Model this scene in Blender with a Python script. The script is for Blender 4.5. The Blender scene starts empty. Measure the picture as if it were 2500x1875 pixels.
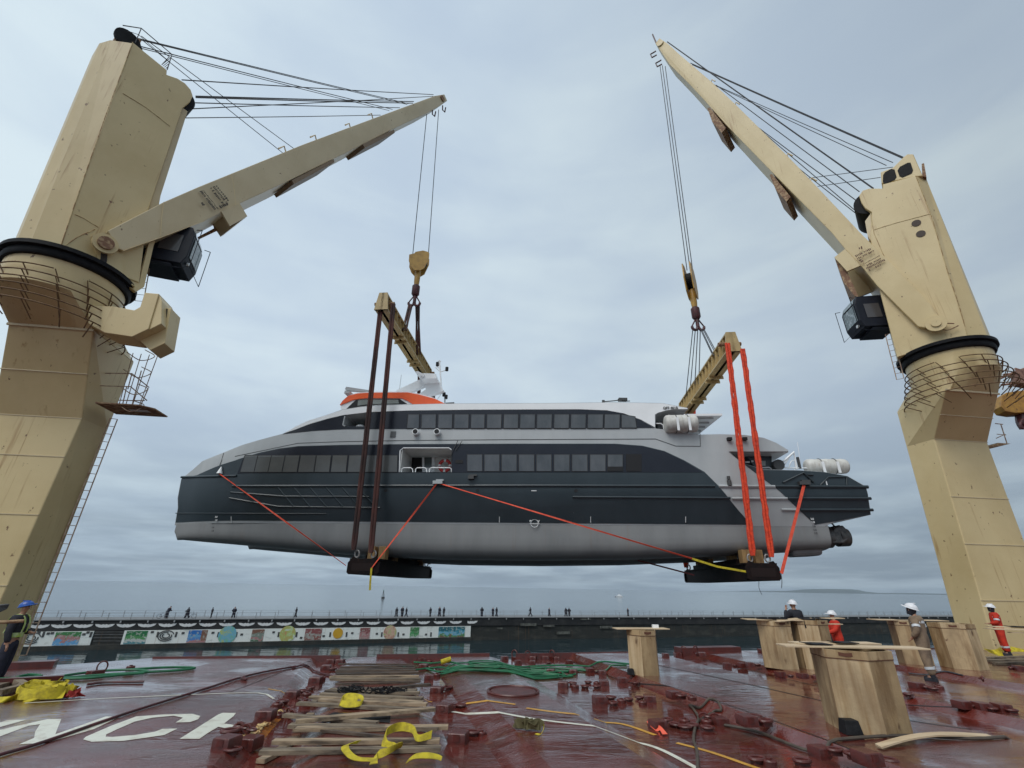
import bpy, bmesh, math, random
import numpy as np
from mathutils import Vector, Matrix
random.seed(7)
SC = bpy.context.scene
COL = SC.collection
# ------------------------------------------------------------------ camera
FPX = 1130.0                                   # focal length in pixels of a 2500 px wide frame
PIT = math.atan(496.5/FPX); ROLL = math.radians(.95)
CAM = np.array([0, 0, 2.1])
_R0 = np.array([1, 0, 0.]); _U0 = np.array([0, -math.sin(PIT), math.cos(PIT)]); FW = np.array([0, math.cos(PIT), math.sin(PIT)])
RT = math.cos(ROLL)*_R0+math.sin(ROLL)*_U0; UP = -math.sin(ROLL)*_R0+math.cos(ROLL)*_U0
cd = bpy.data.cameras.new('camera'); co = bpy.data.objects.new('camera', cd); COL.objects.link(co)
cd.sensor_width = 36; cd.lens = FPX/2500*36; cd.clip_start = .1; cd.clip_end = 60000
M = Matrix.Identity(4)
for i in range(3):
    M[i][0] = RT[i]; M[i][1] = UP[i]; M[i][2] = -FW[i]; M[i][3] = CAM[i]
co.matrix_world = M; SC.camera = co
# ------------------------------------------------------------------ sky and sun
SC.view_settings.view_transform = 'Standard'; SC.view_settings.look = 'None'
SC.view_settings.exposure = 0.12; SC.view_settings.gamma = 1
W = bpy.data.worlds.new('World'); SC.world = W; W.use_nodes = True
nt = W.node_tree; nt.nodes.clear()
def N(nt, t, **kw):
    n = nt.nodes.new(t)
    for k, v in kw.items():
        if k.startswith('_'): setattr(n, k[1:], v)
        elif isinstance(k, str) and k in n.inputs: n.inputs[k].default_value = v
    return n
SUN_EL, SUN_AZ = math.radians(52), math.radians(215)
sky = N(nt, 'ShaderNodeTexSky', _sky_type='NISHITA', _sun_disc=False, _sun_elevation=SUN_EL, _sun_rotation=SUN_AZ, _dust_density=3.0)
bgs = N(nt, 'ShaderNodeBackground', Strength=.07); nt.links.new(sky.outputs[0], bgs.inputs[0])
tc = N(nt, 'ShaderNodeTexCoord'); sep = N(nt, 'ShaderNodeSeparateXYZ'); nt.links.new(tc.outputs['Generated'], sep.inputs[0])
def MATH(nt, op, a, b=None, c=None):
    n = nt.nodes.new('ShaderNodeMath'); n.operation = op
    for i, v in enumerate((a, b, c)):
        if v is None: continue
        if isinstance(v, (int, float)): n.inputs[i].default_value = v
        else: nt.links.new(v, n.inputs[i])
    return n.outputs[0]
def RAMP(nt, fac, stops, interp='LINEAR'):
    n = nt.nodes.new('ShaderNodeValToRGB'); n.color_ramp.interpolation = interp
    e = n.color_ramp.elements
    while len(e) < len(stops): e.new(.5)
    for el, (p, c) in zip(e, stops):
        el.position = p; el.color = (c, c, c, 1) if isinstance(c, (int, float)) else (*c, 1)
    nt.links.new(fac, n.inputs[0]); return n.outputs[0]
def MIX(nt, fac, a, b, mode='MIX'):
    n = nt.nodes.new('ShaderNodeMix'); n.data_type = 'RGBA'; n.blend_type = mode
    for s, v in ((n.inputs[0], fac), (n.inputs[6], a), (n.inputs[7], b)):
        if isinstance(v, (int, float)): s.default_value = v
        elif isinstance(v, tuple): s.default_value = (*v, 1) if len(v) == 3 else v
        else: nt.links.new(v, s)
    return n.outputs[2]
zz = MATH(nt, 'ADD', MATH(nt, 'MAXIMUM', sep.outputs[2], 0.0), .10)
cx = MATH(nt, 'DIVIDE', sep.outputs[0], zz); cy = MATH(nt, 'DIVIDE', sep.outputs[1], zz)
cmb = N(nt, 'ShaderNodeCombineXYZ'); nt.links.new(cx, cmb.inputs[0]); nt.links.new(cy, cmb.inputs[1])
n1 = N(nt, 'ShaderNodeTexNoise', Scale=.62, Detail=6.0, Roughness=.5, Distortion=.35); nt.links.new(cmb.outputs[0], n1.inputs[0])
n2 = N(nt, 'ShaderNodeTexNoise', Scale=2.1, Detail=5.0, Roughness=.5); nt.links.new(cmb.outputs[0], n2.inputs[0])
mp = N(nt, 'ShaderNodeMapping'); mp.inputs['Scale'].default_value = (1.1, 1.1, 5.5); nt.links.new(tc.outputs['Generated'], mp.inputs[0])
n3 = N(nt, 'ShaderNodeTexNoise', Scale=2.2, Detail=6.0, Roughness=.5, Distortion=.5); nt.links.new(mp.outputs[0], n3.inputs[0])
cl = MATH(nt, 'ADD', MATH(nt, 'MULTIPLY', n1.outputs[0], .56), MATH(nt, 'MULTIPLY', n2.outputs[0], .22))
cl = MATH(nt, 'ADD', cl, MATH(nt, 'MULTIPLY', n3.outputs[0], .22))
cl = RAMP(nt, cl, [(.39, 0.), (.61, 1.)], 'EASE')
lowc = MIX(nt, cl, (.29, .37, .455), (.45, .555, .64))
highc = MIX(nt, cl, (.49, .595, .715), (.645, .755, .815))
el = RAMP(nt, sep.outputs[2], [(.02, 0.), (.42, 1.)], 'EASE')
cc = MIX(nt, el, lowc, highc)
azr = MATH(nt, 'DIVIDE', sep.outputs[0], MATH(nt, 'ADD', MATH(nt, 'ABSOLUTE', sep.outputs[1]), .3))
azm = RAMP(nt, MATH(nt, 'MULTIPLY_ADD', azr, .5, .5), [(.15, 1.06), (.45, 1.0), (.95, .76)])
cc = MIX(nt, 1.0, cc, azm, 'MULTIPLY')
# streaky layers close to the horizon
mp2 = N(nt, 'ShaderNodeMapping'); mp2.inputs['Scale'].default_value = (1.6, 1.6, 26); nt.links.new(tc.outputs['Generated'], mp2.inputs[0])
n4 = N(nt, 'ShaderNodeTexNoise', Scale=1.5, Detail=4.0, Roughness=.55); nt.links.new(mp2.outputs[0], n4.inputs[0])
st = RAMP(nt, n4.outputs[0], [(.40, .90), (.62, 1.07)])
hz = RAMP(nt, sep.outputs[2], [(.0, 1.), (.2, 0.)])
cc = MIX(nt, hz, cc, MIX(nt, 1.0, cc, st, 'MULTIPLY'))
bgc = N(nt, 'ShaderNodeBackground', Strength=1.0); nt.links.new(cc, bgc.inputs[0])
mx = N(nt, 'ShaderNodeMixShader', Fac=.93); nt.links.new(bgs.outputs[0], mx.inputs[1]); nt.links.new(bgc.outputs[0], mx.inputs[2])
wo = N(nt, 'ShaderNodeOutputWorld'); nt.links.new(mx.outputs[0], wo.inputs[0])
sl = bpy.data.lights.new('sun', 'SUN'); sl.energy = 1.5; sl.angle = math.radians(35); sl.color = (1, .97, .92)
so = bpy.data.objects.new('sun', sl); COL.objects.link(so)
sd = Vector((math.sin(SUN_AZ)*math.cos(SUN_EL), math.cos(SUN_AZ)*math.cos(SUN_EL), math.sin(SUN_EL)))
so.rotation_euler = sd.to_track_quat('Z', 'Y').to_euler()
# ------------------------------------------------------------------ measuring helpers (places taken from known planes of the scene)
def ray(x, y): return FW+RT*(x-1250)/FPX+UP*(937.5-y)/FPX
def PY(x, y, Y): d = ray(x, y); return CAM+d*(Y/d[1])
def PZ(x, y, Z=0.): d = ray(x, y); return CAM+d*((Z-CAM[2])/d[2])
def PLANE(x, y, P0, n): d = ray(x, y); return CAM+d*(np.dot(np.array(P0)-CAM, n)/np.dot(d, n))
# ------------------------------------------------------------------ materials
MAT = {}
def mat(name, col, rough=.5, col2=None, nscale=3., stretch=(1, 1, 1), metal=0., spec=.5, bump=0., bscale=20., rust=0., streak=0., lo=.4, hi=.65, rough2=None, emit=None, coat=0., grime=0., knots=0., runs=0.):
    if name in MAT: return MAT[name]
    m = bpy.data.materials.new(name); m.use_nodes = True; t = m.node_tree
    b = t.nodes['Principled BSDF']; b.inputs['Roughness'].default_value = rough; b.inputs['Metallic'].default_value = metal
    b.inputs['Specular IOR Level'].default_value = spec; b.inputs['Coat Weight'].default_value = coat
    tcn = N(t, 'ShaderNodeTexCoord'); c = None
    def noise(sc, st=(1, 1, 1), det=6., dist=0.):
        mp = N(t, 'ShaderNodeMapping'); mp.inputs['Scale'].default_value = st; t.links.new(tcn.outputs['Object'], mp.inputs[0])
        n = N(t, 'ShaderNodeTexNoise', Scale=sc, Detail=det, Roughness=.6, Distortion=dist); t.links.new(mp.outputs[0], n.inputs[0]); return n.outputs[0]
    c = tuple(col)
    if col2:
        c = MIX(t, RAMP(t, noise(nscale, stretch), [(lo, 0.), (hi, 1.)]), c, tuple(col2))
    if grime: c = MIX(t, RAMP(t, noise(.55, (1, 1, .5), 8.), [(.42, 0.), (.75, grime)]), c, (.28, .2, .1), 'MIX')
    if streak: c = MIX(t, RAMP(t, noise(1.3, (3.4, 3.4, .10), 3.), [(.60, 0.), (.72, streak)]), c, (.24, .12, .045))
    if runs:      # rust runs: only where a patch of trouble sits above
        pt = RAMP(t, noise(.8, (1, 1, .35), 3.), [(.52, 0.), (.62, 1.)]); ln = RAMP(t, noise(2.6, (3., 3., .07), 5.), [(.55, 0.), (.66, .75)])
        c = MIX(t, MATH(t, 'MULTIPLY', pt, ln), c, (.30, .15, .05))
    if knots:
        mpk = N(t, 'ShaderNodeMapping'); mpk.inputs['Scale'].default_value = (1, 1, .5); t.links.new(tcn.outputs['Object'], mpk.inputs[0])
        wpn = N(t, 'ShaderNodeTexNoise', Scale=6., Detail=3.); t.links.new(tcn.outputs['Object'], wpn.inputs[0]); vk = N(t, 'ShaderNodeTexVoronoi', Scale=knots); t.links.new(MIX(t, .08, mpk.outputs[0], wpn.outputs[1]), vk.inputs['Vector'])
        c = MIX(t, RAMP(t, vk.outputs['Distance'], [(.02, 1.), (.16, 0.)]), c, (.09, .04, .015))
        c = MIX(t, RAMP(t, noise(1.1, (1, 1, .6), 6.), [(.48, 0.), (.66, .6)]), c, (.20, .13, .07))
    if rust:
        rr = MATH(t, 'MULTIPLY', RAMP(t, noise(4.5, (1, 1, .8), 10.), [(.665, 0.), (.70, 1.)]), rust)
        c = MIX(t, rr, c, (.11, .04, .018))
    if isinstance(c, tuple): b.inputs['Base Color'].default_value = (*c, 1)
    else: t.links.new(c, b.inputs['Base Color'])
    if rough2 is not None: t.links.new(RAMP(t, noise(1.7), [(.35, rough), (.65, rough2)]), b.inputs['Roughness'])
    if bump:
        bn = N(t, 'ShaderNodeBump', Strength=bump, Distance=.02); t.links.new(noise(bscale), bn.inputs['Height']); t.links.new(bn.outputs[0], b.inputs['Normal'])
    if emit: b.inputs['Emission Color'].default_value = (*emit, 1); b.inputs['Emission Strength'].default_value = 1
    MAT[name] = m; return m
CREAM = mat('cream_paint', (.65, .515, .275), .42, (.59, .455, .23), .45, rust=.9, streak=.0, grime=.14, bump=.08, bscale=1.5, runs=.8)
CREAM2 = mat('beige_boom_paint', (.62, .51, .32), .42, (.56, .45, .27), .5, rust=.8, streak=.1, grime=.1, bump=.08, bscale=1.5)
RUSTY = mat('rusty_steel', (.20, .10, .055), .75, (.40, .27, .15), 6., lo=.45, hi=.6)
BLACK = mat('black_seal', (.006, .006, .008), .6, (.012, .012, .013), 5., spec=.15)
CABM = mat('navy_cab_paint', (.005, .007, .015), .5, (.01, .012, .02), 2., spec=.25)
GLASS = mat('cab_glass', (.16, .2, .21), .08, (.35, .4, .42), 4., lo=.5, hi=.6)
ROPE = mat('wire_rope', (.035, .038, .045), .6, (.07, .07, .08), 9.)
HOOKY = mat('yellow_hook_paint', (.5, .29, .055), .5, (.36, .2, .04), 2.5, rust=.8, streak=.3)
MAROON = mat('maroon_steel', (.09, .016, .02), .5, (.05, .02, .02), 5.)
SLING = mat('brown_sling', (.085, .028, .022), .8, (.035, .016, .014), 1.4, (1, 1, .4), lo=.42, hi=.58)
ORSL = mat('orange_sling', (.80, .075, .02), .75, (.5, .03, .012), 9., bump=.8, bscale=14.)
ORST = mat('orange_strap', (.80, .10, .045), .7, (.62, .06, .03), 5.)
YEL = mat('yellow_strap', (.60, .48, .015), .65, (.26, .19, .015), 9., lo=.42, hi=.75, bump=1., bscale=60.)
BEAM = mat('ochre_beam_paint', (.50, .37, .17), .5, (.40, .29, .13), 2., rust=.9, streak=.4)
CRAD = mat('dark_cradle_steel', (.008, .006, .006), .7, (.018, .009, .008), 3., rust=.3, spec=.15)
WOOD = mat('cradle_timber', (.36, .22, .09), .75, (.2, .11, .045), 5., (1, 1, .3))
HULLD = mat('hull_teal_black', (.022, .034, .042), .34, (.028, .041, .05), 1.1, (1, 1, .25), bump=.25, bscale=1.3)
BAND = mat('window_band_black', (.013, .016, .026), .25, (.018, .021, .031), .8, spec=.35)
HGREY = mat('ferry_light_grey', (.46, .48, .49), .36, (.40, .42, .43), .6, (1, 1, .4), grime=.05, bump=.2, bscale=1.2)
BOTG = mat('bottom_paint_grey', (.25, .252, .252), .42, (.21, .212, .213), .9, (1, 1, .2), bump=.1, bscale=2., streak=.12)
WHITE = mat('ferry_white', (.88, .89, .90), .33, (.82, .83, .84), .7)
ORANGE = mat('orange_roof_paint', (.90, .115, .012), .4, (.82, .09, .01), 1.)
PANE = mat('ferry_window_glass', (.045, .052, .060), .06, (.095, .10, .108), .9, (1, 1, .5), lo=.35, hi=.7, spec=.8)
PANE2 = mat('bow_window_glass', (.095, .098, .098), .15, (.12, .122, .12), .9, lo=.35, hi=.7)
DARK = mat('dark_interior', (.008, .008, .01), .7)
RED = mat('lifebuoy_red', (.5, .03, .03), .5)
RAFT = mat('liferaft_white', (.66, .65, .61), .5, (.5, .48, .44), 3., streak=.4)
JET = mat('jet_metal', (.06, .06, .062), .45, (.12, .115, .11), 6., metal=.3, rust=.4)
MARK = mat('white_mark', (.75, .76, .76), .5, (.6, .6, .6), 8.)
MARKD = mat('dark_mark', (.06, .06, .06), .5)
PLY = mat('plywood_face', (.50, .36, .20), .62, (.25, .15, .07), 2.2, (2.6, 2.6, .45), lo=.45, hi=.66, bump=.3, bscale=12., rust=.8, streak=.5, grime=.3, knots=3.2)
PLYV = [PLY, mat('plywood_face_pale', (.56, .42, .25), .62, (.36, .23, .11), 3.1, (3.4, 3.4, .3), lo=.4, hi=.7, bump=.3, bscale=9., rust=.6, streak=.3, grime=.2, knots=2.4), mat('plywood_face_dark', (.43, .30, .16), .62, (.22, .13, .055), 1.8, (2.2, 2.2, .5), lo=.42, hi=.62, bump=.3, bscale=14., rust=.8, streak=.6, grime=.4, knots=4.)]
PLY2 = mat('plywood_top', (.60, .46, .30), .6, (.40, .27, .15), 3., (.4, 3, 3), lo=.45, hi=.75)
PLYD = mat('plywood_edge', (.12, .045, .025), .8)
PLANK = mat('weathered_plank', (.24, .185, .125), .7, (.06, .044, .032), 1.7, (1., 6, 6), lo=.4, hi=.66, bump=.5, bscale=25.)
PLANKD = mat('wet_dark_plank', (.12, .085, .06), .5, (.04, .03, .024), 1.5, (1., 6, 6), lo=.4, hi=.6, bump=.5, bscale=25.)
PLANK2 = mat('fresh_plank', (.36, .265, .17), .7, (.08, .058, .04), 1.9, (1., 5, 5), lo=.42, hi=.66, bump=.4, bscale=25.)
RUBB = mat('black_rubber', (.008, .008, .009), .6, (.018, .018, .02), 8., bump=.4, spec=.25)
FIT = mat('deck_red_fitting', (.105, .02, .016), .3, (.06, .016, .013), 6., rust=.4, bump=.3, bscale=30.)
GHOSE = mat('green_hose', (.010, .14, .055), .45, (.01, .09, .04), 5.)
CABLE = mat('olive_cable', (.06, .045, .035), .6, (.09, .07, .05), 8.)
SKIN = mat('skin', (.42, .22, .14), .5, (.36, .18, .11), 9.)
TAN = mat('tan_coverall', (.26, .185, .12), .85, (.17, .12, .085), 5., bump=.8, bscale=9., grime=.2)
ORC = mat('orange_coverall', (.62, .035, .012), .8, (.45, .025, .01), 5., bump=.8, bscale=9.)
BLK = mat('black_clothes', (.014, .015, .022), .85, (.022, .022, .03), 5., bump=.6, bscale=9.)
NAVY = mat('navy_trousers', (.016, .018, .035), .85, (.01, .012, .022), 5., bump=.6, bscale=9.)
HELW = mat('white_helmet', (.78, .78, .80), .3, (.7, .7, .72), 6.)
HELB = mat('blue_helmet', (.015, .09, .38), .3, (.02, .07, .3), 6.)
VEST = mat('hivis_vest', (.36, .48, .05), .6, (.5, .58, .35), 7.)
REFL = mat('reflective_tape', (.62, .64, .66), .4, (.5, .52, .54), 9.)
CONC = mat('dark_quay_concrete', (.022, .024, .022), .85, (.07, .068, .058), .35, (1, 1, 2.5), lo=.5, hi=.8, streak=.25)
CONC2 = mat('quay_parapet_black', (.012, .013, .015), .8, (.03, .03, .03), .5)
QTOP = mat('quay_walkway', (.16, .165, .17), .7, (.12, .12, .12), 1.)
QWHT = mat('mural_white', (.74, .77, .74), .75, (.24, .27, .24), .55, (1, 1, 2.2), lo=.56, hi=.84, streak=.35)
ISL = mat('far_island', (.035, .05, .04), 1., (.05, .06, .045), .002)
# water
wm = bpy.data.materials.new('sea_water'); wm.use_nodes = True; t = wm.node_tree; b = t.nodes['Principled BSDF']
b.inputs['Base Color'].default_value = (.012, .026, .032, 1); b.inputs['Roughness'].default_value = .07; b.inputs['IOR'].default_value = 1.333
tcn = N(t, 'ShaderNodeTexCoord'); mp = N(t, 'ShaderNodeMapping'); mp.inputs['Scale'].default_value = (.28, 1, 1); mp.inputs['Rotation'].default_value = (0, 0, -.25); t.links.new(tcn.outputs['Object'], mp.inputs[0])
na = N(t, 'ShaderNodeTexNoise', Scale=.45, Detail=4., Roughness=.5, Distortion=.4); t.links.new(mp.outputs[0], na.inputs[0])
bn = N(t, 'ShaderNodeBump', Strength=.8, Distance=.15); t.links.new(na.outputs[0], bn.inputs['Height']); t.links.new(bn.outputs[0], b.inputs['Normal'])
# deck: red paint under a film of rain water
dm = bpy.data.materials.new('wet_red_deck'); dm.use_nodes = True; t = dm.node_tree; b = t.nodes['Principled BSDF']
tcn = N(t, 'ShaderNodeTexCoord'); sp = N(t, 'ShaderNodeSeparateXYZ'); t.links.new(tcn.outputs['Object'], sp.inputs[0])
def dn(sc, st=(1, 1, 1), det=6., dist=0.):
    mp = N(t, 'ShaderNodeMapping'); mp.inputs['Scale'].default_value = st; mp.inputs['Rotation'].default_value = (0, 0, .25); t.links.new(tcn.outputs['Object'], mp.inputs[0])
    n = N(t, 'ShaderNodeTexNoise', Scale=sc, Detail=det, Roughness=.6, Distortion=dist); t.links.new(mp.outputs[0], n.inputs[0]); return n.outputs[0]
c = MIX(t, RAMP(t, dn(.8), [(.35, 0.), (.7, 1.)]), (.145, .024, .016), (.085, .017, .013))
c = MIX(t, RAMP(t, dn(7., (1, 1.6, 1), 10.), [(.60, 0.), (.70, .55)]), c, (.05, .016, .014))
c = MIX(t, RAMP(t, dn(.55, (1, 1.7, 1), 9., 1.2), [(.50, 0.), (.60, .55)]), c, (.085, .035, .024))
c = MIX(t, RAMP(t, dn(3.5, (.35, 1.6, 1), 9., 1.), [(.63, 0.), (.68, .5)]), c, (.20, .09, .06))
c = MIX(t, RAMP(t, dn(2.2, (.6, 2, 1), 8., .5), [(.66, 0.), (.74, .35)]), c, (.30, .16, .12))
t.links.new(c, b.inputs['Base Color'])
low = RAMP(t, MATH(t, 'MULTIPLY', sp.outputs[2], -1.), [(.09, 0.), (.14, 1.)])
pud = MATH(t, 'MAXIMUM', low, RAMP(t, dn(.42, (1, 1.5, 1), 5., .6), [(.47, 0.), (.58, 1.)]))
rg = MIX(t, pud, RAMP(t, dn(3.), [(.3, .10), (.7, .30)]), (.03, .03, .03))
t.links.new(rg, b.inputs['Roughness']); b.inputs['Specular IOR Level'].default_value = .6
hh = MATH(t, 'ADD', MATH(t, 'MULTIPLY', dn(26., (1, 1, 1), 6.), MATH(t, 'SUBTRACT', 1., pud)), MATH(t, 'MULTIPLY', dn(3.2, (.5, 2.2, 1), 5., .6), .9))
bn = N(t, 'ShaderNodeBump', Strength=.8, Distance=.012); t.links.new(hh, bn.inputs['Height']); t.links.new(bn.outputs[0], b.inputs['Normal'])
b.inputs['Coat Weight'].default_value = .8; b.inputs['Coat Roughness'].default_value = .05; b.inputs['Coat IOR'].default_value = 1.45
t.links.new(bn.outputs[0], b.inputs['Coat Normal']); t.links.new(RAMP(t, dn(.35, (1, 1.4, 1), 6., .8), [(.38, .25), (.55, 1.)]), b.inputs['Coat Weight'])
DECKM = dm
PAINTW = mat('deck_white_paint', (.68, .68, .58), .35, (.42, .36, .28), 5., lo=.5, hi=.75)
PAINTY = mat('deck_yellow_paint', (.62, .33, .05), .35, (.40, .2, .04), 5., lo=.5, hi=.75)
# ------------------------------------------------------------------ mesh helpers
def tag(o, label=None, cat=None, group=None, kind=None):
    if label: o['label'] = label
    if cat: o['category'] = cat
    if group: o['group'] = group
    if kind: o['kind'] = kind
    return o
def thing(name, label, cat, loc=(0, 0, 0), group=None, rz=0):
    o = bpy.data.objects.new(name, None); COL.objects.link(o); o.location = loc; o.rotation_euler = (0, 0, rz); o.empty_display_size = .3
    return tag(o, label, cat, group)
class MB:
    def __init__(s): s.v = []; s.f = []; s.m = []
    def add(s, vs, fs, mi=0):
        k = len(s.v); s.v += [tuple(float(c) for c in v) for v in vs]
        s.f += [tuple(i+k for i in f) for f in fs]; s.m += [mi]*len(fs)
    def box(s, c, size, ax=None, mi=0):
        c = np.array(c, float); a = np.eye(3) if ax is None else np.array(ax, float); h = np.array(size, float)/2
        vs = [c+a[0]*h[0]*i+a[1]*h[1]*j+a[2]*h[2]*k for k in (-1, 1) for j in (-1, 1) for i in (-1, 1)]
        s.add(vs, [(0, 2, 3, 1), (4, 5, 7, 6), (0, 1, 5, 4), (2, 6, 7, 3), (0, 4, 6, 2), (1, 3, 7, 5)], mi); return s
    def prism(s, pts, vec, mi=0):
        n = len(pts); v = np.array(vec, float); p = [np.array(q, float) for q in pts]
        s.add(p+[q+v for q in p], [tuple(range(n)), tuple(range(2*n-1, n-1, -1))]+[(i, i+n, (i+1) % n+n, (i+1) % n) for i in range(n)], mi); return s
    def loft(s, rings, mi=0, cap=True):
        n = len(rings[0]); vs = [q for r in rings for q in r]; fs = []
        for k in range(len(rings)-1):
            for i in range(n):
                j = (i+1) % n; fs.append((k*n+i, k*n+j, (k+1)*n+j, (k+1)*n+i))
        if cap: fs += [tuple(range(n-1, -1, -1)), tuple(range((len(rings)-1)*n, len(rings)*n))]
        s.add(vs, fs, mi); return s
    def tube(s, pts, r, n=8, mi=0, closed=False, rj=0.):
        P = [np.array(p, float) for p in pts]; rings = []
        for i, p in enumerate(P):
            a = P[i-1] if (i or closed) else p; c = P[(i+1) % len(P)] if (i < len(P)-1 or closed) else p
            d = c-a; d /= (np.linalg.norm(d)+1e-9)
            if i == 0:
                u = np.cross(d, [0, 0, 1.]);
                if np.linalg.norm(u) < .1: u = np.cross(d, [1., 0, 0])
            else: u = u-d*np.dot(u, d)
            u /= np.linalg.norm(u)+1e-9; w = np.cross(d, u)
            rr = (r[i] if hasattr(r, '__len__') else r)*(1+rj*random.uniform(-1, 1))
            rings.append([p+(u*math.cos(2*math.pi*k/n)+w*math.sin(2*math.pi*k/n))*rr for k in range(n)])
        if closed: rings.append(rings[0]); s.loft(rings, mi, False)
        else: s.loft(rings, mi)
        return s
    def ribbon(s, pts, wv, th=.006, mi=0):
        P = [np.array(p, float) for p in pts]; Wv = [np.array(w, float) for w in wv] if hasattr(wv[0], '__len__') else [np.array(wv, float)]*len(P)
        rings = []
        for i, p in enumerate(P):
            d = P[min(i+1, len(P)-1)]-P[max(i-1, 0)]; nrm = np.cross(d, Wv[i]); nrm /= np.linalg.norm(nrm)+1e-9
            rings.append([p-Wv[i]/2-nrm*th/2, p+Wv[i]/2-nrm*th/2, p+Wv[i]/2+nrm*th/2, p-Wv[i]/2+nrm*th/2])
        s.loft(rings, mi); return s
    def disc(s, c, ax, r, th, n=24, mi=0, r2=None):
        c = np.array(c, float); ax = np.array(ax, float); ax /= np.linalg.norm(ax)
        u = np.cross(ax, [0, 0, 1.]);
        if np.linalg.norm(u) < .1: u = np.cross(ax, [1., 0, 0])
        u /= np.linalg.norm(u); w = np.cross(ax, u); rings = []
        for k, rr in ((-.5, r), (.5, r if r2 is None else r2)):
            rings.append([c+ax*th*k+(u*math.cos(2*math.pi*i/n)+w*math.sin(2*math.pi*i/n))*rr for i in range(n)])
        s.loft(rings, mi); return s
    def build(s, name, mats, parent=None, smooth=False, world=True, bevel=0., label=None):
        me = bpy.data.meshes.new(name); me.from_pydata(s.v, [], s.f)
        for m in (mats if isinstance(mats, (list, tuple)) else [mats]): me.materials.append(m)
        me.polygons.foreach_set('material_index', s.m)
        bm = bmesh.new(); bm.from_mesh(me); bmesh.ops.recalc_face_normals(bm, faces=bm.faces); bm.to_mesh(me); bm.free()
        if smooth:
            me.polygons.foreach_set('use_smooth', [True]*len(me.polygons)); me.set_sharp_from_angle(angle=math.radians(38))
        me.update(); o = bpy.data.objects.new(name, me); COL.objects.link(o)
        if parent is not None:
            o.parent = parent
            if world:
                loc = Vector(parent.location); q = parent
                while q.parent: q = q.parent; loc += Vector(q.location)
                o.location = -loc
        if bevel:
            bv = o.modifiers.new('bevel', 'BEVEL'); bv.width = bevel; bv.segments = 2; bv.limit_method = 'ANGLE'
        if label: o['label'] = label
        return o
def cut(o, cutter):
    c = cutter.build('cutter', DARK); md = o.modifiers.new('b', 'BOOLEAN'); md.object = c; md.operation = 'DIFFERENCE'; md.solver = 'EXACT'
    c.location = (0, 0, 0); bpy.context.view_layer.update(); dg = bpy.context.evaluated_depsgraph_get()
    me = bpy.data.meshes.new_from_object(o.evaluated_get(dg)); old = o.data; o.modifiers.clear(); o.data = me; bpy.data.meshes.remove(old)
    bpy.data.objects.remove(c)
def spline(pts, k=6):
    P = [np.array(p, float) for p in pts]; P = [2*P[0]-P[1]]+P+[2*P[-1]-P[-2]]; out = []
    for i in range(1, len(P)-2):
        for j in range(k):
            u = j/k; a, b_, c_, d = P[i-1:i+3]
            out.append(.5*((2*b_)+(-a+c_)*u+(2*a-5*b_+4*c_-d)*u*u+(-a+3*b_-3*c_+d)*u**3))
    out.append(P[-2]); return out
def lerp(a, b, t_): return np.array(a, float)*(1-t_)+np.array(b, float)*t_
# ================================================================== SETTING
SEA_Z = -7.7
mb = MB(); 
xs = [-15500, -3000, -400, -60, 60, 400, 3000, 15500]; ys = [-3000, -200, 5, 60, 200, 1000, 6000, 15500]
for i in range(7):
    for j in range(7):
        mb.add([(xs[i], ys[j], SEA_Z), (xs[i+1], ys[j], SEA_Z), (xs[i+1], ys[j+1], SEA_Z), (xs[i], ys[j+1], SEA_Z)], [(0, 1, 2, 3)])
tag(mb.build('water', wm), 'grey harbour water out to the horizon', 'water', kind='structure')
# deck profile across the hatch covers: q runs along the ship
QS = [(-60, 0), (-1.78, 0), (-1.5, -.15), (-.85, -.15), (-.5, -.02), (1.0, -.02), (1.4, -.15), (2.0, -.15), (2.5, 0), (3.9, 0), (4.5, -.15), (6.95, -.15), (7.15, .02), (10.3, .02), (10.6, -.14), (12.0, -.14), (12.3, 0), (15.2, 0), (15.5, -.13), (16.8, -.13), (17.1, 0), (90, 0)]
def hq(X, Y):
    q = X+.26*Y
    for (a, ha), (b_, hb) in zip(QS, QS[1:]):
        if a <= q <= b_: return ha+(hb-ha)*(q-a)/(b_-a)
    return 0.
def PD(x, y, up=0.):
    z = 0.
    for _ in range(6):
        P = PZ(x, y, z); z = hq(P[0], P[1])+up
    return PZ(x, y, z)
EDGE = [(-60, 5), (-22, 12.2), (-12.9, 14.0), (-11.7, 14.9), (-10.5, 16.2), (-4.4, 17.2), (.85, 18.3), (8.8, 20.4), (20, 22.6), (60, 31)]
def edgeY(X):
    for (a, ya), (b_, yb) in zip(EDGE, EDGE[1:]):
        if a <= X <= b_: return ya+(yb-ya)*(X-a)/(b_-a)
    return EDGE[-1][1]
def slab(poly, name, m, up=.004, **kw):
    """thin paint or sheet lying on the shaped deck"""
    bm = bmesh.new(); vs = [bm.verts.new((p[0], p[1], 0)) for p in poly]
    bm.faces.new(vs)
    for q, _ in QS[1:-1]:
        g = bm.verts[:]+bm.edges[:]+bm.faces[:]
        bmesh.ops.bisect_plane(bm, geom=g, dist=1e-5, plane_co=(q, 0, 0), plane_no=(1, .26, 0))
    bmesh.ops.triangulate(bm, faces=bm.faces[:])
    for v in bm.verts: v.co.z = hq(v.co.x, v.co.y)+up
    for f in bm.faces:
        if f.normal.z < 0: f.normal_flip()
    me = bpy.data.meshes.new(name); bm.to_mesh(me); bm.free(); me.materials.append(m)
    o = bpy.data.objects.new(name, me); COL.objects.link(o); return o
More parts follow.
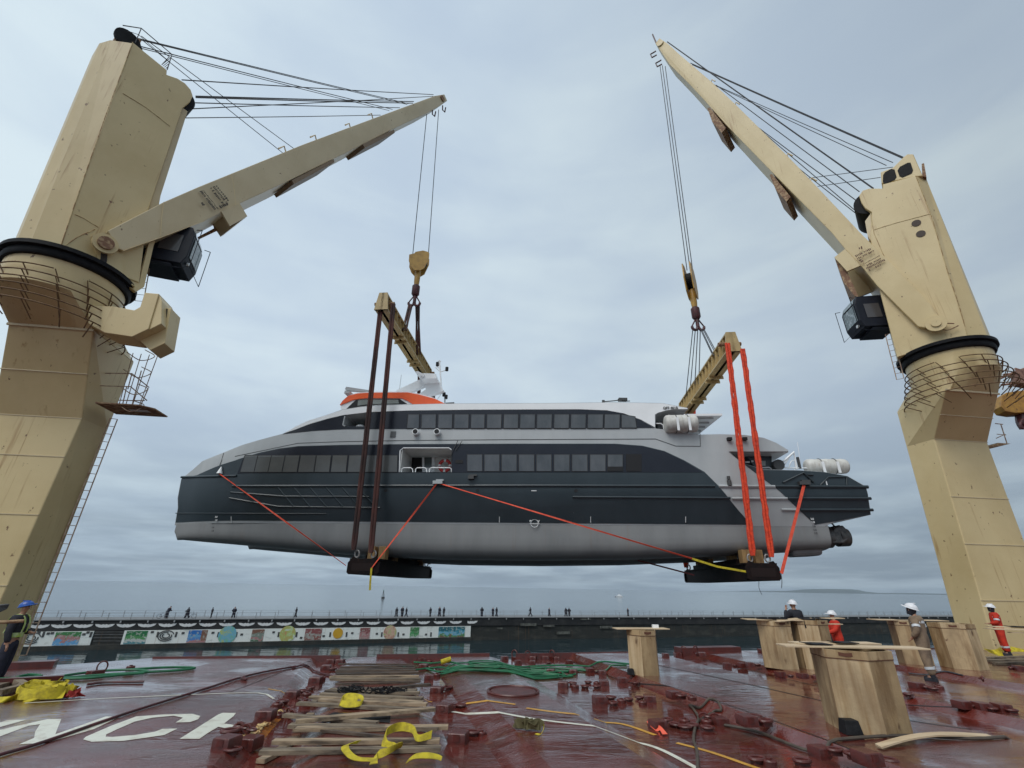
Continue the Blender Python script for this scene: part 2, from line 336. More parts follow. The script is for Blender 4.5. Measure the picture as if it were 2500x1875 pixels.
# deck sheet
bm = bmesh.new(); poly = [(-60, -12)]+[p for p in EDGE]+[(60, -12)]
bm.faces.new([bm.verts.new((p[0], p[1], 0)) for p in poly])
for q, _ in QS[1:-1]: bmesh.ops.bisect_plane(bm, geom=bm.verts[:]+bm.edges[:]+bm.faces[:], dist=1e-5, plane_co=(q, 0, 0), plane_no=(1, .26, 0))
for v in bm.verts: v.co.z = hq(v.co.x, v.co.y)
r = bmesh.ops.extrude_face_region(bm, geom=bm.faces[:])
for g in r['geom']:
    if isinstance(g, bmesh.types.BMVert): g.co.z = SEA_Z-1
bmesh.ops.recalc_face_normals(bm, faces=bm.faces[:])
me = bpy.data.meshes.new('ship_deck'); bm.to_mesh(me); bm.free(); me.materials.append(DECKM)
deck = bpy.data.objects.new('ship_deck', me); COL.objects.link(deck)
tag(deck, 'wet dark red steel deck of hatch covers and shallow gutters', 'deck', kind='structure')
# raised edge coamings
def strip(pts, w, h, name, m, lab, cat):
    mb = MB()
    for a, b_ in zip(pts, pts[1:]):
        a = np.array(a, float); b_ = np.array(b_, float); d = (b_-a)/np.linalg.norm(b_-a); nn = np.array([-d[1], d[0]])
        q = [a, b_, b_+nn*w, a+nn*w]; z0 = -.2
        mb.loft([[(*p, z0) for p in q], [(*(p+nn*.04*(1 if i < 2 else -1)), h) for i, p in enumerate(q)]])
    return tag(mb.build(name, m), lab, cat, kind='structure')
E2 = lambda X, o=.3: (X, edgeY(X)-o)
strip([E2(-30, .6), E2(-13.5, .6), E2(-11.9, .6)], .4, .14, 'deck_coaming', FIT, 'dark red raised coaming at the left deck edge', 'coaming')
strip([E2(-10.6, .1), E2(-5.3, .1)], .12, .04, 'deck_coaming', FIT, 'low dark red lip along the deck edge left of the planks', 'coaming')
strip([E2(-4.2, .1), E2(-.6, .1)], .12, .06, 'deck_coaming', FIT, 'low dark red lip along the deck edge behind the planks', 'coaming')
strip([E2(.3, .1), E2(4.9, .1)], .12, .04, 'deck_coaming', FIT, 'low dark red lip along the deck edge behind the green hose', 'coaming')
strip([E2(6.5, .15), E2(9.0, .1)], .6, .13, 'deck_coaming', FIT, 'dark red raised coaming behind the lone plywood post', 'coaming')
strip([E2(10.0, .1), E2(18, .1)], .14, .04, 'deck_coaming', FIT, 'low dark red lip along the deck edge by the right crane', 'coaming')
# seams between covers
def line(pix, w, name, m, lab, up=.004, k=5):
    P = [PD(*p)[:2] for p in pix]; Q = spline([(*p, 0) for p in P], k) if len(P) > 2 else [np.array([*p, 0.]) for p in P]
    L = []; R_ = []
    for i, p in enumerate(Q):
        d = Q[min(i+1, len(Q)-1)]-Q[max(i-1, 0)]; d /= np.linalg.norm(d)+1e-9; nn = np.array([-d[1], d[0], 0])
        L.append(p+nn*w/2); R_.append(p-nn*w/2)
    o = slab(L+R_[::-1], name, m, up); tag(o, lab, 'marking', kind='structure'); return o
SEAM = mat('deck_seam_black', (.012, .008, .008), .4)
line([(1595, 1622), (1750, 1654), (2025, 1715), (2231, 1761), (2600, 1838)], .055, 'deck_seam', SEAM, 'black seam between hatch covers on the right')
line([(1370, 1600), (1480, 1632), (1700, 1701), (2000, 1805), (2180, 1875)], .03, 'deck_seam', SEAM, 'thin dark seam by the right hand gutter')
line([(560, 1690), (640, 1660), (760, 1615)], .02, 'deck_seam', SEAM, 'faint seam on the left cover')
line([(1900, 1640), (2140, 1690), (2500, 1750)], .03, 'deck_seam', SEAM, 'thin dark seam behind the tall plywood post')
# painted lines and letters
line([(60, 1717), (250, 1706), (470, 1696), (630, 1692), (668, 1706)], .05, 'white_lane_line', PAINTW, 'white lane line on the left cover', k=3)
line([(935, 1710), (1010, 1716), (1065, 1735)], .05, 'white_lane_line', PAINTW, 'short white lane line among the planks', k=3)
line([(1085, 1736), (1130, 1742), (1225, 1741), (1330, 1759), (1500, 1791), (1600, 1825), (1720, 1886)], .085, 'white_lane_line', PAINTW, 'long white lane line across the middle cover', k=6)
line([(655, 1682), (690, 1690), (725, 1700)], .045, 'yellow_lane_line', PAINTY, 'short yellow line at the left gutter', k=3)
line([(790, 1693), (880, 1697)], .045, 'yellow_lane_line', PAINTY, 'yellow dash at the planks', k=3)
line([(980, 1696), (1020, 1700), (1055, 1714)], .045, 'yellow_lane_line', PAINTY, 'yellow dash right of the planks', k=3)
for i, pp in enumerate([[(1136, 1718), (1188, 1711), (1258, 1720)], [(1285, 1729), (1350, 1738), (1415, 1747)], [(1450, 1755), (1520, 1768), (1600, 1795)], [(1652, 1814), (1740, 1838), (1860, 1880)]]):
    line(pp, .085, 'yellow_lane_dash', PAINTY, ['first', 'second', 'third', 'fourth'][i]+' yellow dash on the middle cover', k=4)
def px5(l): return [(x*.2863, 1400+y*.2863) for x, y in l]
for i, L in enumerate([
    [(-300, 1380), (60, 1252), (222, 1250), (0, 1312), (-300, 1400)],
    [(-250, 1430), (0, 1335), (400, 1245), (522, 1243), (495, 1310), (470, 1375), (900, 1222), (1025, 1222), (800, 1330), (400, 1445), (160, 1460), (290, 1405), (300, 1350), (340, 1288), (240, 1302), (0, 1392), (-250, 1480)],
    [(1708, 1218), (1640, 1199), (1400, 1204), (1160, 1222), (950, 1300), (730, 1395), (708, 1418), (780, 1438), (1050, 1430), (1250, 1402), (1400, 1380), (1512, 1325), (1385, 1327), (1320, 1352), (1150, 1380), (960, 1396), (900, 1395), (905, 1375), (1000, 1330), (1150, 1265), (1300, 1232), (1480, 1215), (1560, 1232), (1498, 1273), (1620, 1270), (1690, 1245)],
    [(1530, 1413), (1860, 1205), (1900, 1190), (2012, 1192), (1990, 1220), (1910, 1282), (2010, 1296), (2140, 1315), (2100, 1340), (1940, 1325), (1860, 1310), (1760, 1370), (1700, 1413)]]):
    P = [PD(*p)[:2] for p in px5(L)]
    tag(slab(P, 'painted_letter', PAINTW), ['painted letter stroke cut off at the left', 'painted white letter N on the deck', 'painted white letter C on the deck', 'painted white letter H beside the gutter'][i], 'marking', kind='structure')
# manhole ring
mb = MB(); c = PD(1253, 1688); mb.tube([c+np.array([.56*math.cos(a), .56*math.sin(a), .012]) for a in np.linspace(0, 2*math.pi, 29)[:-1]], .025, 6, closed=True)
mb.disc(c+np.array([0, 0, .0]), (0, 0, 1), .5, .03)
tag(mb.build('manhole_cover', FIT, smooth=True), 'round dark red manhole cover on the middle hatch cover', 'manhole')
# ------------------------------------------------------------------ quay
QP = [(-240, 25), (-150, 50), (-72, 79.5), (-7.6, 105), (60, 126), (131, 148), (420, 235)]
def qpt(x, y, off=0.):
    d = ray(x, y)
    for (a, b_) in zip(QP, QP[1:]):
        a = np.array(a, float); b_ = np.array(b_, float); t_ = (b_-a)/np.linalg.norm(b_-a); n = np.array([t_[1], -t_[0]]); o = a+n*off
        n3 = np.array([n[0], n[1], 0]); P = PLANE(x, y, (o[0], o[1], 0), n3); s = np.dot(P[:2]-o, t_)
        if -.01 <= s <= np.linalg.norm(b_-a)+.01: return P, np.array([t_[0], t_[1], 0.]), n3
    return P, np.array([t_[0], t_[1], 0.]), n3
def qoff(o): 
    out = []
    for i, p in enumerate(QP):
        p = np.array(p, float); d = np.array(QP[min(i+1, len(QP)-1)], float)-np.array(QP[max(i-1, 0)], float); d /= np.linalg.norm(d); out.append(p+np.array([d[1], -d[0]])*o)
    return out
def qwall(off0, off1, z0, z1, i0=0, i1=99):
    mb = MB(); A = qoff(off0)[i0:i1+1]; B = qoff(off1)[i0:i1+1]
    mb.loft([[(*a, z0), (*b_, z0), (*b_, z1), (*a, z1)] for a, b_ in zip(A, B)]); return mb
Q = thing('quay_wall', 'long dark concrete breakwater with murals and white emblems across the water', 'breakwater', (-7.6, 105, SEA_Z))
ZW = -3.55; ZP = qpt(100, 1541)[0][2]
qwall(0, -7, SEA_Z-1, ZW-.12).build('wall', CONC, Q)
qwall(.35, -7.3, ZW-.12, ZW).build('walkway', QTOP, Q)
qwall(.2, .0, ZP, ZW-.12).build('parapet', CONC2, Q)
PE = qpt(1148, 1540)[0]
# mural tier: only left of the end panel
def qseg(xa, xb, za, zb, o0, o1, name, m, bulge=True):
    pts = [qpt(xa, 1540)[0][:2]]+[np.array(p) for p in QP if qpt(xa, 1540)[0][0] < p[0] < qpt(xb, 1540)[0][0]]+[qpt(xb, 1540)[0][:2]]
    mb = MB(); rings = []
    for i, p in enumerate(pts):
        d = pts[min(i+1, len(pts)-1)]-pts[max(i-1, 0)]; d = d/np.linalg.norm(d); n = np.array([d[1], -d[0]])
        rings.append([(*(p+n*o0), za), (*(p+n*o1), za), (*(p+n*o1), zb), (*(p+n*o0), zb)])
    mb.loft(rings); return mb.build(name, m, Q)
ZM0 = qpt(100, 1577)[0][2]
qseg(-600, 232, ZM0, ZP-.05, 0, .35, 'mural_wall', QWHT); qseg(306, 1148, ZM0, ZP-.05, 0, .35, 'mural_wall', QWHT)
qseg(232, 306, ZM0, ZP-.05, 0, .15, 'stair_recess', CONC)
qseg(-700, 1150, SEA_Z-1, ZM0, 0, .7, 'footing', CONC)
def mural(xa, xb, cols, name='mural_picture', sc=.6):
    P, tt, n3 = qpt((xa+xb)/2, 1555, .35); z0, z1 = ZM0+.04, ZP-.12
    wdt = np.linalg.norm(qpt(xa, 1555, .35)[0]-qpt(xb, 1555, .35)[0])
    key = 'mural_%d' % xa; m = bpy.data.materials.new('painted_mural'); m.use_nodes = True; t = m.node_tree; b = t.nodes['Principled BSDF']; b.inputs['Roughness'].default_value = .7
    tcn = N(t, 'ShaderNodeTexCoord'); n = N(t, 'ShaderNodeTexNoise', Scale=sc, Detail=5., Roughness=.6, Distortion=.8); t.links.new(tcn.outputs['Object'], n.inputs[0])
    sp = N(t, 'ShaderNodeSeparateXYZ'); t.links.new(tcn.outputs['Object'], sp.inputs[0]); n.inputs['Scale'].default_value = .9
    hh_ = MATH(t, 'ADD', MATH(t, 'MULTIPLY', MATH(t, 'SUBTRACT', sp.outputs[2], ZM0), .55/(ZP-ZM0)), MATH(t, 'MULTIPLY', n.outputs[0], .75)); n2_ = N(t, 'ShaderNodeTexNoise', Scale=3.2, Detail=3.); t.links.new(tcn.outputs['Object'], n2_.inputs[0])
    st = [(.3+.55*i/len(cols), tuple(x*.75 for x in c)) for i, c in enumerate(cols[::-1])]; t.links.new(MIX(t, RAMP(t, n2_.outputs[0], [(.55, 0.), (.62, .7)]), RAMP(t, hh_, st, 'CONSTANT'), (.4, .42, .38)), b.inputs['Base Color'])
    mb = MB(); mb.box((P[0]+n3[0]*.02, P[1]+n3[1]*.02, (z0+z1)/2), (wdt, .05, z1-z0), [tt, n3, (0, 0, 1)]); return mb.build(name, m, Q)
sky_, wht, grn, brn, pnk, tea = (.15, .42, .75), (.6, .65, .62), (.06, .25, .08), (.25, .12, .08), (.5, .25, .25), (.02, .16, .2)
mural(134, 196, [grn, pnk, sky_, (.4, .6, .8)]); mural(306, 358, [(.02, .2, .07), (.1, .35, .12), wht, (.1, .3, .35)]); mural(458, 490, [(.03, .2, .6), sky_, (.1, .3, .7), pnk])
mural(490, 504, [brn, (.3, .15, .1), pnk]); mural(613, 643, [brn, (.25, .3, .25), pnk, (.1, .2, .12)]); mural(743, 784, [(.32, .1, .1), (.4, .35, .32), (.3, .12, .1)])
mural(877, 902, [(.3, .1, .1), pnk, (.45, .3, .28)]); mural(1000, 1022, [grn, (.1, .4, .15), wht]); mural(1070, 1134, [tea, (.05, .3, .4), (.2, .5, .7), (.1, .3, .12), brn])
def roundel(x, y, r, cols):
    P, tt, n3 = qpt(x, y, .37); mb = MB(); mb.disc(P+n3*.02, n3, r, .06, 28)
    m = bpy.data.materials.new('painted_roundel'); m.use_nodes = True; t = m.node_tree; b = t.nodes['Principled BSDF']
    tcn = N(t, 'ShaderNodeTexCoord'); n = N(t, 'ShaderNodeTexNoise', Scale=1., Detail=4., Distortion=1.); t.links.new(tcn.outputs['Object'], n.inputs[0])
    t.links.new(RAMP(t, n.outputs[0], [(.3+.4*i/(len(cols)-1), c) for i, c in enumerate(cols)]), b.inputs['Base Color']); mb.build('mural_roundel', m, Q)
roundel(555, 1550, 1.35, [(.45, .5, .1), (.15, .4, .55), (.2, .45, .2)]); roundel(702, 1548, 1.3, [(.5, .25, .12), (.4, .5, .15), wht]); roundel(952, 1544, 1.2, [(.3, .12, .08), (.6, .4, .3), (.3, .45, .15)])
roundel(825, 1546, .85, [(.6, .36, .03), (.55, .3, .02)])
for x, y in ((76, 1558), (405, 1552)):
    P, tt, n3 = qpt(x, y, .38); mb = MB()
    for k in range(3): mb.tube([P+tt*math.cos(a)*(1.1-.3*k)+np.array([0, 0, 1])*math.sin(a)*(.75-.22*k)+n3*.02 for a in np.linspace(.3+k, 5.6+k, 16)], .07, 4)
    mb.build('mural_emblem', MARKD, Q)
def zig(name, items, m):
    mb = MB()
    for x, y, w, h in items:
        P, tt, n3 = qpt(x, y, .36); mb.box(P+n3*.02, (w, .05, h), [tt, n3, (0, 0, 1)])
    mb.build(name, m, Q)
zig('mural_detail', [(x+dx, y, .28, .75) for x in (106, 222, 385, 430, 533, 577, 680, 724, 806, 846, 932, 972, 1052) for dx, y in ((0, 1549),)]+[(x, 1547+random.uniform(-4, 12), .4, .3) for x in (66, 95, 118, 128, 205, 215, 372, 447, 520, 590, 668, 735, 790, 860, 920, 985, 1040)], MARKD)
mb = MB()
for y in (1543, 1549, 1557, 1565):
    for x in range(236, 304, 8):
        P, tt, n3 = qpt(x, y, .17); mb.box(P, (.9, .05, .1), [tt, n3, (0, 0, 1)])
mb.build('step_line', QTOP, Q)
# winged emblems on the parapet
x = -160.
while x < 1150:
    P, tt, n3 = qpt(x+28, 1529.5-.0098*(x-50), .2); s_ = .95
    w = [(-1, .32), (-.62, .3), (-.35, .18), (-.16, .3), (0, .2), (.16, .3), (.35, .18), (.62, .3), (1, .32), (.84, -.05), (.5, -.28), (.2, -.36), (0, -.3), (-.2, -.36), (-.5, -.28), (-.84, -.05)]
    mb = MB(); mb.prism([P+tt*a*s_*1.35+np.array([0, 0, 1.])*b_*s_*.8+n3*.01 for a, b_ in w], n3*.04)
    mb.build('winged_emblem', MARK, Q); x += 58-(x+160)*.0158
# railing: posts and wires both sides of the walkway
mb = MB()
for off in (.2, -6.8):
    for a, b_ in zip(qoff(off), qoff(off)[1:]):
        L = np.linalg.norm(b_-a); n = int(L/3.)
        for i in range(n):
            p = a+(b_-a)*i/n; mb.box((p[0], p[1], ZW+.5), (.07, .07, 1.))
        for z in (.55, 1.): mb.tube([(*a, ZW+z), (*b_, ZW+z)], .018, 4)
mb.build('railing', mat('railing_grey', (.22, .23, .24), .6), Q)
mb = MB()
for a, b_ in zip(qoff(.42), qoff(.42)[1:]):
    L = np.linalg.norm(b_-a); n = int(L/3.6)
    for i in range(n):
        p = a+(b_-a)*i/n; mb.box((p[0], p[1], ZW-.3), (.16, .16, .3))
mb.build('wall_lamps', mat('lamp_grey', (.3, .31, .32), .6), Q)
zig('pale_stain', [(1290, 1525, 3.5, .5), (1340, 1528, 2.5, .4), (1480, 1531, 3., .5), (1220, 1534, 1.2, .3), (1375, 1545, 3., .5), (1430, 1512, 2.5, .25)], mat('lichen', (.12, .125, .11), .9, (.05, .05, .045), 2.))
# ------------------------------------------------------------------ far land, boat, buoy
def land(pix, Y, name, lab, dz=0):
    mb = MB(); top = [PY(x, y, Y) for x, y in pix]; n = len(top)
    for k, sc in enumerate((1., 1.12)):
        pass
    rings = [[(p[0], Y-300, SEA_Z-3) for p in top]]
    vs = []; fs = []
    for p in top: vs += [(p[0], Y-600, SEA_Z-2), (p[0]*1.02, Y, p[2]+dz), (p[0]*1.05, Y+1500, SEA_Z-2)]
    for i in range(n-1):
        a = 3*i; fs += [(a, a+3, a+4, a+1), (a+1, a+4, a+5, a+2)]
    mb.add(vs, fs); tag(mb.build(name, ISL, smooth=True), lab, 'island', kind='structure')
land([(1650, 1444), (1760, 1443), (1905, 1442.5), (1935, 1440), (1960, 1438), (2010, 1437.5), (2060, 1438.5), (2080, 1440), (2095, 1444), (2125, 1447), (2200, 1447.5), (2330, 1450)], 14000, 'far_island', 'flat blue island on the horizon')
B = PY(1510, 1445, 700.); B[2] = SEA_Z
boat = thing('motor_boat', 'small white motor boat far out below the ferry', 'boat', B)
mb = MB(); s = 1.25
mb.loft([[B+np.array([x*s*w_, y_*s, z]) for x, y_, z in ((-10, 0, 2.4), (-8, -2, 2.3), (9, -2, 2.1), (9, 2, 2.1), (-8, 2, 2.3))] for w_, z in ((1, 0),)]+[[B+np.array([x*s, y_*s*.7, -.3]) for x, y_ in ((-7, 0), (-6, -2), (8.6, -2), (8.6, 2), (-6, 2))]])
mb.build('hull', WHITE, boat); MB().box(B+np.array([2, 0, 3.6]), (11, 4, 2.4)).box(B+np.array([1, 0, 5.4]), (6, 3.2, 1.2)).build('cabin', WHITE, boat); MB().tube([B+np.array([2, 0, 6]), B+np.array([2, 0, 8.5])], .15, 5).build('mast', WHITE, boat)
B = PY(936, 1450, 420.); B[2] = SEA_Z; bu = thing('sea_buoy', 'dark conical sea buoy floating beyond the breakwater', 'buoy', B)
MB().disc(B+np.array([0, 0, .8]), (0, 0, 1), 2.2, 2.2, 16).build('float', MARKD, bu)
mb = MB()
for a in (0, 1.57, 3.14, 4.71): mb.tube([B+np.array([1.6*math.cos(a), 1.6*math.sin(a), 1.9]), B+np.array([.3*math.cos(a), .3*math.sin(a), 8.5])], .17, 5)
for z in (4, 6): mb.disc(B+np.array([0, 0, z]), (0, 0, 1), 1.5-.12*z, .3, 10)
mb.build('tower', MARKD, bu); MB().disc(B+np.array([0, 0, 9.6]), (0, 0, 1), .8, 2.0, 10, r2=.1).build('topmark', mat('buoy_green', (.03, .12, .07), .5), bu)
boat.scale = (.5, .5, .5); bu.scale = (.62, .62, .62)
# ================================================================== CRANES
AV = np.array([.9903, .139, 0]); NV = np.array([-.139, .9903, 0])
class Crane:
    def __init__(s, cx, cy, u):
        s.c = np.array([cx, cy, 0.]); s.u = np.array([u[0], u[1], 0.]); s.u /= np.linalg.norm(s.u)
        w = np.array([s.u[1], -s.u[0], 0]); s.w = w if np.dot(w, -s.c) > 0 else -w
    def p(s, x, y, w=0.): return PLANE(x, y, s.c+s.w*w, s.w)
    def W(s, u, w, z): return s.c+s.u*u+s.w*w+np.array([0, 0, float(z)])
    def loc(s, P): return np.dot(P-s.c, s.u), P[2]
def circ(c, r, z, n=40, ph=0.): return [np.array([c[0]+r*math.cos(2*math.pi*i/n+ph), c[1]+r*math.sin(2*math.pi*i/n+ph), z]) for i in range(n)]
def pedestal(K, root, nl, nr, fl, topl, topr, R, sgn, farc, P0, shift):
    """leg (quads), overhanging head, transition cone and round column"""
    pn = P0; pf = P0+NV*1.4; pt = P0-NV*shift
    NLp = [PLANE(*q, pn, NV) for q in nl]; 
    zk = NLp[-1][2]
    if sgn > 0: wid = PLANE(*nr, pn, NV)-PLANE(*nl[-1], pn, NV)
    wv = AV*3.05*sgn
    F0, F1 = [PLANE(*q, pf, NV) for q in fl]
    secs = []
    for P, z in ((NLp[0]*1, -7.6), (NLp[0], 0), (NLp[-1], zk)):
        k = (z)/(zk) if z > 0 else 0
        F = F0+(F1-F0)*((z-F0[2])/(F1[2]-F0[2])); F[2] = z
        A = np.array([*(NLp[0]+(NLp[-1]-NLp[0])*k)[:2], z]); 
        secs.append([A, A+wv*(1.12-.12*k), F+wv*(1.12-.12*k), F])
    T = PLANE(*topl, pt, NV); zt = T[2]; F = F0+(F1-F0)*((zt-F0[2])/(F1[2]-F0[2])); F[2] = zt
    Tr = T+wv*.95
    top = [T, Tr, F+wv*.95, F]
    secs.append(top)
    MB().loft(secs).build('pedestal_leg', CREAM, root, bevel=.04)
    # welded plate seams of the leg
    for z in (1.9, 4.2, 6.3, zk, zk+(zt-zk)*.5):
        k = max(0, min(1, z/zk))
        if z <= zk: A = NLp[0]+(NLp[-1]-NLp[0])*k; B_ = A+wv*(1.12-.12*k)
        else: t_ = (z-zk)/(zt-zk); A = NLp[-1]+(T-NLp[-1])*t_; B_ = NLp[-1]+wv+(Tr-NLp[-1]-wv)*t_
        A = np.array([*A[:2], z]); B_ = np.array([*B_[:2], z]); MB().box((A+B_)/2-NV*.005, (np.linalg.norm(B_-A), .03, .035), [AV, NV, (0, 0, 1)]).build('weld_seam', CREAM2, root)
    mb = MB(); mb.box((T+Tr)/2+np.array([0, 0, -.03]), (np.linalg.norm(Tr-T)+.06, .06, .09), [AV, NV, (0, 0, 1)])
    mb.build('weld_seam', CREAM2, root)
    # transition from the square head to the round column
    n = 40; q4 = [top[0], top[1], top[2], top[3]]; cen = sum(q4)/4
    sq = []
    for i in range(n):
        a = 2*math.pi*i/n; d = np.array([math.cos(a), math.sin(a), 0]); best = 1e9
        for j in range(4):
            A, B_ = q4[j], q4[(j+1) % 4]; e = B_-A; m = np.array([[d[0], -e[0]], [d[1], -e[1]]])
            if abs(np.linalg.det(m)) < 1e-9: continue
            tt, ss = np.linalg.solve(m, (A-cen)[:2])
            if tt > 0 and -1e-6 <= ss <= 1+1e-6: best = min(best, tt)
        sq.append(cen+d*best)
    for p_ in sq: p_[2] = zt
    MB().loft([sq, circ(K.c, R, zt+1.0), circ(K.c, R, 12.95), circ(K.c, R+.02, 13.05)]).build('pedestal_column', CREAM, root, smooth=True)
    mb = MB(); rings = [circ(K.c, r_, z, 48) for r_, z in ((R, 12.98), (R+.10, 13.0), (R+.16, 13.1), (R+.14, 13.28), (R+.28, 13.3), (R+.28, 13.46), (R+.05, 13.5))]
    mb.loft(rings).build('slewing_ring', BLACK, root, smooth=True)
    # rope guard hoops
    mb = MB()
    for i in range(6):
        z = 12.5-.33*i; rr = R+.14+.09*i; a0 = math.atan2(-K.c[1], -K.c[0])
        arc = [K.c+np.array([rr*math.cos(a0+t_), rr*math.sin(a0+t_), z]) for t_ in np.linspace(-2.2, 2.2, 44)]
        if i == 0: mb.tube(arc[:20], .026, 5); mb.tube(arc[24:], .026, 5)
        else: mb.tube(arc, .026, 5)
        for t_ in np.linspace(-2.1+.1*i, 2.1, 10):
            e = np.array([math.cos(a0+t_), math.sin(a0+t_), 0]); e2 = np.array([math.cos(a0+t_+.12), math.sin(a0+t_+.12), 0]); mb.tube([K.c+e*rr+np.array([0, 0, z]), K.c+e2*(R-.02)+np.array([0, 0, z-.42])], .022, 4)
    mb.build('guard_hoop', mat('rusty_hoop', (.10, .05, .02), .7, (.20, .12, .05), 6.), root)
    return zt, top
def tower(K, root, bot, top, u0b, u1b, u0t, u1t, zt, hw=1.3):
    """tapered tower house: back chamfers, flat near side, front chamfer"""
    def sec(u0, u1, z, zf=None):
        zf = z if zf is None else zf
        back = u0-1.0 if u0 < 0 else u0
        return [K.W(u0-.98, .55, z), K.W(u0, hw, z), K.W(u1, hw, zf), K.W(u1+.22, hw-.42, zf), K.W(u1+.22, -hw+.42, zf), K.W(u1, -hw, zf), K.W(u0, -hw, z), K.W(u0-.98, -.55, z)]
    return sec
ROPEM = ROPE
def ropes(K, root, lst, w0=.0):
    for i, (a, b_, r, wa, wb) in enumerate(lst):
        A = K.p(*a, wa); B_ = K.p(*b_, wb); mid = (A+B_)/2-np.array([0, 0, .001*np.linalg.norm(B_-A)**1.2])
        MB().tube(spline([A, mid, B_], 5), r, 6).build('luffing_rope', ROPE, root)
def jib(K, root, poly, w, wt, name='jib', ulim=None):
    """box girder that narrows towards the tip; poly is its side outline"""
    P = [K.p(*q, w) for q in poly]; L = [K.loc(p) for p in P]
    umin = min(l[0] for l in L); umax = max(l[0] for l in L)
    # refine: narrower tip means the near side sits further back there
    out = []
    for q in poly:
        ww = w
        for _ in range(5):
            u, z = K.loc(K.p(*q, ww)); t_ = (u-umin)/(umax-umin); ww = w+(wt-w)*max(0, min(1, t_))
        out.append((u, z, ww))
    return out
def build_prism_uz(K, pts, name, m, root, **kw):
    mb = MB(); n = len(pts)
    mb.add([K.W(u, w, z) for u, z, w in pts]+[K.W(u, -w, z) for u, z, w in pts], [tuple(range(n)), tuple(range(2*n-1, n-1, -1))]+[(i, i+n, (i+1) % n+n, (i+1) % n) for i in range(n)])
    return mb.build(name, m, root, **kw)
def plate(K, pix, w, th, name, m, root, **kw):
    mb = MB(); P = [K.p(*q, w) for q in pix]; mb.prism(P, -K.w*th); return mb.build(name, m, root, **kw)
def cab(K, root, cpx, w, yaw, size, flip, lab):
    c = K.p(*cpx, w); u = K.u*math.cos(yaw)+K.w*math.sin(yaw); v = -K.u*math.sin(yaw)+K.w*math.cos(yaw); z = np.array([0, 0, 1.])
    L, D, H = size; ax = [u, v, z]
    # slightly sloping front
    def at(a, b_, h): return c+u*a*L/2+v*b_*D/2+z*h*H/2
    prof = [(-1, -1), (.82, -1), (1, -.55), (1, .55), (.8, 1), (-1, 1)]
    mb = MB(); mb.prism([at(a, 1, h) for a, h in prof], at(0, -1, 0)-at(0, 1, 0)); cb = mb.build('cab', CABM, root, bevel=.03)
    for (a0, a1, h0, h1) in ((1.015, 1.015, -.42, .12), (1.0, .93, .6, .78), ):
        pass
    P = [at(1.02, b_, h) for b_, h in ((-.75, -.5), (.75, -.5), (.75, .5), (-.75, .5))]; MB().prism(P, u*.02).build('window', GLASS, cb)
    P = [at(a, b_, h) for a, b_, h in ((1.0, -.75, .62), (1.0, .75, .62), (.86, .75, .93), (.86, -.75, .93))]; MB().prism(P, u*.02).build('window', GLASS, cb)
    P = [at(a, 1.02, h) for a, h in ((-.35, -.45), (.55, -.45), (.55, .45), (-.35, .45))]; MB().prism(P, v*.015).build('window', mat('cab_side_glass', (.07, .065, .065), .2), cb)
    mb = MB(); mb.disc(at(1.01, .5, -.78), u, .09, .08, 14); mb.build('work_lamp', mat('lamp_glass', (.6, .62, .62), .2), cb)
    mb = MB(); g = 1.28
    loop = [at(g, -1.1, .9), at(g, -1.1, -1.12), at(g, 1.1, -1.12), at(g, 1.1, .9)]; mb.tube(loop, .018, 5)
    mb.tube([at(-.6, 1.1, -1.3), at(.9, 1.15, -1.3), at(g, 1.1, -1.12)], .018, 5); mb.tube([at(-.6, 1.1, -1.3), at(-.6, 1., -1.)], .018, 5)
    mb.tube([at(g, 1.1, .9), at(1., 1, .9)], .018, 5); mb.tube([at(g, -1.1, .9), at(1., -1, .9)], .018, 5)
    mb.build('guard_rail', CABM, cb)
    MB().box(at(-.3, 0, -1.08), (L*.7, D*.9, .1), ax).build('cab_floor', CABM, cb)
    return cb
def ladder(root, A, B_, wd, wv, name='ladder', m=None, cage=False):
    mb = MB(); A = np.array(A); B_ = np.array(B_); wv = np.array(wv)/np.linalg.norm(wv); L = np.linalg.norm(B_-A); n = int(L/.32)
    for s_ in (-.5, .5): mb.tube([A+wv*wd*s_, B_+wv*wd*s_], .022, 5)
    for i in range(n+1): p = lerp(A, B_, i/max(n, 1)); mb.tube([p-wv*wd/2, p+wv*wd/2], .012, 4)
    return mb.build(name, m or mat('ladder_paint', (.45, .34, .24), .6, (.2, .1, .07), 5.), root)
# ------------------------------------------------------------------ left crane
KL = Crane(-17.9, 15.5, (.575, .817))
CL = thing('ship_crane', 'cream deck crane at the left with its boom pointing right and up', 'crane', (-17.9, 15.5, 0), 'deck cranes of the ship')
P0L = np.array([-16.64, 17., 0])
ztL, topL = pedestal(KL, CL, [(-33, 1540), (200, 1022)], None, [(50, 1600), (275, 1020)], (228, 805), None, 1.85, -1, None, P0L, 1.5)
def poly3(K, px, w): return [(*K.loc(K.p(x, y, w)), w) for x, y in px]
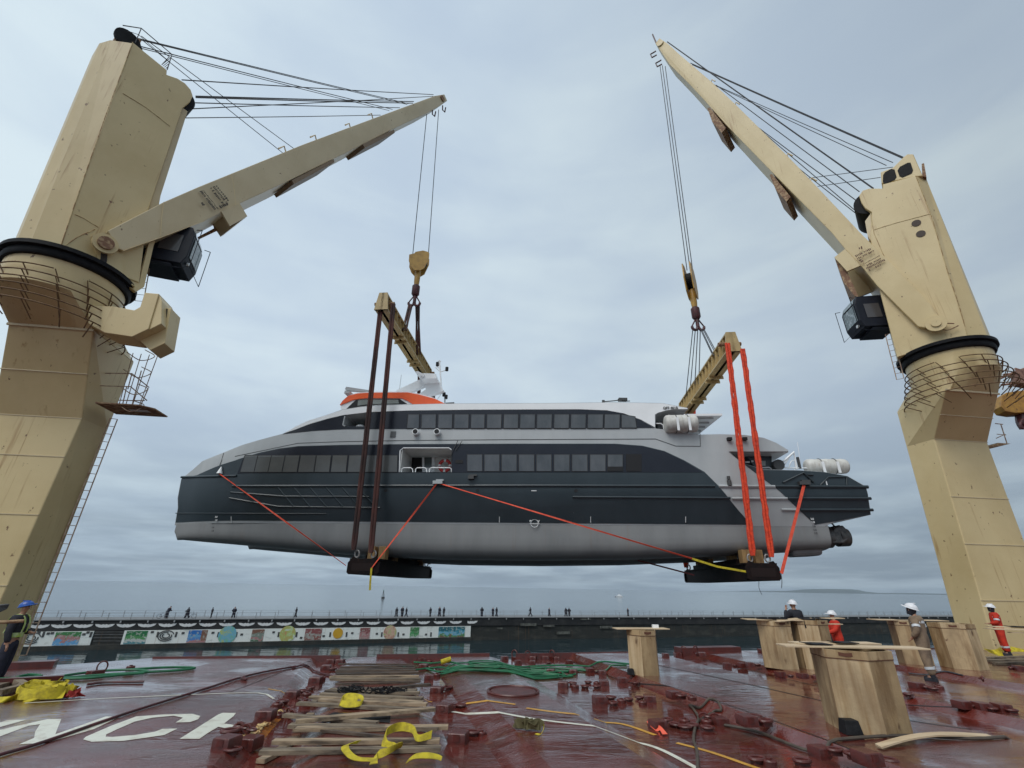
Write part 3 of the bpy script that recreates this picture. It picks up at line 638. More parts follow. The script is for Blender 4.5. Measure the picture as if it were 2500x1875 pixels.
# tower: near side panel outline and the back wedge
side = [(144, 616), (182, 500), (324, 103), (408, 171), (407, 182), (433, 191), (452, 203), (466, 219), (471, 234), (464, 249), (446, 263), (362, 513), (340, 690), (250, 655)]
build_prism_uz(KL, poly3(KL, side, 1.3), 'tower', CREAM, CL, bevel=.03)
b0, b1 = KL.loc(KL.p(144, 616, 1.3)), KL.loc(KL.p(324, 103, 1.3))
MB().loft([[KL.W(b0[0]+.02, 1.29, b0[1]-.2), KL.W(b0[0]-.72, .80, b0[1]-.2), KL.W(b0[0]-1.02, .2, b0[1]-.2), KL.W(b0[0]-1.02, -.8, b0[1]-.2), KL.W(b0[0]+.02, -1.29, b0[1]-.2)],
           [KL.W(b1[0]+.02, 1.29, b1[1]-.05), KL.W(b1[0]-.62, .80, b1[1]-.25), KL.W(b1[0]-.86, .2, b1[1]-.25), KL.W(b1[0]-.86, -.8, b1[1]-.25), KL.W(b1[0]+.02, -1.29, b1[1]-.05)]]).build('tower_back', CREAM, CL)
# pale front chamfer strip and front foot
plate(KL, [(446, 263), (458, 272), (392, 478), (380, 545), (362, 513)], 1.15, 2.3, 'tower_front', CREAM2, CL)
plate(KL, [(255, 655), (340, 690), (352, 640), (372, 560), (395, 500), (412, 492), (402, 520), (375, 600), (352, 700), (332, 712)], 1.25, .2, 'tower_front_bracket', CREAM, CL)
# rusty plate seams on the tower and boom
SEAMR = mat('rust_seam', (.30, .17, .07), .7, (.55, .43, .22), 2.5, lo=.45, hi=.55)
for pp in ([(144, 614), (182, 500), (258, 282), (324, 103)], [(300, 228), (356, 262), (415, 308)], [(182, 523), (205, 533), (240, 555)], [(150, 606), (190, 578), (232, 560)]):
    MB().tube([KL.p(*q, 1.305) for q in pp], .016, 5).build('plate_seam', SEAMR, CL)
for pp in ([(400, 493), (395, 530), (392, 577)], [(565, 424), (572, 462), (575, 500)], [(301, 612), (400, 577), (500, 539)]): MB().tube([KL.p(*q, 1.6) for q in pp], .012, 5).build('plate_seam', CREAM, CL)
# sheave head
MB().loft([[KL.W(u, w, z) for u, w in ((-2.25, .6), (-1.45, .85), (-1.45, -.85), (-2.25, -.6))] for z in (24.3, 25.9)]).build('sheave_head', RUSTY, CL, bevel=.05)
mb = MB(); hc = KL.loc(KL.p(312, 96, .9))
for w in (.85, .45, -.45): mb.disc(KL.W(hc[0]+(.0 if w > .5 else .15), w, hc[1]+(0 if w > .5 else .2)), KL.w, .5, .16, 20)
mb.build('sheave', BLACK, CL)
mb = MB()
for w in (-.9, .9): mb.disc(KL.W(*[0]*0, *(KL.loc(KL.p(440, 228, 1.3))[0], w, KL.loc(KL.p(440, 228, 1.3))[1])), KL.w, .62, .3, 26)
mb.disc(KL.W(KL.loc(KL.p(441, 228, 1.3))[0], 0, KL.loc(KL.p(441, 228, 1.3))[1]), KL.w, .72, 2.2, 28); mb.build('luffing_sheave', BLACK, CL)
# access railing at the tower head
mb = MB(); A = KL.p(300, 62, 1.1); B_ = KL.p(345, 69, 1.1); C_ = KL.p(420, 133, 1.1); D_ = KL.p(408, 170, 1.1); E_ = KL.p(330, 104, 1.1)
mb.tube([A, B_, C_, D_], .025, 5); mb.tube([B_, E_], .02, 5); mb.tube([lerp(A, E_, .3), lerp(B_, E_, .45), lerp(C_, D_, .5)], .018, 4); mb.tube([KL.p(395, 158, 1.1), KL.p(412, 140, 1.1)], .018, 4)
for k in range(4): mb.tube([lerp(KL.p(395, 158, 1.1), D_, k/4), lerp(C_, D_, .2+k*.2)], .012, 4)
mb.build('access_railing', ROPE, CL)
# boom
poly = [(263, 563), (400, 493), (485, 456), (739, 353), (909, 290), (1061, 234), (1085, 230), (1092, 246), (1075, 258), (1041, 277), (976, 307), (841, 375), (712, 438), (585, 497), (502, 538), (400, 577), (301, 612), (288, 606)]
jl = jib(KL, CL, poly, 1.62, .75); JL = build_prism_uz(KL, jl, 'boom', CREAM2, CL, bevel=.03)
def onboom(poly_w, K, px, w): return K.p(*px, w)
for a, b_, off in (((712, 440), (815, 388), 1.3), ((885, 352), (962, 316), 1.15)):
    P = [KL.p(*a, off), KL.p(*b_, off), KL.p(b_[0]+2, b_[1]+8, off), KL.p(a[0]+6, a[1]+9, off)]
    MB().prism(P, -KL.w*1.9).build('boom_stiffener', mat('stiffener_brown', (.22, .15, .09), .6), CL)
for x, y in ((766, 342), (905, 287), (690, 370), (850, 312)):
    c = KL.p(x, y, .9); MB().tube([c+KL.u*-.25, c+np.array([0, 0, .45]), c+KL.u*.25], .05, 5).build('boom_lug', CREAM2, CL)
# bracket under the boom with its opening
plate(KL, [(540, 516), (585, 496), (604, 528), (561, 551)], 1.5, .12, 'boom_bracket', CREAM2, CL)
plate(KL, [(585, 496), (604, 528), (598, 531), (578, 500)], 1.4, 2.6, 'boom_bracket', CREAM2, CL)
plate(KL, [(430, 610), (602, 529), (590, 500), (520, 535), (525, 556), (480, 580), (470, 560), (425, 580)], -1.1, .12, 'boom_bracket', RUSTY, CL)
mb = MB()
for x, y in ((1050, 272), (1075, 262)):
    c = KL.p(x, y, .4)
    for w in (.3,): mb.tube([c+KL.w*w, c+KL.w*w+np.array([0, 0, -.55])+KL.u*.05, c+KL.w*w+np.array([0, 0, -.5])+KL.u*.35, c+KL.w*w+KL.u*.4+np.array([0, 0, .2])], .06, 5)
mb.build('tip_bracket', MAROON, CL)
mb = MB(); c = KL.p(1080, 240, .8); mb.disc(c, KL.w, .28, .12, 18).build('tip_pin', RUSTY, CL)
mb = MB(); c = KL.p(257, 595, 1.66)
mb.disc(c, KL.w, .42, .1, 24); mb.build('boom_pivot', CREAM, CL); MB().disc(c+KL.w*.07, KL.w, .27, .12, 18).build('pivot_pin', RUSTY, CL)
m = mat('oil_stain', (.03, .022, .018), .7)
plate(KL, [(247, 600), (263, 600), (262, 632), (258, 654), (243, 650), (246, 628)], 1.43, .02, 'oil_stain', m, CL)
plate(KL, [(225, 575), (262, 563), (300, 612), (300, 668), (330, 700), (255, 660), (235, 620)], 1.4, .22, 'pivot_bracket', CREAM, CL)
cab(KL, CL, (424, 614), .5, .62, (1.75, 1.5, 2.05), 1, '')
# stencilled load table on the boom (rows of small worn marks)
def loadtable(K, root, rows, m):
    mb = MB()
    for (a, b_, n, h, wd) in rows:
        A = K.p(*a, 1.62); B_ = K.p(*b_, 1.62); d = (B_-A)/n
        for i in range(n):
            if random.random() < .12: continue
            c = A+d*(i+.5); dv = d/np.linalg.norm(d); up = np.cross(K.w, dv)
            mb.box(c+K.w*.006+up*random.uniform(-.01, .01), (np.linalg.norm(d)*random.uniform(.45, .8), h*random.uniform(.5, 1), .012), [dv, up, K.w])
    mb.build('load_table', m, root)
STN = mat('stencil_black', (.05, .04, .035), .7)
loadtable(KL, CL, [((490, 466), (526, 512), 16, .16, 1), ((496, 465), (533, 511), 16, .06, 1), ((514, 458), (548, 502), 14, .13, 1), ((521, 455), (556, 498), 14, .13, 1), ((527, 452), (562, 496), 9, .12, 1), ((536, 506), (556, 498), 5, .2, 1), ((492, 494), (500, 506), 3, .18, 1)], STN)
ropes(KL, CL, [((330, 92), (997, 253), .024, .5, .5), ((332, 95), (994, 255), .024, -.3, -.3), ((338, 112), (958, 267), .024, .5, .5), ((345, 118), (950, 270), .02, .1, .1),
  ((444, 195), (1058, 231), .028, .6, .5), ((478, 235), (1010, 248), .034, .6, .5), ((478, 238), (1008, 252), .034, -.3, -.3), ((475, 251), (976, 263), .026, .6, .5), ((462, 266), (1058, 235), .026, .3, .3),
  ((449, 288), (929, 281), .022, .6, .6), ((345, 88), (719, 364), .02, .8, .8), ((350, 100), (691, 374), .02, .2, .8)])
# gantry arm beside the head, caged ladder and platform
V0 = np.array([0, 0, -.01])
def pn(x, y, o): return PLANE(x, y, P0L+NV*o, NV)
arm = [(215, 745), (277, 748), (328, 757), (342, 749), (353, 714), (388, 717), (362, 803), (322, 822), (255, 812), (215, 790)]
MB().prism([pn(x, y, -2.) for x, y in arm], NV*.95).build('side_arm', CREAM, CL, bevel=.02)
MB().prism([pn(x, y, -1.95) for x, y in ((388, 717), (395, 735), (394, 790), (364, 805))], NV*1.0).build('side_arm', CREAM, CL, bevel=.02)
MB().prism([pn(x, y, -1.6) for x, y in ((392, 752), (418, 752), (402, 838), (366, 855), (330, 822), (362, 803))], NV*.75).build('side_arm', CREAM, CL, bevel=.02)
mb = MB().prism([pn(x, y, -1.62) for x, y in ((388, 756), (409, 754), (405, 778), (388, 768))], NV*.1); mb.build('side_arm_opening', DARK, CL)
LP = mat('ladder_paint', (.45, .34, .24), .6, (.2, .1, .07), 5.)
o_ = .2
A_p = pn(232, 984, -.25); MB().prism([A_p, A_p+AV*1.55, A_p+AV*1.95+NV*.35, A_p+AV*1.95+NV*1.3, A_p+NV*1.3], np.array([0, 0, .05])).build('platform', RUSTY, CL)
MB().prism([A_p+AV*.9+NV*.5+V0, A_p+AV*1.6+NV*.5+V0, A_p+AV*1.6+NV*.75+V0, A_p+AV*.9+NV*.75+V0], np.array([0, 0, .006])).build('grating', MARK, CL)
mb = MB()
for y0, y1 in ((911, 912), (942, 944), (977, 978)): mb.tube([pn(245 if y0 < 970 else 290, y0, 0), pn(322-(y0-911)*.1, y1, 0), pn(364-(y0-911)*.16, y1+34 if y0 < 970 else 978, .3)], .022, 5)
for a, b_ in (((322, 912), (312, 950)), ((345, 905), (322, 990)), ((362, 948), (338, 1002)), ((309, 945), (300, 985))): mb.tube([pn(*a, 0), pn(*b_, 0)], .02, 5)
for t_ in np.linspace(0, 1, 4):
    a = lerp((310, 860), (285, 985), t_); b_ = lerp((378, 870), (352, 990), t_)
    mb.tube(spline([pn(*a, 0), pn((a[0]+b_[0])/2, a[1]+20, -.3), pn(*b_, .1), pn((a[0]+b_[0])/2+10, a[1]-6, .5)], 5), .018, 4)
for k in range(4): a = lerp((325, 862), (385, 868), k/3); mb.tube([pn(*a, .1), pn(a[0]-34-k*4, a[1]+125, .1)], .02, 4)
mb.build('ladder_cage', LP, CL)
ladder(CL, pn(372, 560, .2)*1, pn(340, 735, .2), .35, AV, m=LP)
ladder(CL, PLANE(270, 1022, P0L+NV*1.2, NV)+AV*.12, PLANE(43, 1600, P0L+NV*1.2, NV)+AV*.12, .24, AV+NV*.4, m=mat('ladder_pale', (.6, .45, .33), .6, (.35, .2, .13), 5.))
# ------------------------------------------------------------------ right crane
KR = Crane(22.3, 21.1, (-.757, .654))
CRr = thing('ship_crane', 'cream deck crane at the right with its boom pointing steeply up to the left', 'crane', (22.3, 21.1, 0), 'deck cranes of the ship')
P0R = np.array([20.03, 21.69, 0])
ztR, topR = pedestal(KR, CRr, [(2432, 1591), (2281, 1072)], (2430, 1083), [(2325, 1503), (2211, 1085)], (2310, 950), None, 1.72, 1, None, P0R, 1.7)
side = [(2190, 872), (2150, 720), (2125, 583), (2128, 518), (2112, 508), (2103, 495), (2097, 478), (2106, 465), (2122, 460), (2155, 460), (2155, 450), (2236, 429), (2274, 526), (2312, 657), (2358, 800), (2366, 832), (2300, 838)]
build_prism_uz(KR, poly3(KR, side, 1.3), 'tower', CREAM, CRr, bevel=.03)
b0, b1 = KR.loc(KR.p(2366, 832, 1.3)), KR.loc(KR.p(2236, 429, 1.3))
MB().loft([[KR.W(b0[0]+.02, 1.29, b0[1]-.2), KR.W(b0[0]-.72, .8, b0[1]-.2), KR.W(b0[0]-.9, .2, b0[1]-.2), KR.W(b0[0]-.9, -.8, b0[1]-.2), KR.W(b0[0]+.02, -1.29, b0[1]-.2)],
           [KR.W(b1[0]+.02, 1.29, b1[1]-.05), KR.W(b1[0]-.42, .8, b1[1]-.05), KR.W(b1[0]-.5, .2, b1[1]-.05), KR.W(b1[0]-.5, -.8, b1[1]-.05), KR.W(b1[0]+.02, -1.29, b1[1]-.05)]]).build('tower_back', CREAM, CRr)
for pp in ([(2125, 520), (2134, 570), (2165, 640)], [(2134, 561), (2185, 545), (2272, 522)], [(2236, 429), (2274, 526), (2312, 657), (2340, 740), (2366, 832)]): MB().tube([KR.p(*q, 1.305) for q in pp], .016, 5).build('plate_seam', SEAMR, CRr)
plate(KR, [(2128, 518), (2112, 540), (2118, 575), (2160, 640), (2172, 640), (2150, 570)], 1.15, 2.3, 'tower_front', CREAM2, CRr)
plate(KR, [(2152, 448), (2150, 420), (2180, 409), (2204, 385), (2215, 376), (2230, 376), (2253, 429), (2236, 431)], 1.2, 2.3, 'sheave_head', CREAM, CRr, bevel=.04)
for px in ([(2156, 427), (2161, 420), (2176, 412), (2184, 414), (2189, 432), (2184, 439), (2160, 449), (2155, 444)], [(2191, 416), (2197, 407), (2216, 397), (2223, 397), (2229, 415), (2226, 423), (2203, 433), (2196, 430)]):
    plate(KR, px, 1.225, .06, 'sheave_window', BLACK, CRr)
plate(KR, [(2250, 400), (2256, 398), (2262, 432), (2252, 430)], 1.1, 1., 'sheave_guard', RUSTY, CRr)
mb = MB(); u_, z_ = KR.loc(KR.p(2122, 488, 1.3)); mb.disc(KR.W(u_, 0, z_), KR.w, .78, 2.2, 28); mb.build('luffing_sheave', BLACK, CRr)
for px in ((2237, 545), (2248, 571)):
    mb = MB(); c = KR.p(*px, 1.3); mb.disc(c+KR.w*.01, KR.w, .2, .04, 20); mb.build('vent_hole', mat('vent_brown', (.06, .04, .03), .7), CRr)
poly = [(1610, 93), (1630, 106), (1658, 132), (1740, 202), (1800, 259), (1927, 385), (2009, 471), (2107, 575), (2171, 637), (2280, 751), (2292, 772), (2258, 800), (2242, 797), (2206, 762), (2141, 697), (2109, 657), (2063, 608), (2031, 569), (1863, 398), (1771, 303), (1718, 243), (1677, 199), (1635, 158), (1600, 106)]
jr = jib(KR, CRr, poly, 1.62, .65); build_prism_uz(KR, jr, 'boom', CREAM, CRr, bevel=.03)
for a, b_ in (((1733, 262), (1772, 312)), ((1885, 425), (1930, 480))):
    P = [KR.p(*a, 1.1), KR.p(*b_, 1.1), KR.p(b_[0]-10, b_[1]+12, 1.1), KR.p((a[0]+b_[0])/2-14, (a[1]+b_[1])/2+10, 1.1), KR.p(a[0]-6, a[1]+2, 1.1)]
    MB().prism(P, -KR.w*2.3).build('boom_stiffener', RUSTY, CRr)
plate(KR, [(2037, 628), (2063, 608), (2110, 657), (2101, 648), (2068, 662)], 1.5, .12, 'boom_bracket', CREAM, CRr)
plate(KR, [(2037, 628), (2068, 662), (2096, 725), (2086, 722), (2060, 690)], 1.3, 2.4, 'boom_bracket', RUSTY, CRr)
plate(KR, [(2068, 662), (2101, 648), (2145, 705), (2096, 725)], -.7, .12, 'boom_bracket', CREAM, CRr)
mb = MB()
for x, y in ((1604, 130), (1617, 152)):
    c = KR.p(x, y, .5)
    for w in (.25,): mb.tube([c+KR.w*w, c+KR.w*w+KR.u*.55+np.array([0, 0, .1]), c+KR.w*w+KR.u*.45+np.array([0, 0, -.5]), c+KR.w*w+np.array([0, 0, -.6])], .07, 5)
mb.tube([KR.p(1602, 105, 0), KR.p(1593, 84, 0)], .07, 5); mb.build('tip_bracket', MAROON, CRr)
MB().disc(KR.p(1612, 106, .75), KR.w, .3, .1, 18).build('tip_pin', CREAM, CRr)
for x, y in ((1799, 258), (1927, 384), (1740, 202), (1985, 445)): c = KR.p(x, y, .9); MB().tube([c+KR.u*-.2, c+np.array([0, 0, .4]), c+KR.u*.2], .05, 5).build('boom_lug', CREAM, CRr)
mb = MB(); c = KR.p(2285, 790, 1.66); mb.disc(c, KR.w, .42, .1, 24); mb.disc(c+KR.w*.06, KR.w, .2, .12, 18); mb.build('boom_pivot', CREAM, CRr)
mb = MB(); 
for pp in ([(2262, 782), (2280, 800), (2300, 790), (2330, 790)], [(2277, 752), (2290, 772), (2300, 800)], [(2270, 795), (2310, 806), (2340, 795)]): mb.tube(spline([KR.p(*q, 1.5) for q in pp], 4), .03, 5)
mb.build('grease_pipe', RUSTY, CRr)
cab(KR, CRr, (2117, 775), .4, .55, (1.7, 1.5, 1.95), 1, '')
loadtable(KR, CRr, [((2088, 626), (2130, 606), 12, .16, 1), ((2092, 632), (2134, 612), 12, .12, 1), ((2108, 645), (2148, 624), 12, .07, 1), ((2112, 650), (2158, 628), 13, .13, 1), ((2114, 656), (2160, 634), 13, .16, 1), ((2120, 660), (2152, 646), 6, .13, 1), ((2096, 607), (2106, 604), 2, .2, 1), ((2098, 634), (2106, 640), 2, .2, 1)], mat('stencil_brown', (.11, .05, .03), .7))
ropes(KR, CRr, [((1629, 102), (2132, 460), .045, .4, .6), ((1686, 154), (2205, 384), .03, .4, .4), ((1690, 158), (2207, 388), .03, -.2, -.2), ((1740, 205), (2180, 397), .022, .4, .4), ((1742, 207), (2164, 404), .022, .0, .3), ((1749, 208), (2098, 468), .028, .4, .6),
  ((1844, 306), (2091, 490), .028, .4, .6), ((1850, 312), (2101, 525), .026, .4, .6), ((1946, 408), (2101, 530), .026, .4, .6), ((1974, 435), (2180, 408), .02, .5, .5), ((1996, 455), (2150, 433), .02, .5, .5)])
ladder(CRr, KR.p(2170, 815, 1.), KR.p(2198, 925, 1.), .3, KR.u, m=LP)
def pr(x, y, o): return PLANE(x, y, P0R+NV*o, NV)
MB().prism([pr(2436, 1081, 0), pr(2468, 1083, 0), pr(2434, 1090, 0)], NV*.9).build('platform', RUSTY, CRr)
mb = MB(); mb.tube([pr(2443, 1035, 0), pr(2458, 1082, 0)], .025, 5); mb.tube([pr(2434, 1060, 0), pr(2456, 1062, 0)], .02, 5); mb.tube([pr(2432, 1070, 0), pr(2454, 1060, 0)], .02, 5); mb.tube([pr(2430, 1034, 0), pr(2448, 1036, 0)], .025, 5); mb.build('platform_rail', LP, CRr)
# ------------------------------------------------------------------ hoist ropes, hook blocks, spreaders and slings
tipL = KL.p(1058, 262, 0); tipR = KR.p(1618, 152, 0)
def hookblock(name, lab, cen_px, cen2, Y, pl, tip_px_list, rope_px, yaw, scale=1.):
    gp = (-.42, .34) if yaw < .5 else (-.30, .22)
    """cen_px list of plate outline pixels at depth Y"""
    P = [PY(*q, Y) for q in pl]; c = sum(P)/len(P); r = thing('hook_block', lab, 'hook block', (c[0], c[1], c[2]), 'hook blocks under the booms')
    M3 = lambda p: c+np.array([(p[0]-c[0])*math.cos(yaw)-0*math.sin(yaw), (p[0]-c[0])*math.sin(yaw), p[2]-c[2]])
    ax = np.array([-math.sin(yaw), math.cos(yaw), 0]); Q_ = [M3(p) for p in P]
    for s_ in gp: MB().prism([q+ax*s_ for q in Q_], ax*.08).build('cheek_plate', HOOKY, r, bevel=.01)
    mb = MB(); mb.disc(c+np.array([0, 0, .1]), ax, .62*scale, .5, 26).build('sheave', BLACK, r)
    return r, c
pl = [(1000, 632), (1012, 628), (1015, 624), (1033, 619), (1044, 621), (1048, 624), (1047, 637), (1036, 661), (1027, 667), (1012, 668), (1004, 660), (999, 647)]
YL = 29.6; hbL, cL = hookblock('hook_block', 'broad yellow hook block hanging from the left crane', None, None, YL, pl, None, None, .15)
pl = [(1664, 655), (1672, 648), (1690, 653), (1704, 665), (1712, 688), (1708, 708), (1696, 716), (1680, 712), (1668, 690)]
YR = 28.2
pl = [(1640, 642), (1665, 636), (1688, 644), (1702, 662), (1706, 690), (1696, 712), (1676, 716), (1652, 705), (1640, 676)]
pl = [(x+12, y+14) for x, y in pl]
hbR, cR = hookblock('hook_block', 'narrow edge-on yellow hook block hanging from the right crane', None, None, YR, pl, None, None, 1.02)
def hang(K, hb, c, hookpx, Y, tips, tops, lab, tl):
    H = PY(*hookpx, Y); bot = H
    # swivel, maroon socket, ramshorn hook
    z1 = c[2]-.9; x, y = c[0], c[1]
    MB().loft([circ((x, y), .16, z1+.25, 12), circ((x, y), .24, z1, 12), circ((x, y), .22, z1-.9, 12), circ((x, y), .18, z1-1.3, 12)]).build('swivel', HOOKY, hb, smooth=True)
    MB().loft([circ((x, y), .2, z1-1.28, 14), circ((x, y), .3, z1-1.4, 14), circ((x, y), .3, z1-2.1, 14), circ((x, y), .2, z1-2.25, 14)]).build('socket', MAROON, hb, smooth=True)
    mb = MB(); zb = z1-3.1
    mb.tube([(x, y, z1-2.2), (x, y, zb+.2)], .13, 8)
    for s_ in (-1, 1): mb.tube(spline([(x, y, zb+.35), (x+s_*.1, y, zb+.02), (x+s_*.26, y, zb-.04), (x+s_*.40, y, zb+.08), (x+s_*.40, y, zb+.28), (x+s_*.22, y, zb+.6), (x+s_*.06, y, zb+.9)], 4), [.10]*16+[.05]*9, 8)
    mb.build('hook', MAROON, hb, smooth=True)
    for i, (a, b_) in enumerate(zip(tips, tops)):
        A = K.p(*a, 0); B_ = PY(*b_, Y); B_[2] -= .3
        MB().tube([A, B_], .032, 6).build('hoist_rope', ROPE, hb)
    return np.array([x, y, zb])
hL = hang(KL, hbL, cL, (1016, 725), YL, [(1042, 278), (1071, 268)], [(1007, 630), (1046, 624)], '', '')
hR = hang(KR, hbR, cR, (1697, 760), YR, [(1611, 158), (1617, 160), (1624, 162)], [(1676, 652), (1684, 655), (1691, 662)], '', '')
def spreader(lab, ztop, zbot, near, far, hk, slm, sl_r, slpx, slab_, nsl):
    """hollow trapezoid beam from near to far end (xy), heights ztop..zbot"""
    a = np.array([*near, 0.]); b_ = np.array([*far, 0.]); d = (b_-a)/np.linalg.norm(b_-a); s = np.array([d[1], -d[0], 0]); Lb = np.linalg.norm(b_-a)
    r = thing('spreader_beam', lab, 'spreader beam', tuple((a+b_)/2+np.array([0, 0, zbot])), 'spreader beams above the ferry')
    z = np.array([0, 0, 1.]); H = ztop-zbot; mid = (a+b_)/2
    mb = MB(); mb.box(mid+z*(zbot+H/2), (.16, Lb, H), [s, d, z]); mb.box(mid+z*(ztop-.04), (.5, Lb-.02, .08), [s, d, z]); mb.box(mid+z*(zbot+.04), (.8, Lb-.02, .08), [s, d, z]); mb.build('girder', BEAM, r)
    for k in np.linspace(.06, .94, 15):
        p = a+d*Lb*k; q = [p-s*.24+z*(ztop-.09), p+s*.24+z*(ztop-.09), p+s*.38+z*(zbot+.09), p-s*.38+z*(zbot+.09)]; MB().prism(q, d*.035).build('rib', BEAM, r)
    mb = MB()
    for p, e in ((a, 1), (b_, -1)):
        q = [p-s*.26+z*ztop, p+s*.26+z*ztop, p+s*.43+z*zbot, p-s*.43+z*zbot]; mb.prism(q, d*e*.12)
    mb.build('end_plate', BEAM, r)
    for p, e in ((a, 1), (b_, -1)):
        MB().tube([p+d*e*.45-s*.62+z*(zbot+H*.55), p+d*e*.45+s*.62+z*(zbot+H*.55)], .12, 10).build('trunnion', RUSTY, r)
    mb = MB()
    for k in (.30, .36, .62, .68): mb.box(a+d*Lb*k+z*(zbot-.1), (.9, .06, .2), [s, d, z])
    mb.build('lug', BEAM, r)
    return r, a, b_, d, s
nL = np.array([-7.95, 23.7]); fL = np.array([-6.9, 34.6]); nR = np.array([12.25, 22.6]); fR = np.array([13.3, 33.6])
spL, aL, bL, dL, sL = spreader('ochre spreader beam hung with brown slings above the orange wheelhouse', 2.1+.691*23.7, 2.1+.640*23.7, nL, fL, hL, SLING, .1, None, '', 4)
spR, aR, bR, dR, sR = spreader('ochre spreader beam hung with orange slings above the ferry stern', 2.1+.591*22.6, 2.1+.537*22.6, nR, fR, hR, ORSL, .12, None, '', 4)
def hooksling(h, a, d, s, Lb, z, fr, r, m, labs, grp):
    for i, (k, ss, dx) in enumerate(fr):
        e = a+d*Lb*k+s*ss+np.array([0, 0, z]); st = h+np.array([dx, 0, .05])
        mb = MB(); o2 = np.array([.09, 0, 0]) if r < .05 else np.array([.07, 0, 0])
        mb.tube([st-o2, e-o2], r, 6); mb.tube([st+o2, e+o2*2], r, 6)
        tag(mb.build('lifting_sling', m, smooth=True), labs[i], 'sling', grp)
hooksling(hL, aL, dL, sL, 11., 2.1+.66*23.7, [(.30, .35, -.3), (.44, -.35, -.22), (.62, .35, .22), (.80, -.35, .3)], .075, SLING, ['brown sling from the left hook to the near part of its spreader', 'brown sling from the left hook to the middle of its spreader', 'brown sling from the left hook crossing to the far part of its spreader', 'brown sling from the left hook to the far end of its spreader'], 'slings under the left hook')
hooksling(hR, aR, dR, sR, 11., 2.1+.57*22.6, [(.18, -.3, .3), (.30, .3, .22), (.56, -.3, .05), (.78, -.3, -.3)], .03, ROPE, ['thin black sling from the right hook to the near end of its spreader', 'thin black sling from the right hook to the near middle of its spreader', 'thin black sling dropping straight from the right hook to its spreader', 'thin black sling from the right hook to the far end of its spreader'], 'slings under the right hook')
# ================================================================== FERRY
FT = np.array([.99642, -.08455, 0]); FN = np.array([.08455, .99642, 0]); F0 = np.array([0, 23.9, 0]); BEAMW = 9.4
def FPt(s, d, z): return F0+FT*s+FN*d+np.array([0, 0, float(z)])
def fraw(x, y, d=0.): P = PLANE(x, y, F0+FN*d, FN); return np.dot(P-F0, FT), P[2]
ZWL = fraw(1250, 1279)[1]; ZCH = fraw(1250, 1206)[1]; SBOW = fraw(427, 1270, 1.35)[0]; ZTOP = fraw(1250, 985)[1]
def inset(s, z):
    k = max(0., min(1., (SBOW+5.5-s)/5.5)); a = 1.25*k**2.2
    if z > ZCH+2.: a += .10*min(1, (z-ZCH-2.)/4)+ max(0., min(1., (SBOW+13-s)/13))**1.5*.9*max(0., min(1, (z-ZCH-2.)/3))
    if z < ZCH: a += .42*min(1., (ZCH-z)/(ZCH-ZWL))
    return a
def fs(x, y, off=0.):
    d = 0.
    for _ in range(8): s, z = fraw(x, y, d-off); d = inset(s, z)
    return s, z
def flat(poly, near, far=None, mi=0, step=.8):
    """closed body (or thin panel) with the side outline poly of (s,z); near(s,z), far(s,z) give depths"""
    bm = bmesh.new(); bm.faces.new([bm.verts.new((s, z, 0)) for s, z in poly])
    smin = min(p[0] for p in poly); smax = max(p[0] for p in poly); zmin = min(p[1] for p in poly); zmax = max(p[1] for p in poly)
    cuts = [((s, 0, 0), (1, 0, 0)) for s in np.arange(math.floor(smin/step)*step, min(smax, SBOW+14), step) if smin < s < smax]
    cuts += [((0, z, 0), (0, 1, 0)) for z in list(np.arange(ZCH-3, ZCH+8, 1.0))+[ZCH, ZCH+2.] if zmin < z < zmax]
    for co_, no in cuts: bmesh.ops.bisect_plane(bm, geom=bm.verts[:]+bm.edges[:]+bm.faces[:], dist=1e-5, plane_co=co_, plane_no=no)
    bmesh.ops.remove_doubles(bm, verts=bm.verts[:], dist=1e-4)
    bm.verts.ensure_lookup_table(); bm.verts.index_update()
    sz = [(v.co.x, v.co.y) for v in bm.verts]; n = len(sz)
    A = [FPt(s, near(s, z), z) for s, z in sz]; B_ = [FPt(s, far(s, z), z) for s, z in sz]; fsx = []
    for f in bm.faces:
        idx = [v.index for v in f.verts]; fsx.append(tuple(idx)); fsx.append(tuple(i+n for i in idx[::-1]))
    for e in bm.edges:
        if len(e.link_faces) == 1: a, b_ = e.verts[0].index, e.verts[1].index; fsx.append((a, b_, b_+n, a+n))
    bm.free(); return A+B_, fsx
def panel(pix, name, m, root, proud=.02, th=.015, raw=False, step=.8, far_side=False, **kw):
    poly = pix if raw else [fs(*q, proud) for q in pix]
    mb = MB(); mb.add(*flat(poly, lambda s, z: inset(s, z)-proud, lambda s, z: inset(s, z)-proud+th+.004, step=step)); 
    if far_side: m2 = MB(); m2.add(*flat(poly, lambda s, z: BEAMW-inset(s, z)+proud, lambda s, z: BEAMW-inset(s, z)+proud-th, step=step)); m2.build(name, m, root, smooth=True)
    kw.setdefault('smooth', True)
    return mb.build(name, m, root, **kw)
def bar(pix, r, name, m, root, off=.03, n=6, k=1):
    P = []
    for a, b_ in zip(pix, pix[1:]):
        for j in range(max(1, int(abs(a[0]-b_[0])/30)+1)): P.append(lerp(a, b_, j/max(1, int(abs(a[0]-b_[0])/30)+1)))
    P.append(np.array(pix[-1], float)); L = []
    for q in P: s, z = fs(q[0], q[1], off); L.append(FPt(s, inset(s, z)-off, z))
    mb = MB(); mb.tube(L, r, n); return mb.build(name, m, root, smooth=True)
FE = thing('catamaran_ferry', 'large grey and black catamaran passenger ferry with orange wheelhouse roof hanging between the cranes', 'ferry', tuple(FPt(0, 4.7, ZWL-2)))
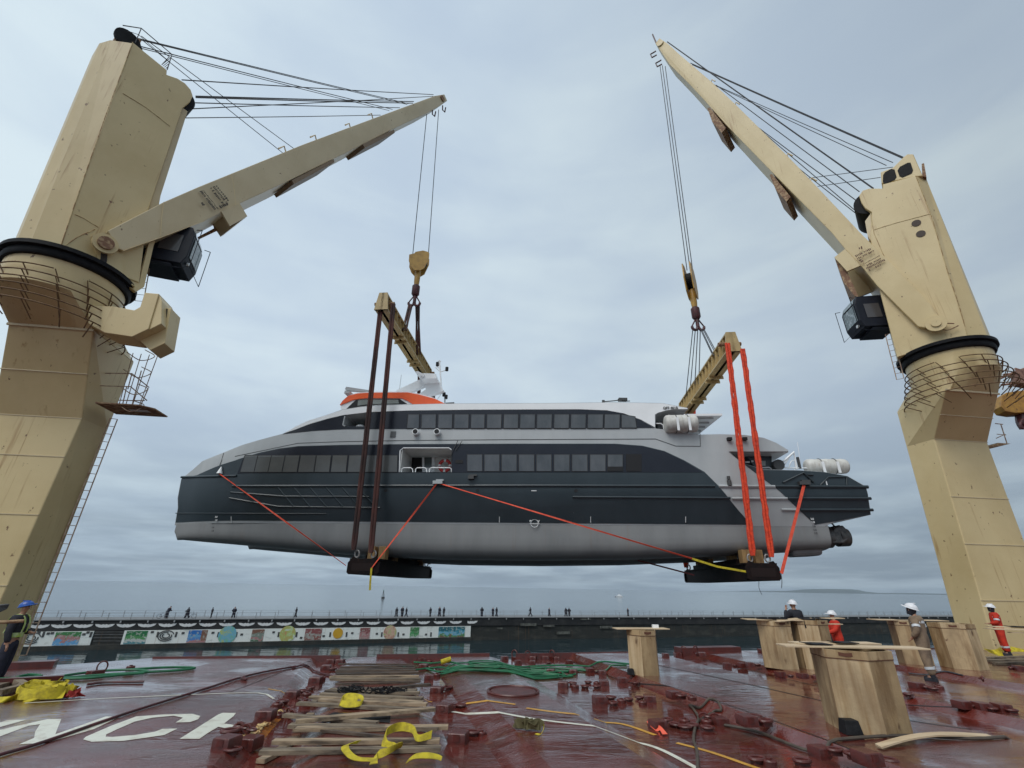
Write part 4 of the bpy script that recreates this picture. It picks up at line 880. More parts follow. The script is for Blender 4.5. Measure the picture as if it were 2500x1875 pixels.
# body above the waterline
fore = [(427, 1276), (434, 1240), (442, 1170), (455, 1161), (494, 1126), (546, 1105), (590, 1087), (630, 1075), (690, 1059), (722, 1042), (753, 1027), (807, 1010), (835, 1000), (880, 993), (940, 989), (1084, 985), (1334, 984), (1500, 982), (1617, 984), (1679, 996)]
aft = [(1679, 999), (1644, 999), (1622, 1003), (1606, 1008), (1600, 1013), (1600, 1046), (1626, 1049), (1660, 1056), (1706, 1061), (1760, 1060), (1820, 1062), (1865, 1069), (1895, 1081), (1925, 1099), (1925, 1102), (1779, 1102), (1812, 1130), (1862, 1146), (1951, 1148), (2012, 1152), (2069, 1162), (2108, 1184), (2115, 1191), (2120, 1215), (2124, 1240), (2126, 1257), (2042, 1273), (2012, 1276)]
body = [fs(*q) for q in fore+aft]
zl = ZWL+.02; body = [(s, max(z, zl)) for s, z in body]; body[0] = (body[0][0], zl); body[-1] = (body[-1][0], zl)
mb = MB(); mb.add(*flat(body, inset, lambda s, z: BEAMW-inset(s, z)))
bodyo = mb.build('superstructure', HGREY, FE, smooth=True)
# side door recess and the open bay near the bow
def cutter(pix, depth, mbc):
    P = [fs(*q) for q in pix]; mbc.prism([FPt(s, -.5, z) for s, z in P], FN*(depth+.5)); return mbc
door = [(985, 1093), (1096, 1093), (1103, 1098), (1103, 1153), (974, 1153), (976, 1100)]
bay = [(842, 1016), (848, 1013), (904, 1007), (903, 1030), (897, 1041), (838, 1041), (836, 1036)]
aftrec = [(1790, 1103), (1930, 1103), (1930, 1122), (1885, 1123), (1886, 1148), (1845, 1148)]
cut(bodyo, cutter(door, 2.0, MB())); cut(bodyo, cutter(bay, 2.2, MB()))
# demihulls below the waterline
keel = [(427, 1276), (424, 1290), (424, 1304), (428, 1312), (437, 1317), (500, 1323), (596, 1331), (700, 1341), (850, 1354), (960, 1362), (1100, 1366), (1300, 1368), (1500, 1367), (1650, 1362), (1800, 1355), (1895, 1350), (1960, 1348), (2010, 1344), (2017, 1300), (2014, 1277)]
K2 = [fraw(*q, 1.35) for q in keel]
def keelz(s):
    lo = [(a, b_) for a, b_ in K2[3:18]]
    for (a, za), (b_, zb) in zip(lo, lo[1:]):
        if a <= s <= b_: return za+(zb-za)*(s-a)/(b_-a)
    return lo[0][1] if s < lo[0][0] else lo[-1][1]
def demihull(cd):
    S = [K2[2][0]]+list(K2[2][0]+np.array([.04, .12, .3, .6, 1.0, 1.6, 2.4, 3.4, 4.6, 6, 8, 11, 15, 20, 25, 29]))+[K2[17][0]]; rings = []
    zend = [1, 1, 1, 1, 1]
    for s in S:
        k = max(0., min(1, (s-SBOW)/6.)); hb = 1.36*(1-(1-k)**2.0) if k < 1 else 1.36; hb = max(hb*.72, .03)+ (0 if k < .01 else .0)
        kz = keelz(s); top = zl+.05
        if s <= K2[2][0]+.3: kz = kz+(.26-(s-K2[2][0])*1.1)
        H = top-kz; ring = []
        inn = lambda dd: dd
        for f, g in ((-1, 1), (-1.0, .62), (-.985, .42), (-.93, .26), (-.8, .13), (-.55, .045), (-.25, .008), (0, -.01), (.25, .008), (.55, .045), (.8, .13), (.93, .26), (.985, .42), (1., .62), (1, 1)):
            ring.append(FPt(s, cd+f*hb, kz+g*H))
        rings.append(ring)
    mb = MB(); mb.loft(rings); return mb.build('demihull', BOTG, FE, smooth=True)
demihull(1.40); demihull(BEAMW-1.40)
MB().loft([[FPt(s, d, z) for d, z in ((.8, keelz(s)+.5), (2.0, keelz(s)+.5), (1.8, keelz(s)-.22), (1.0, keelz(s)-.22))] for s in (K2[15][0]+.6, K2[16][0]+.3, K2[17][0]-.2)]).build('skeg', BOTG, FE, bevel=.15)
# dark hull paint, forward of and aft of the grey sweep
swlow = [(481, 1160), (536, 1136), (574, 1124), (633, 1105), (680, 1095), (728, 1089), (834, 1086), (1000, 1084), (1250, 1083), (1500, 1083), (1568, 1088), (1622, 1101), (1671, 1124), (1720, 1152), (1753, 1185), (1780, 1218), (1803, 1246), (1834, 1281)]
dk = [(442.5, 1171), (446, 1165)]+swlow+[(428.5, 1276), (435, 1240)]
upper = [(442.8, 1170), (452, 1162)]+swlow[:14]+[(1720, 1152)]
PZl = [fs(*q, .02) for q in dk]; PZl = [(s, max(z, ZWL+.03)) for s, z in PZl]
hd = panel(PZl, 'dark_hull_paint', HULLD, FE, raw=True, far_side=True)
swout = [(1779, 1103), (1812, 1129), (1861, 1167), (1894, 1191), (1923, 1218), (1953, 1246), (1990, 1281)]
ad = [(s, max(z, ZWL+.03)) for s, z in [fs(*q, .02) for q in swout+[(2012, 1277), (2042, 1273), (2125.5, 1257), (2119.5, 1215), (2114, 1190), (2107, 1184.6), (2069, 1162.6), (2012, 1152.6), (1951, 1148.6), (1862, 1147), (1884, 1146), (1884, 1123), (1925, 1102.6)]]]
ad = [(s, max(z, ZWL+.03)) for s, z in [fs(*q, .02) for q in swout+[(2012, 1277), (2042, 1272.5), (2125.5, 1256.5), (2119.5, 1215), (2114, 1190), (2107, 1184.6), (2069, 1162.6), (2012, 1152.6), (1951, 1148.6), (1862, 1147), (1815, 1131)]]]
ha = panel(ad, 'dark_stern_paint', HULLD, FE, raw=True, far_side=True)
# black window band of the main deck (above the teal hull)
band = [(596, 1118)]+[q for q in swlow[3:14]]+[(1722, 1153), (1400, 1153), (1000, 1153), (560, 1155), (536, 1137)]
band = [(633, 1106.5), (680, 1096.5), (728, 1090.5), (834, 1087.5), (1000, 1085.5), (1250, 1084.5), (1500, 1084.5), (1568, 1089.5), (1622, 1102.5), (1669, 1125), (1716, 1153), (1300, 1153), (900, 1154), (579, 1156), (592, 1122)]
wb = panel(band, 'window_band', BAND, FE, proud=.035)
ub = panel([(690, 1059.5), (722, 1049), (753, 1037), (800, 1023), (839, 1014), (900, 1007), (1000, 1003), (1144, 1001), (1415, 1000), (1481, 1002.5), (1522, 1010), (1563, 1025), (1598, 1044.5), (1300, 1046), (1000, 1047), (834, 1048), (760, 1052)], 'upper_window_band', BAND, FE, proud=.02)
cc_ = MB(); cutter(door, 2.0, cc_)
for o in (wb, hd): cut(o, cutter(door, 1.0, MB()))
cut(ub, cutter(bay, 1.0, MB()))
# white upper works
panel([(694, 1057.5), (722, 1041), (753, 1026.6), (807, 1010.6), (835, 1001), (880, 994), (940, 990), (1084, 986), (1334, 985), (1500, 983), (1617, 985), (1678, 996.5), (1678, 998.5), (1644, 998.7), (1622, 1003), (1606, 1007.6), (1599, 1012), (1599, 1043), (1564, 1024), (1523, 1009), (1482, 1001.6), (1415, 999), (1144, 1000), (1000, 1002), (900, 1006), (839, 1013), (800, 1022), (753, 1036), (722, 1048)], 'white_topside', WHITE, FE, proud=.03)
# windows: forward row, aft row and upper row
def window(x0, x1, y0, y1, sl0=0., sl1=0., m=PANE, tl=None):
    q = [(x0+sl0, y0 if tl is None else tl), (x1+sl1, y0), (x1, y1), (x0, y1)]
    w = panel([(q[0][0]-1.5, q[0][1]-1.5), (q[1][0]+1.5, q[1][1]-1.5), (q[2][0]+1.5, q[2][1]+1.5), (q[3][0]-1.5, q[3][1]+1.5)], 'window', DARK, FE, proud=.045, step=5.)
    P = [fs(*a, .055) for a in q]; mb = MB(); mb.add(*flat(P, lambda s, z: inset(s, z)-.055, lambda s, z: inset(s, z)-.04, step=5.)); mb.build('pane', m, w)
bx = [(587, 619, 12, 10), (621, 653, 10, 9), (655, 687, 9, 8), (690, 724, 8, 7), (728, 765, 7, 6), (768, 803, 6, 5), (808, 844, 5, 4), (849, 884, 4, 3), (889, 925, 3, 2), (932, 969, 2, 1)]
for i, (a, b_, s0, s1) in enumerate(bx): window(a, b_, 1112, 1152, s0, s1, PANE2)
for a, b_ in ((1141, 1177), (1183, 1219), (1225, 1261), (1267, 1304), (1310, 1346), (1353, 1390), (1397, 1434), (1441, 1478), (1484, 1520)): window(a, b_, 1110, 1150)
window(1530, 1565, 1110, 1150, m=DARK)
panel([(1484, 1139), (1520, 1139), (1520, 1150), (1484, 1150)], 'blind', DARK, FE, proud=.06)
cxs = [(994, 1022), (1029, 1063), (1070, 1103), (1109, 1143), (1150, 1182), (1189, 1223), (1230, 1264), (1270, 1305), (1311, 1346), (1353, 1388), (1394, 1429), (1435, 1471), (1476, 1512)]
for a, b_ in cxs: window(a, b_, 1012, 1045, 3 if a < 1000 else 1, 1)
window(1518, 1554, 1018, 1044, 0, -4, tl=1012)
# rub rails, fender bars, seams
bar([(568, 1187), (900, 1186.5), (1300, 1186), (1745, 1187)], .075, 'rub_rail', HULLD, FE)
bar([(1755, 1187), (1892, 1188)], .075, 'rub_rail', HGREY, FE); bar([(1894, 1188), (2119, 1189)], .085, 'rub_rail', HULLD, FE)
bar([(1398, 1213.5), (1783, 1216)], .06, 'rub_rail', HULLD, FE); bar([(1787, 1217), (1922, 1217)], .06, 'rub_rail', HGREY, FE); bar([(1924, 1217), (2126, 1217)], .075, 'rub_rail', HULLD, FE)
bar([(1908, 1244), (1951, 1245)], .06, 'rub_rail', HGREY, FE); bar([(1953, 1245), (2131, 1245)], .075, 'rub_rail', HULLD, FE)
bar([(443, 1165), (577, 1162)], .07, 'rub_rail', HULLD, FE)
bar([(563, 1202), (693, 1212), (902, 1213)], .05, 'fender_bar', HULLD, FE); bar([(560, 1216), (680, 1237), (928, 1240)], .05, 'fender_bar', HULLD, FE)
for k in range(6): bar([(677+39*k, 1188), (717+40*k, 1237)], .045, 'fender_bar', HULLD, FE)
bar([(429, 1253), (796, 1254)], .025, 'spray_rail', HULLD, FE)
for k_ in range(12):
    x_ = 560+k_*108; bar([(x_, 1192), (x_+2, 1272)], .008, 'plate_seam', mat('seam_dark', (.012, .018, .022), .5), FE, off=.022)
bar([(574, 1114), (728, 1082), (834, 1078), (1000, 1075), (1250, 1073), (1500, 1072), (1600, 1071.5), (1650, 1089), (1710, 1089.5)], .025, 'knuckle_line', mat('seam_grey', (.16, .17, .175), .5), FE, off=.0)
for pp in ([(546, 1106), (541, 1124), (536, 1137)], [(1710, 1089), (1709, 1058)], [(1400, 1252.5), (1401, 1252)]): bar(pp, .02, 'plate_seam', mat('seam_grey', (.16, .17, .175), .5), FE, off=.01)
# gutter step and grilles, lamps
panel([(954, 1053), (967, 1053), (965, 1067), (952, 1067)], 'vent_grille', mat('grille_grey', (.10, .105, .11), .6), FE, proud=.04)
panel([(1112, 1123), (1130, 1123), (1130, 1131), (1112, 1131)], 'vent_grille', DARK, FE, proud=.06)
for x in (1017, 1069):
    s, z = fs(x, 1057); mb = MB(); mb.disc(FPt(s, inset(s, z)-.14, z), FN, .17, .28, 16); l = mb.build('flood_light', WHITE, FE, smooth=True)
    MB().disc(FPt(s, inset(s, z)-.29, z), FN, .13, .02, 16).build('lens', DARK, l)
for x, y in ((1779, 1073), (1816, 1073)):
    s, z = fs(x, y); MB().box(FPt(s, inset(s, z)-.1, z), (.22, .2, .14), [FT, FN, (0, 0, 1)]).build('flood_light', DARK, FE)
for x, y in ((942, 1197), (1166, 1198), (1406, 1198)):
    s, z = fs(x, y); MB().disc(FPt(s, inset(s, z)-.025, z), FN, .09, .03, 12).build('scupper', DARK, FE)
# draught marks, ticks and load line
def txt(body_, pos, size, m, root, name):
    cu = bpy.data.curves.new(name, 'FONT'); cu.body = body_; cu.size = size; cu.align_x = 'CENTER'; cu.align_y = 'CENTER'; cu.extrude = .004; cu.offset = .006
    o = bpy.data.objects.new(name+'_c', cu); COL.objects.link(o); bpy.context.view_layer.update()
    me = bpy.data.meshes.new_from_object(o.evaluated_get(bpy.context.evaluated_depsgraph_get())); bpy.data.objects.remove(o); bpy.data.curves.remove(cu)
    me.materials.clear(); me.materials.append(m)
    Mx = Matrix(((FT[0], 0, -FN[0], pos[0]), (FT[1], 0, -FN[1], pos[1]), (0, 1, 0, pos[2]), (0, 0, 0, 1))); me.transform(Mx)
    k = bpy.data.objects.new(name, me); COL.objects.link(k); k.parent = root; k.location = -Vector(root.location); return k
def fpos(x, y, off):
    s, z = fs(x, y, off); 
    if z < ZWL: return FPt(s, .42-off, z)
    return FPt(s, inset(s, z)-off, z)
for i, (t_, y) in enumerate((('2.0', 1262), ('1.8', 1270), ('1.6', 1280), ('1.4', 1289), ('1.2', 1297))):
    txt(t_, fpos(528-.6*i, y, .05 if y < 1276 else .0), .11, MARK if y < 1276 else MARKD, FE, 'draught_mark')
    txt(t_, fpos(1983+2.2*i, y+5, .05 if y < 1275 else .12), .12, MARK if y+5 < 1280 else MARKD, FE, 'draught_mark')
for x in (564, 1219, 1442, 1674): panel([(x-.6, 1261), (x+.8, 1261), (x+.8, 1276), (x-.6, 1276)], 'hull_tick', MARK, FE, proud=.04)
panel([(1297, 1197), (1310, 1197), (1310, 1199), (1297, 1199)], 'hull_tick', MARK, FE, proud=.04)
P = fpos(1305, 1278, .06); mb = MB(); mb.tube([P+FT*.19*math.cos(a)+np.array([0, 0, .19*math.sin(a)]) for a in np.linspace(0, 2*math.pi, 25)[:-1]], .022, 4, closed=True); mb.box(P, (.5, .02, .03), [FT, FN, (0, 0, 1)]); mb.build('load_line_disc', MARK, FE)
txt('B', fpos(1295, 1273, .06), .16, MARK, FE, 'class_letter'); txt('V', fpos(1315, 1273, .06), .16, MARK, FE, 'class_letter')
txt('QFF 401B', fpos(1637, 996, .07), .19, MARKD, FE, 'registration_text')
# door lobby
dz = [fs(*q) for q in door]; zb = fs(1000, 1153)[1]; zt_ = fs(1000, 1093)[1]; s0 = fs(974, 1153)[0]; s1 = fs(1103, 1153)[0]
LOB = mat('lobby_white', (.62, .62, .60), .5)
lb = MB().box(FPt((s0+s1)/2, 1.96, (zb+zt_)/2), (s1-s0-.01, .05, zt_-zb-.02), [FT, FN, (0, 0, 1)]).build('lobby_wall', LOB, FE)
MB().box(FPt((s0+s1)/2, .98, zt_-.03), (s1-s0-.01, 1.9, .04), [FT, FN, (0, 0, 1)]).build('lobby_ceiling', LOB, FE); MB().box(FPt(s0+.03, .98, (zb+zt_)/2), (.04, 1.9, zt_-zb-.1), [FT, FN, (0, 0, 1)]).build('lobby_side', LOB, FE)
def lobp(x, y, d): P = PLANE(x, y, F0+FN*d, FN); return P
def lobq(pix, d, th, name, m, root): return MB().prism([lobp(*q, d) for q in pix], FN*th).build(name, m, root)
lobq([(997, 1111), (1030, 1111), (1030, 1152), (997, 1152)], 1.9, .03, 'doorway', DARK, FE)
dr = lobq([(1031, 1112), (1061, 1112), (1061, 1152), (1031, 1152)], 1.88, .03, 'lobby_door', WHITE, FE); lobq([(1036, 1116), (1054, 1116), (1054, 1141), (1036, 1141)], 1.86, .02, 'door_window', mat('door_glass', (.08, .1, .1), .15), dr)
for xa, xb in ((980, 1008), (1014, 1042), (1048, 1103)):
    y0 = 1142; P = [lobp(xa, 1153, .12), lobp(xa+1, y0+3, .12), lobp(xa+5, y0, .12), lobp(xb-5, y0, .12), lobp(xb-1, y0+3, .12), lobp(xb, 1153, .12)]; MB().tube(P, .028, 6).build('lobby_rail', WHITE, FE, smooth=True)
fr = MB(); fr.tube([lobp(*q, .0) for q in ((974, 1153), (977, 1100), (985, 1093.5), (1096, 1093.5), (1102.5, 1098))], .035, 5); fr.build('lobby_frame', WHITE, FE)
P = lobp(1086, 1137, 1.2); lbu = thing('lifebuoy', 'red and white lifebuoy hanging in the side door lobby of the ferry', 'lifebuoy', tuple(P))
R1, r1 = .30, .085; segs = []
for k in range(4):
    a0 = k*math.pi/2+.2; arc = [P+FT*R1*math.cos(a)+np.array([0, 0, R1*math.sin(a)]) for a in np.linspace(a0, a0+1.17, 9)]; MB().tube(arc, r1, 10).build('ring_segment', RED, lbu, smooth=True)
    arc = [P+FT*R1*math.cos(a)+np.array([0, 0, R1*math.sin(a)]) for a in np.linspace(a0+1.17, a0+1.5708, 5)]; MB().tube(arc, r1+.008, 10).build('band', MARK, lbu, smooth=True)
# bay: white dome inside
P = FPt(fs(866, 1040)[0], .9, fs(866, 1040)[1]); MB().loft([circ(P, .34*math.cos(a), P[2]+.36*math.sin(a), 18) for a in np.linspace(0, 1.45, 6)]).build('bay_dome', WHITE, FE, smooth=True)
bar([(842, 1016), (837, 1037), (842, 1041)], .03, 'bay_frame', HGREY, FE)
# wheelhouse and its orange roof, set in from the side
WD = 1.3; WW = BEAMW-2*WD
def wpoly(pix, d): return [fraw(*q, d) for q in pix]
def wprism(pix, d0, d1, name, m, **kw):
    P = wpoly(pix, d0); return MB().prism([FPt(s, d0, z) for s, z in P], FN*(d1-d0)).build(name, m, FE, **kw)
def house(pix, d0, name, m, nose=.0):
    P = wpoly(pix, d0); mb = MB(); smin = min(p[0] for p in P)
    # round the front in plan: side planes step in towards the nose
    def nr(s, z): k = max(0, min(1, (smin+2.2-s)/2.2)); return d0+.5*k*k
    mb.add(*flat(P, nr, lambda s, z: BEAMW-nr(s, z), step=.4)); return mb.build(name, m, FE)
house([(835, 1003), (828, 998), (823, 988), (826, 981), (834, 980), (861, 973), (981, 973), (995, 979), (1008, 987), (1086, 986), (1086, 1003)], WD, 'wheelhouse', WHITE)
house([(821, 981), (829, 972), (845, 962), (870, 959), (995, 958), (1022, 963), (1063, 974), (1088, 986), (1008, 987), (996, 979), (981, 972), (900, 971.5), (861, 973), (834, 979)], WD-.06, 'wheelhouse_roof', ORANGE)
wq = [(834, 999), (866, 974.5), (976, 974), (994, 986), (960, 987), (920, 988), (872, 992)]
P = wpoly(wq, WD-.03); smin = wpoly([(823, 988)], WD)[0][0]
nr = lambda s, z: WD-.03+.5*max(0, min(1, (smin+2.2-s)/2.2))**2
mb = MB(); mb.add(*flat(P, nr, lambda s, z: nr(s, z)+.02, step=.4)); mb.build('wheelhouse_window', DARK, FE)
for a in ([(873, 976), (901, 976), (899, 987), (871, 989)], [(911, 976), (933, 976), (931, 986), (909, 987)], [(944, 976), (972, 976), (974, 985), (942, 986)]):
    P = wpoly(a, WD-.05); mb = MB(); mb.add(*flat(P, lambda s, z: nr(s, z)-.02, lambda s, z: nr(s, z)-.01, step=.4)); mb.build('wheelhouse_pane', mat('pane_light', (.22, .235, .22), .2), FE)
P = wpoly([(850, 959.5), (872, 956.2), (994, 955.2), (1020, 960), (1058, 970), (1075, 979), (1000, 979), (860, 968)], WD+.2); mb = MB(); mb.add(*flat(P, lambda s, z: WD+.25+.5*max(0, min(1, (P[0][0]+1.6-s)/2.2))**2, lambda s, z: BEAMW-WD-.2, step=.4)); mb.build('added_roof_panel', WHITE, FE)  # white panel added over the orange roof to cut orange bounce on the mast
wprism([(1088, 984), (1109, 982), (1109, 996), (1088, 996)], .35, 1.2, 'roof_vent', WHITE); wprism([(1088, 983), (1109, 982), (1109, 988.5), (1088, 989)], .33, .345, 'vent_slot', DARK)
wprism([(842, 950), (845, 944), (905, 953), (905, 957), (846, 953)], 3.2, 3.4, 'antenna_rack', HGREY); wprism([(840, 960), (842, 953), (856, 956), (850, 960)], 3., 3.8, 'radar_base', HGREY)
# mast
MD = 3.9
wprism([(967, 953), (1022, 928), (1030, 922), (1026, 912), (1040, 914), (1064, 913), (1067, 923), (1074, 937), (1083, 953), (1075, 957), (1042, 966), (1024, 961), (1040, 950), (1036, 942), (1020, 948), (1000, 958)], MD, MD+.35, 'mast_fin', WHITE)
wprism([(967, 956), (1020, 928), (1028, 927), (1002, 957)], MD+1.2, MD+1.5, 'mast_fin', WHITE)
wprism([(1014, 907), (1020, 906), (1036, 914), (1032, 918)], MD-1., MD+2.2, 'radar_scanner', WHITE); wprism([(1026, 918), (1034, 911), (1062, 912), (1066, 923), (1028, 925)], MD-.8, MD+1.2, 'mast_platform', WHITE)
mb = MB(); m3 = lambda x, y: FPt(*[fraw(x, y, MD+.5)[0], MD+.5, fraw(x, y, MD+.5)[1]])
mb.tube([m3(1077, 940), m3(1075, 912), m3(1073, 880)], .06, 6); mb.tube([m3(1063, 897), m3(1075, 908), m3(1092, 903)], .04, 5); mb.tube([m3(1092, 903), m3(1092, 899)], .03, 5); mb.tube([m3(1066, 895), m3(1075, 900)], .04, 5); mb.tube([m3(1069, 882), m3(1077, 882)], .03, 4)
mb.build('mast_pole', WHITE, FE)
for x, y in ((1068, 889), (1091, 901), (1084, 963), (1089, 969)): MB().disc(m3(x, y), (0, 0, 1), .11, .26, 10).build('navigation_lamp', DARK, FE)
mb = MB(); mb.tube([m3(975, 952), m3(980, 915)], .015, 4); mb.tube([m3(1066, 978), m3(1083, 953)], .015, 4); mb.tube([m3(1086, 985), m3(1086, 965)], .05, 5); mb.build('antenna', HGREY, FE)
mb = MB(); w2 = lambda x, y: FPt(fraw(x, y, 2.)[0], 2., fraw(x, y, 2.)[1]); mb.tube([w2(1472, 981), w2(1505, 978), w2(1530, 972)], .035, 5); mb.tube([w2(1508, 975), w2(1520, 980), w2(1538, 979)], .03, 5); mb.box(w2(1520, 976), (.5, .3, .15)); mb.box(w2(1473, 980), (.15, .1, .15)); mb.build('roof_fittings', MARKD, FE)
# aft canopy, bulwark top, raft cradles
P = wpoly([(1672, 1004), (1765, 1013), (1766, 1015)], 1.2)
mb = MB(); A = [FPt(P[0][0]-.5, 1.3, P[1][1]+.12), FPt(P[1][0], 1.3, P[1][1]+.12), FPt(P[1][0]-.6, 8.1, P[1][1]+.12), FPt(P[0][0]-.5, 8.1, P[1][1]+.12)]; mb.prism(A, np.array([0, 0, -.12])).build('aft_canopy', WHITE, FE)
mb = MB()
for k in range(9): d = 1.6+k*.78; mb.box(FPt((P[0][0]-.5+P[1][0]-.3)/2, d, P[1][1]-.05), (P[1][0]-P[0][0], .06, .1), [FT, FN, (0, 0, 1)])
mb.build('canopy_beam', HGREY, FE)
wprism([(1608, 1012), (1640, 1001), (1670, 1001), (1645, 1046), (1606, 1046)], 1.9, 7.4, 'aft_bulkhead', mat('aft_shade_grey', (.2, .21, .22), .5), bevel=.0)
P1 = [lobp(*q, .15) for q in ((1601, 1034), (1613, 1034), (1619, 1038), (1621, 1048))]; MB().tube(P1, .03, 6).build('deck_rail', WHITE, FE, smooth=True)
wprism([(1815, 1104), (1884, 1104), (1884, 1150), (1850, 1150)], .9, 7.5, 'aft_deckhouse', HULLD)
wprism([(1778, 1102), (1925, 1101.5), (1925, 1104), (1780, 1104)], .1, 8.8, 'aft_roof_soffit', HGREY)
for x, y, w_, h_, m_ in ((1826, 1109, 18, 4, HGREY), (1825, 1128, 11, 4, MARK), (1837, 1126, 5, 4, MARK), (1864, 1131, 10, 12, mat('notice_grey', (.3, .32, .31), .5))):
    lobq([(x-w_/2, y-h_/2), (x+w_/2, y-h_/2), (x+w_/2, y+h_/2), (x-w_/2, y+h_/2)], .86, .03, 'notice', m_, FE)
def raft(x0, x1, y0, y1, d, lab):
    A = FPt(fraw(x0, (y0+y1)/2, d)[0], d, fraw(x0, (y0+y1)/2, d)[1]); B_ = FPt(fraw(x1, (y0+y1)/2, d)[0], d, A[2]); R_ = abs(fraw(x0, y0, d)[1]-fraw(x0, y1, d)[1])/2; L = np.linalg.norm(B_-A)
    r = thing('liferaft_canister', lab, 'liferaft', tuple((A+B_)/2-np.array([0, 0, R_])), 'liferaft canisters on the ferry')
    rings = []
    for k, f in ((0, .6), (.02, .82), (.06, .95), (.12, .97), (.125, 1.), (.17, 1.), (.175, .975), (.49, .97), (.495, 1.02), (.505, 1.02), (.51, .97), (.82, .975), (.825, 1.), (.87, 1.), (.875, .97), (.94, .95), (.98, .82), (1, .6)):
        c = lerp(A, B_, k); rings.append([c+FN*math.cos(a)*R_*f+np.array([0, 0, math.sin(a)*R_*f]) for a in np.linspace(0, 2*math.pi, 25)[:-1]])
    MB().loft(rings).build('canister', RAFT, r, smooth=True)
    for k in (.33, .68):
        c = lerp(A, B_, k); mb = MB(); mb.tube([c+FN*math.cos(a)*R_*1.03+np.array([0, 0, math.sin(a)*R_*1.03]) for a in np.linspace(0, 2*math.pi, 25)[:-1]], .018, 4, closed=True); mb.build('strap', MARKD, r)
        c = c-FN*(R_*1.06); MB().box(c+np.array([0, 0, -R_*.35]), (.12, .05, R_*1.5), [FT, FN, (0, 0, 1)]).build('cradle_arm', WHITE, r)
raft(1622, 1702, 1014, 1056, -.1, 'white liferaft canister under the canopy behind the upper windows')
raft(1966, 2068, 1121, 1157, 1.0, 'white liferaft canister on the dark stern')
# stern davit and rails
mb = MB(); s3 = lambda x, y: FPt(fraw(x, y, .9)[0], .9, fraw(x, y, .9)[1])
mb.tube([s3(1895, 1142), s3(1938, 1104), s3(1945, 1145)], .07, 6); mb.tube([s3(1910, 1142), s3(1930, 1112)], .03, 5); mb.tube([s3(1956, 1146), s3(1947, 1080)], .015, 4); mb.tube(spline([s3(1925, 1145), s3(1932, 1126), s3(1942, 1128), s3(1944, 1146)], 4), .025, 5)
mb.build('davit', WHITE, FE)
mb = MB(); mb.tube([s3(1857, 1142), s3(1878, 1141), s3(1884, 1145)], .03, 5); mb.tube([s3(1897, 1146), s3(1901, 1142), s3(1985, 1143), s3(1986, 1150)], .03, 5); mb.tube([s3(1940, 1143), s3(1940, 1149)], .02, 5); mb.build('stern_rail', WHITE, FE)
mb = MB(); mb.disc(s3(1897, 1137), FN, .28, .5, 12); mb.box(s3(1950, 1130), (.1, .1, .6)); mb.build('winch', MARKD, FE)
bar([(1912, 1178), (1962, 1154), (1987, 1178)], .05, 'anchor_bar', HULLD, FE, off=.06); bar([(1970, 1159), (1985, 1159)], .05, 'anchor_bar', HULLD, FE, off=.06); bar([(2003, 1184), (2022, 1165), (2067, 1165), (2067, 1184)], .035, 'stern_frame', HULLD, FE, off=.05); panel([(2016, 1174), (2018, 1174), (2021, 1184), (2018, 1184)], 'hull_tick', MARK, FE, proud=.05)
# waterjet
JD = 1.4; jp = lambda x, y, d=JD: FPt(fraw(x, y, d)[0], d, fraw(x, y, d)[1])
A = jp(2008, 1313); B_ = jp(2042, 1309); C_ = jp(2068, 1312); mb = MB()
rings = []
for P_, rr in ((A, .5), (lerp(A, B_, .5), .52), (lerp(A, B_, .55), .42), (B_, .40), (B_, .5), (C_, .42)): rings.append([P_+FN*math.cos(a)*rr+np.array([0, 0, math.sin(a)*rr]) for a in np.linspace(0, 2*math.pi, 19)[:-1]])
mb.loft(rings); wj = mb.build('waterjet', JET, FE, smooth=True)
MB().prism([jp(x, y, .95) for x, y in ((2040, 1287), (2058, 1282), (2068, 1293), (2072, 1318), (2060, 1326), (2034, 1327), (2030, 1305))], FN*.9).build('jet_bucket', JET, wj, bevel=.05)
mb = MB(); mb.tube([jp(2008, 1276), jp(2022, 1268), jp(2040, 1288)], .04, 5); mb.tube([jp(2012, 1292), jp(2050, 1284)], .05, 5); mb.tube([jp(2038, 1300), jp(2062, 1326)], .05, 5); mb.build('jet_linkage', DARK, wj)
# mooring bollard etc
s, z = fs(1779, 1180); mb = MB(); mb.disc(FPt(s, inset(s, z)-.1, z), (0, 0, 1), .1, .25, 10); mb.disc(FPt(s, inset(s, z)-.1, z+.25), (0, 0, 1), .08, .16, 10); mb.build('bollard', MARKD, FE)
for x, y in ((1069, 1178), (1963, 1180), (1150, 1166)):
    P = fpos(x, y, .12); mb = MB(); mb.box(P, (.5 if y != 1166 else .3, .22, .16), [FT, FN, (0, 0, 1)]); mb.box(P+FT*.1+np.array([0, 0, .12]), (.4, .12, .08), [FT, FN, (0, 0, 1)]); mb.build('fairlead', HGREY if x < 1100 else MARKD, FE)
bar([(1118, 1076), (1104, 1103), (1100, 1122)], .018, 'boarding_rope', MARKD, FE, off=.1); bar([(1128, 1077), (1112, 1100)], .018, 'boarding_rope', MARKD, FE, off=.1)
P = fpos(537, 1152, .1); mb = MB(); mb.loft([circ(P, .16, P[2]-.1, 10), circ(P, .02, P[2]+.28, 10)]).build('bow_fairlead', WHITE, FE)
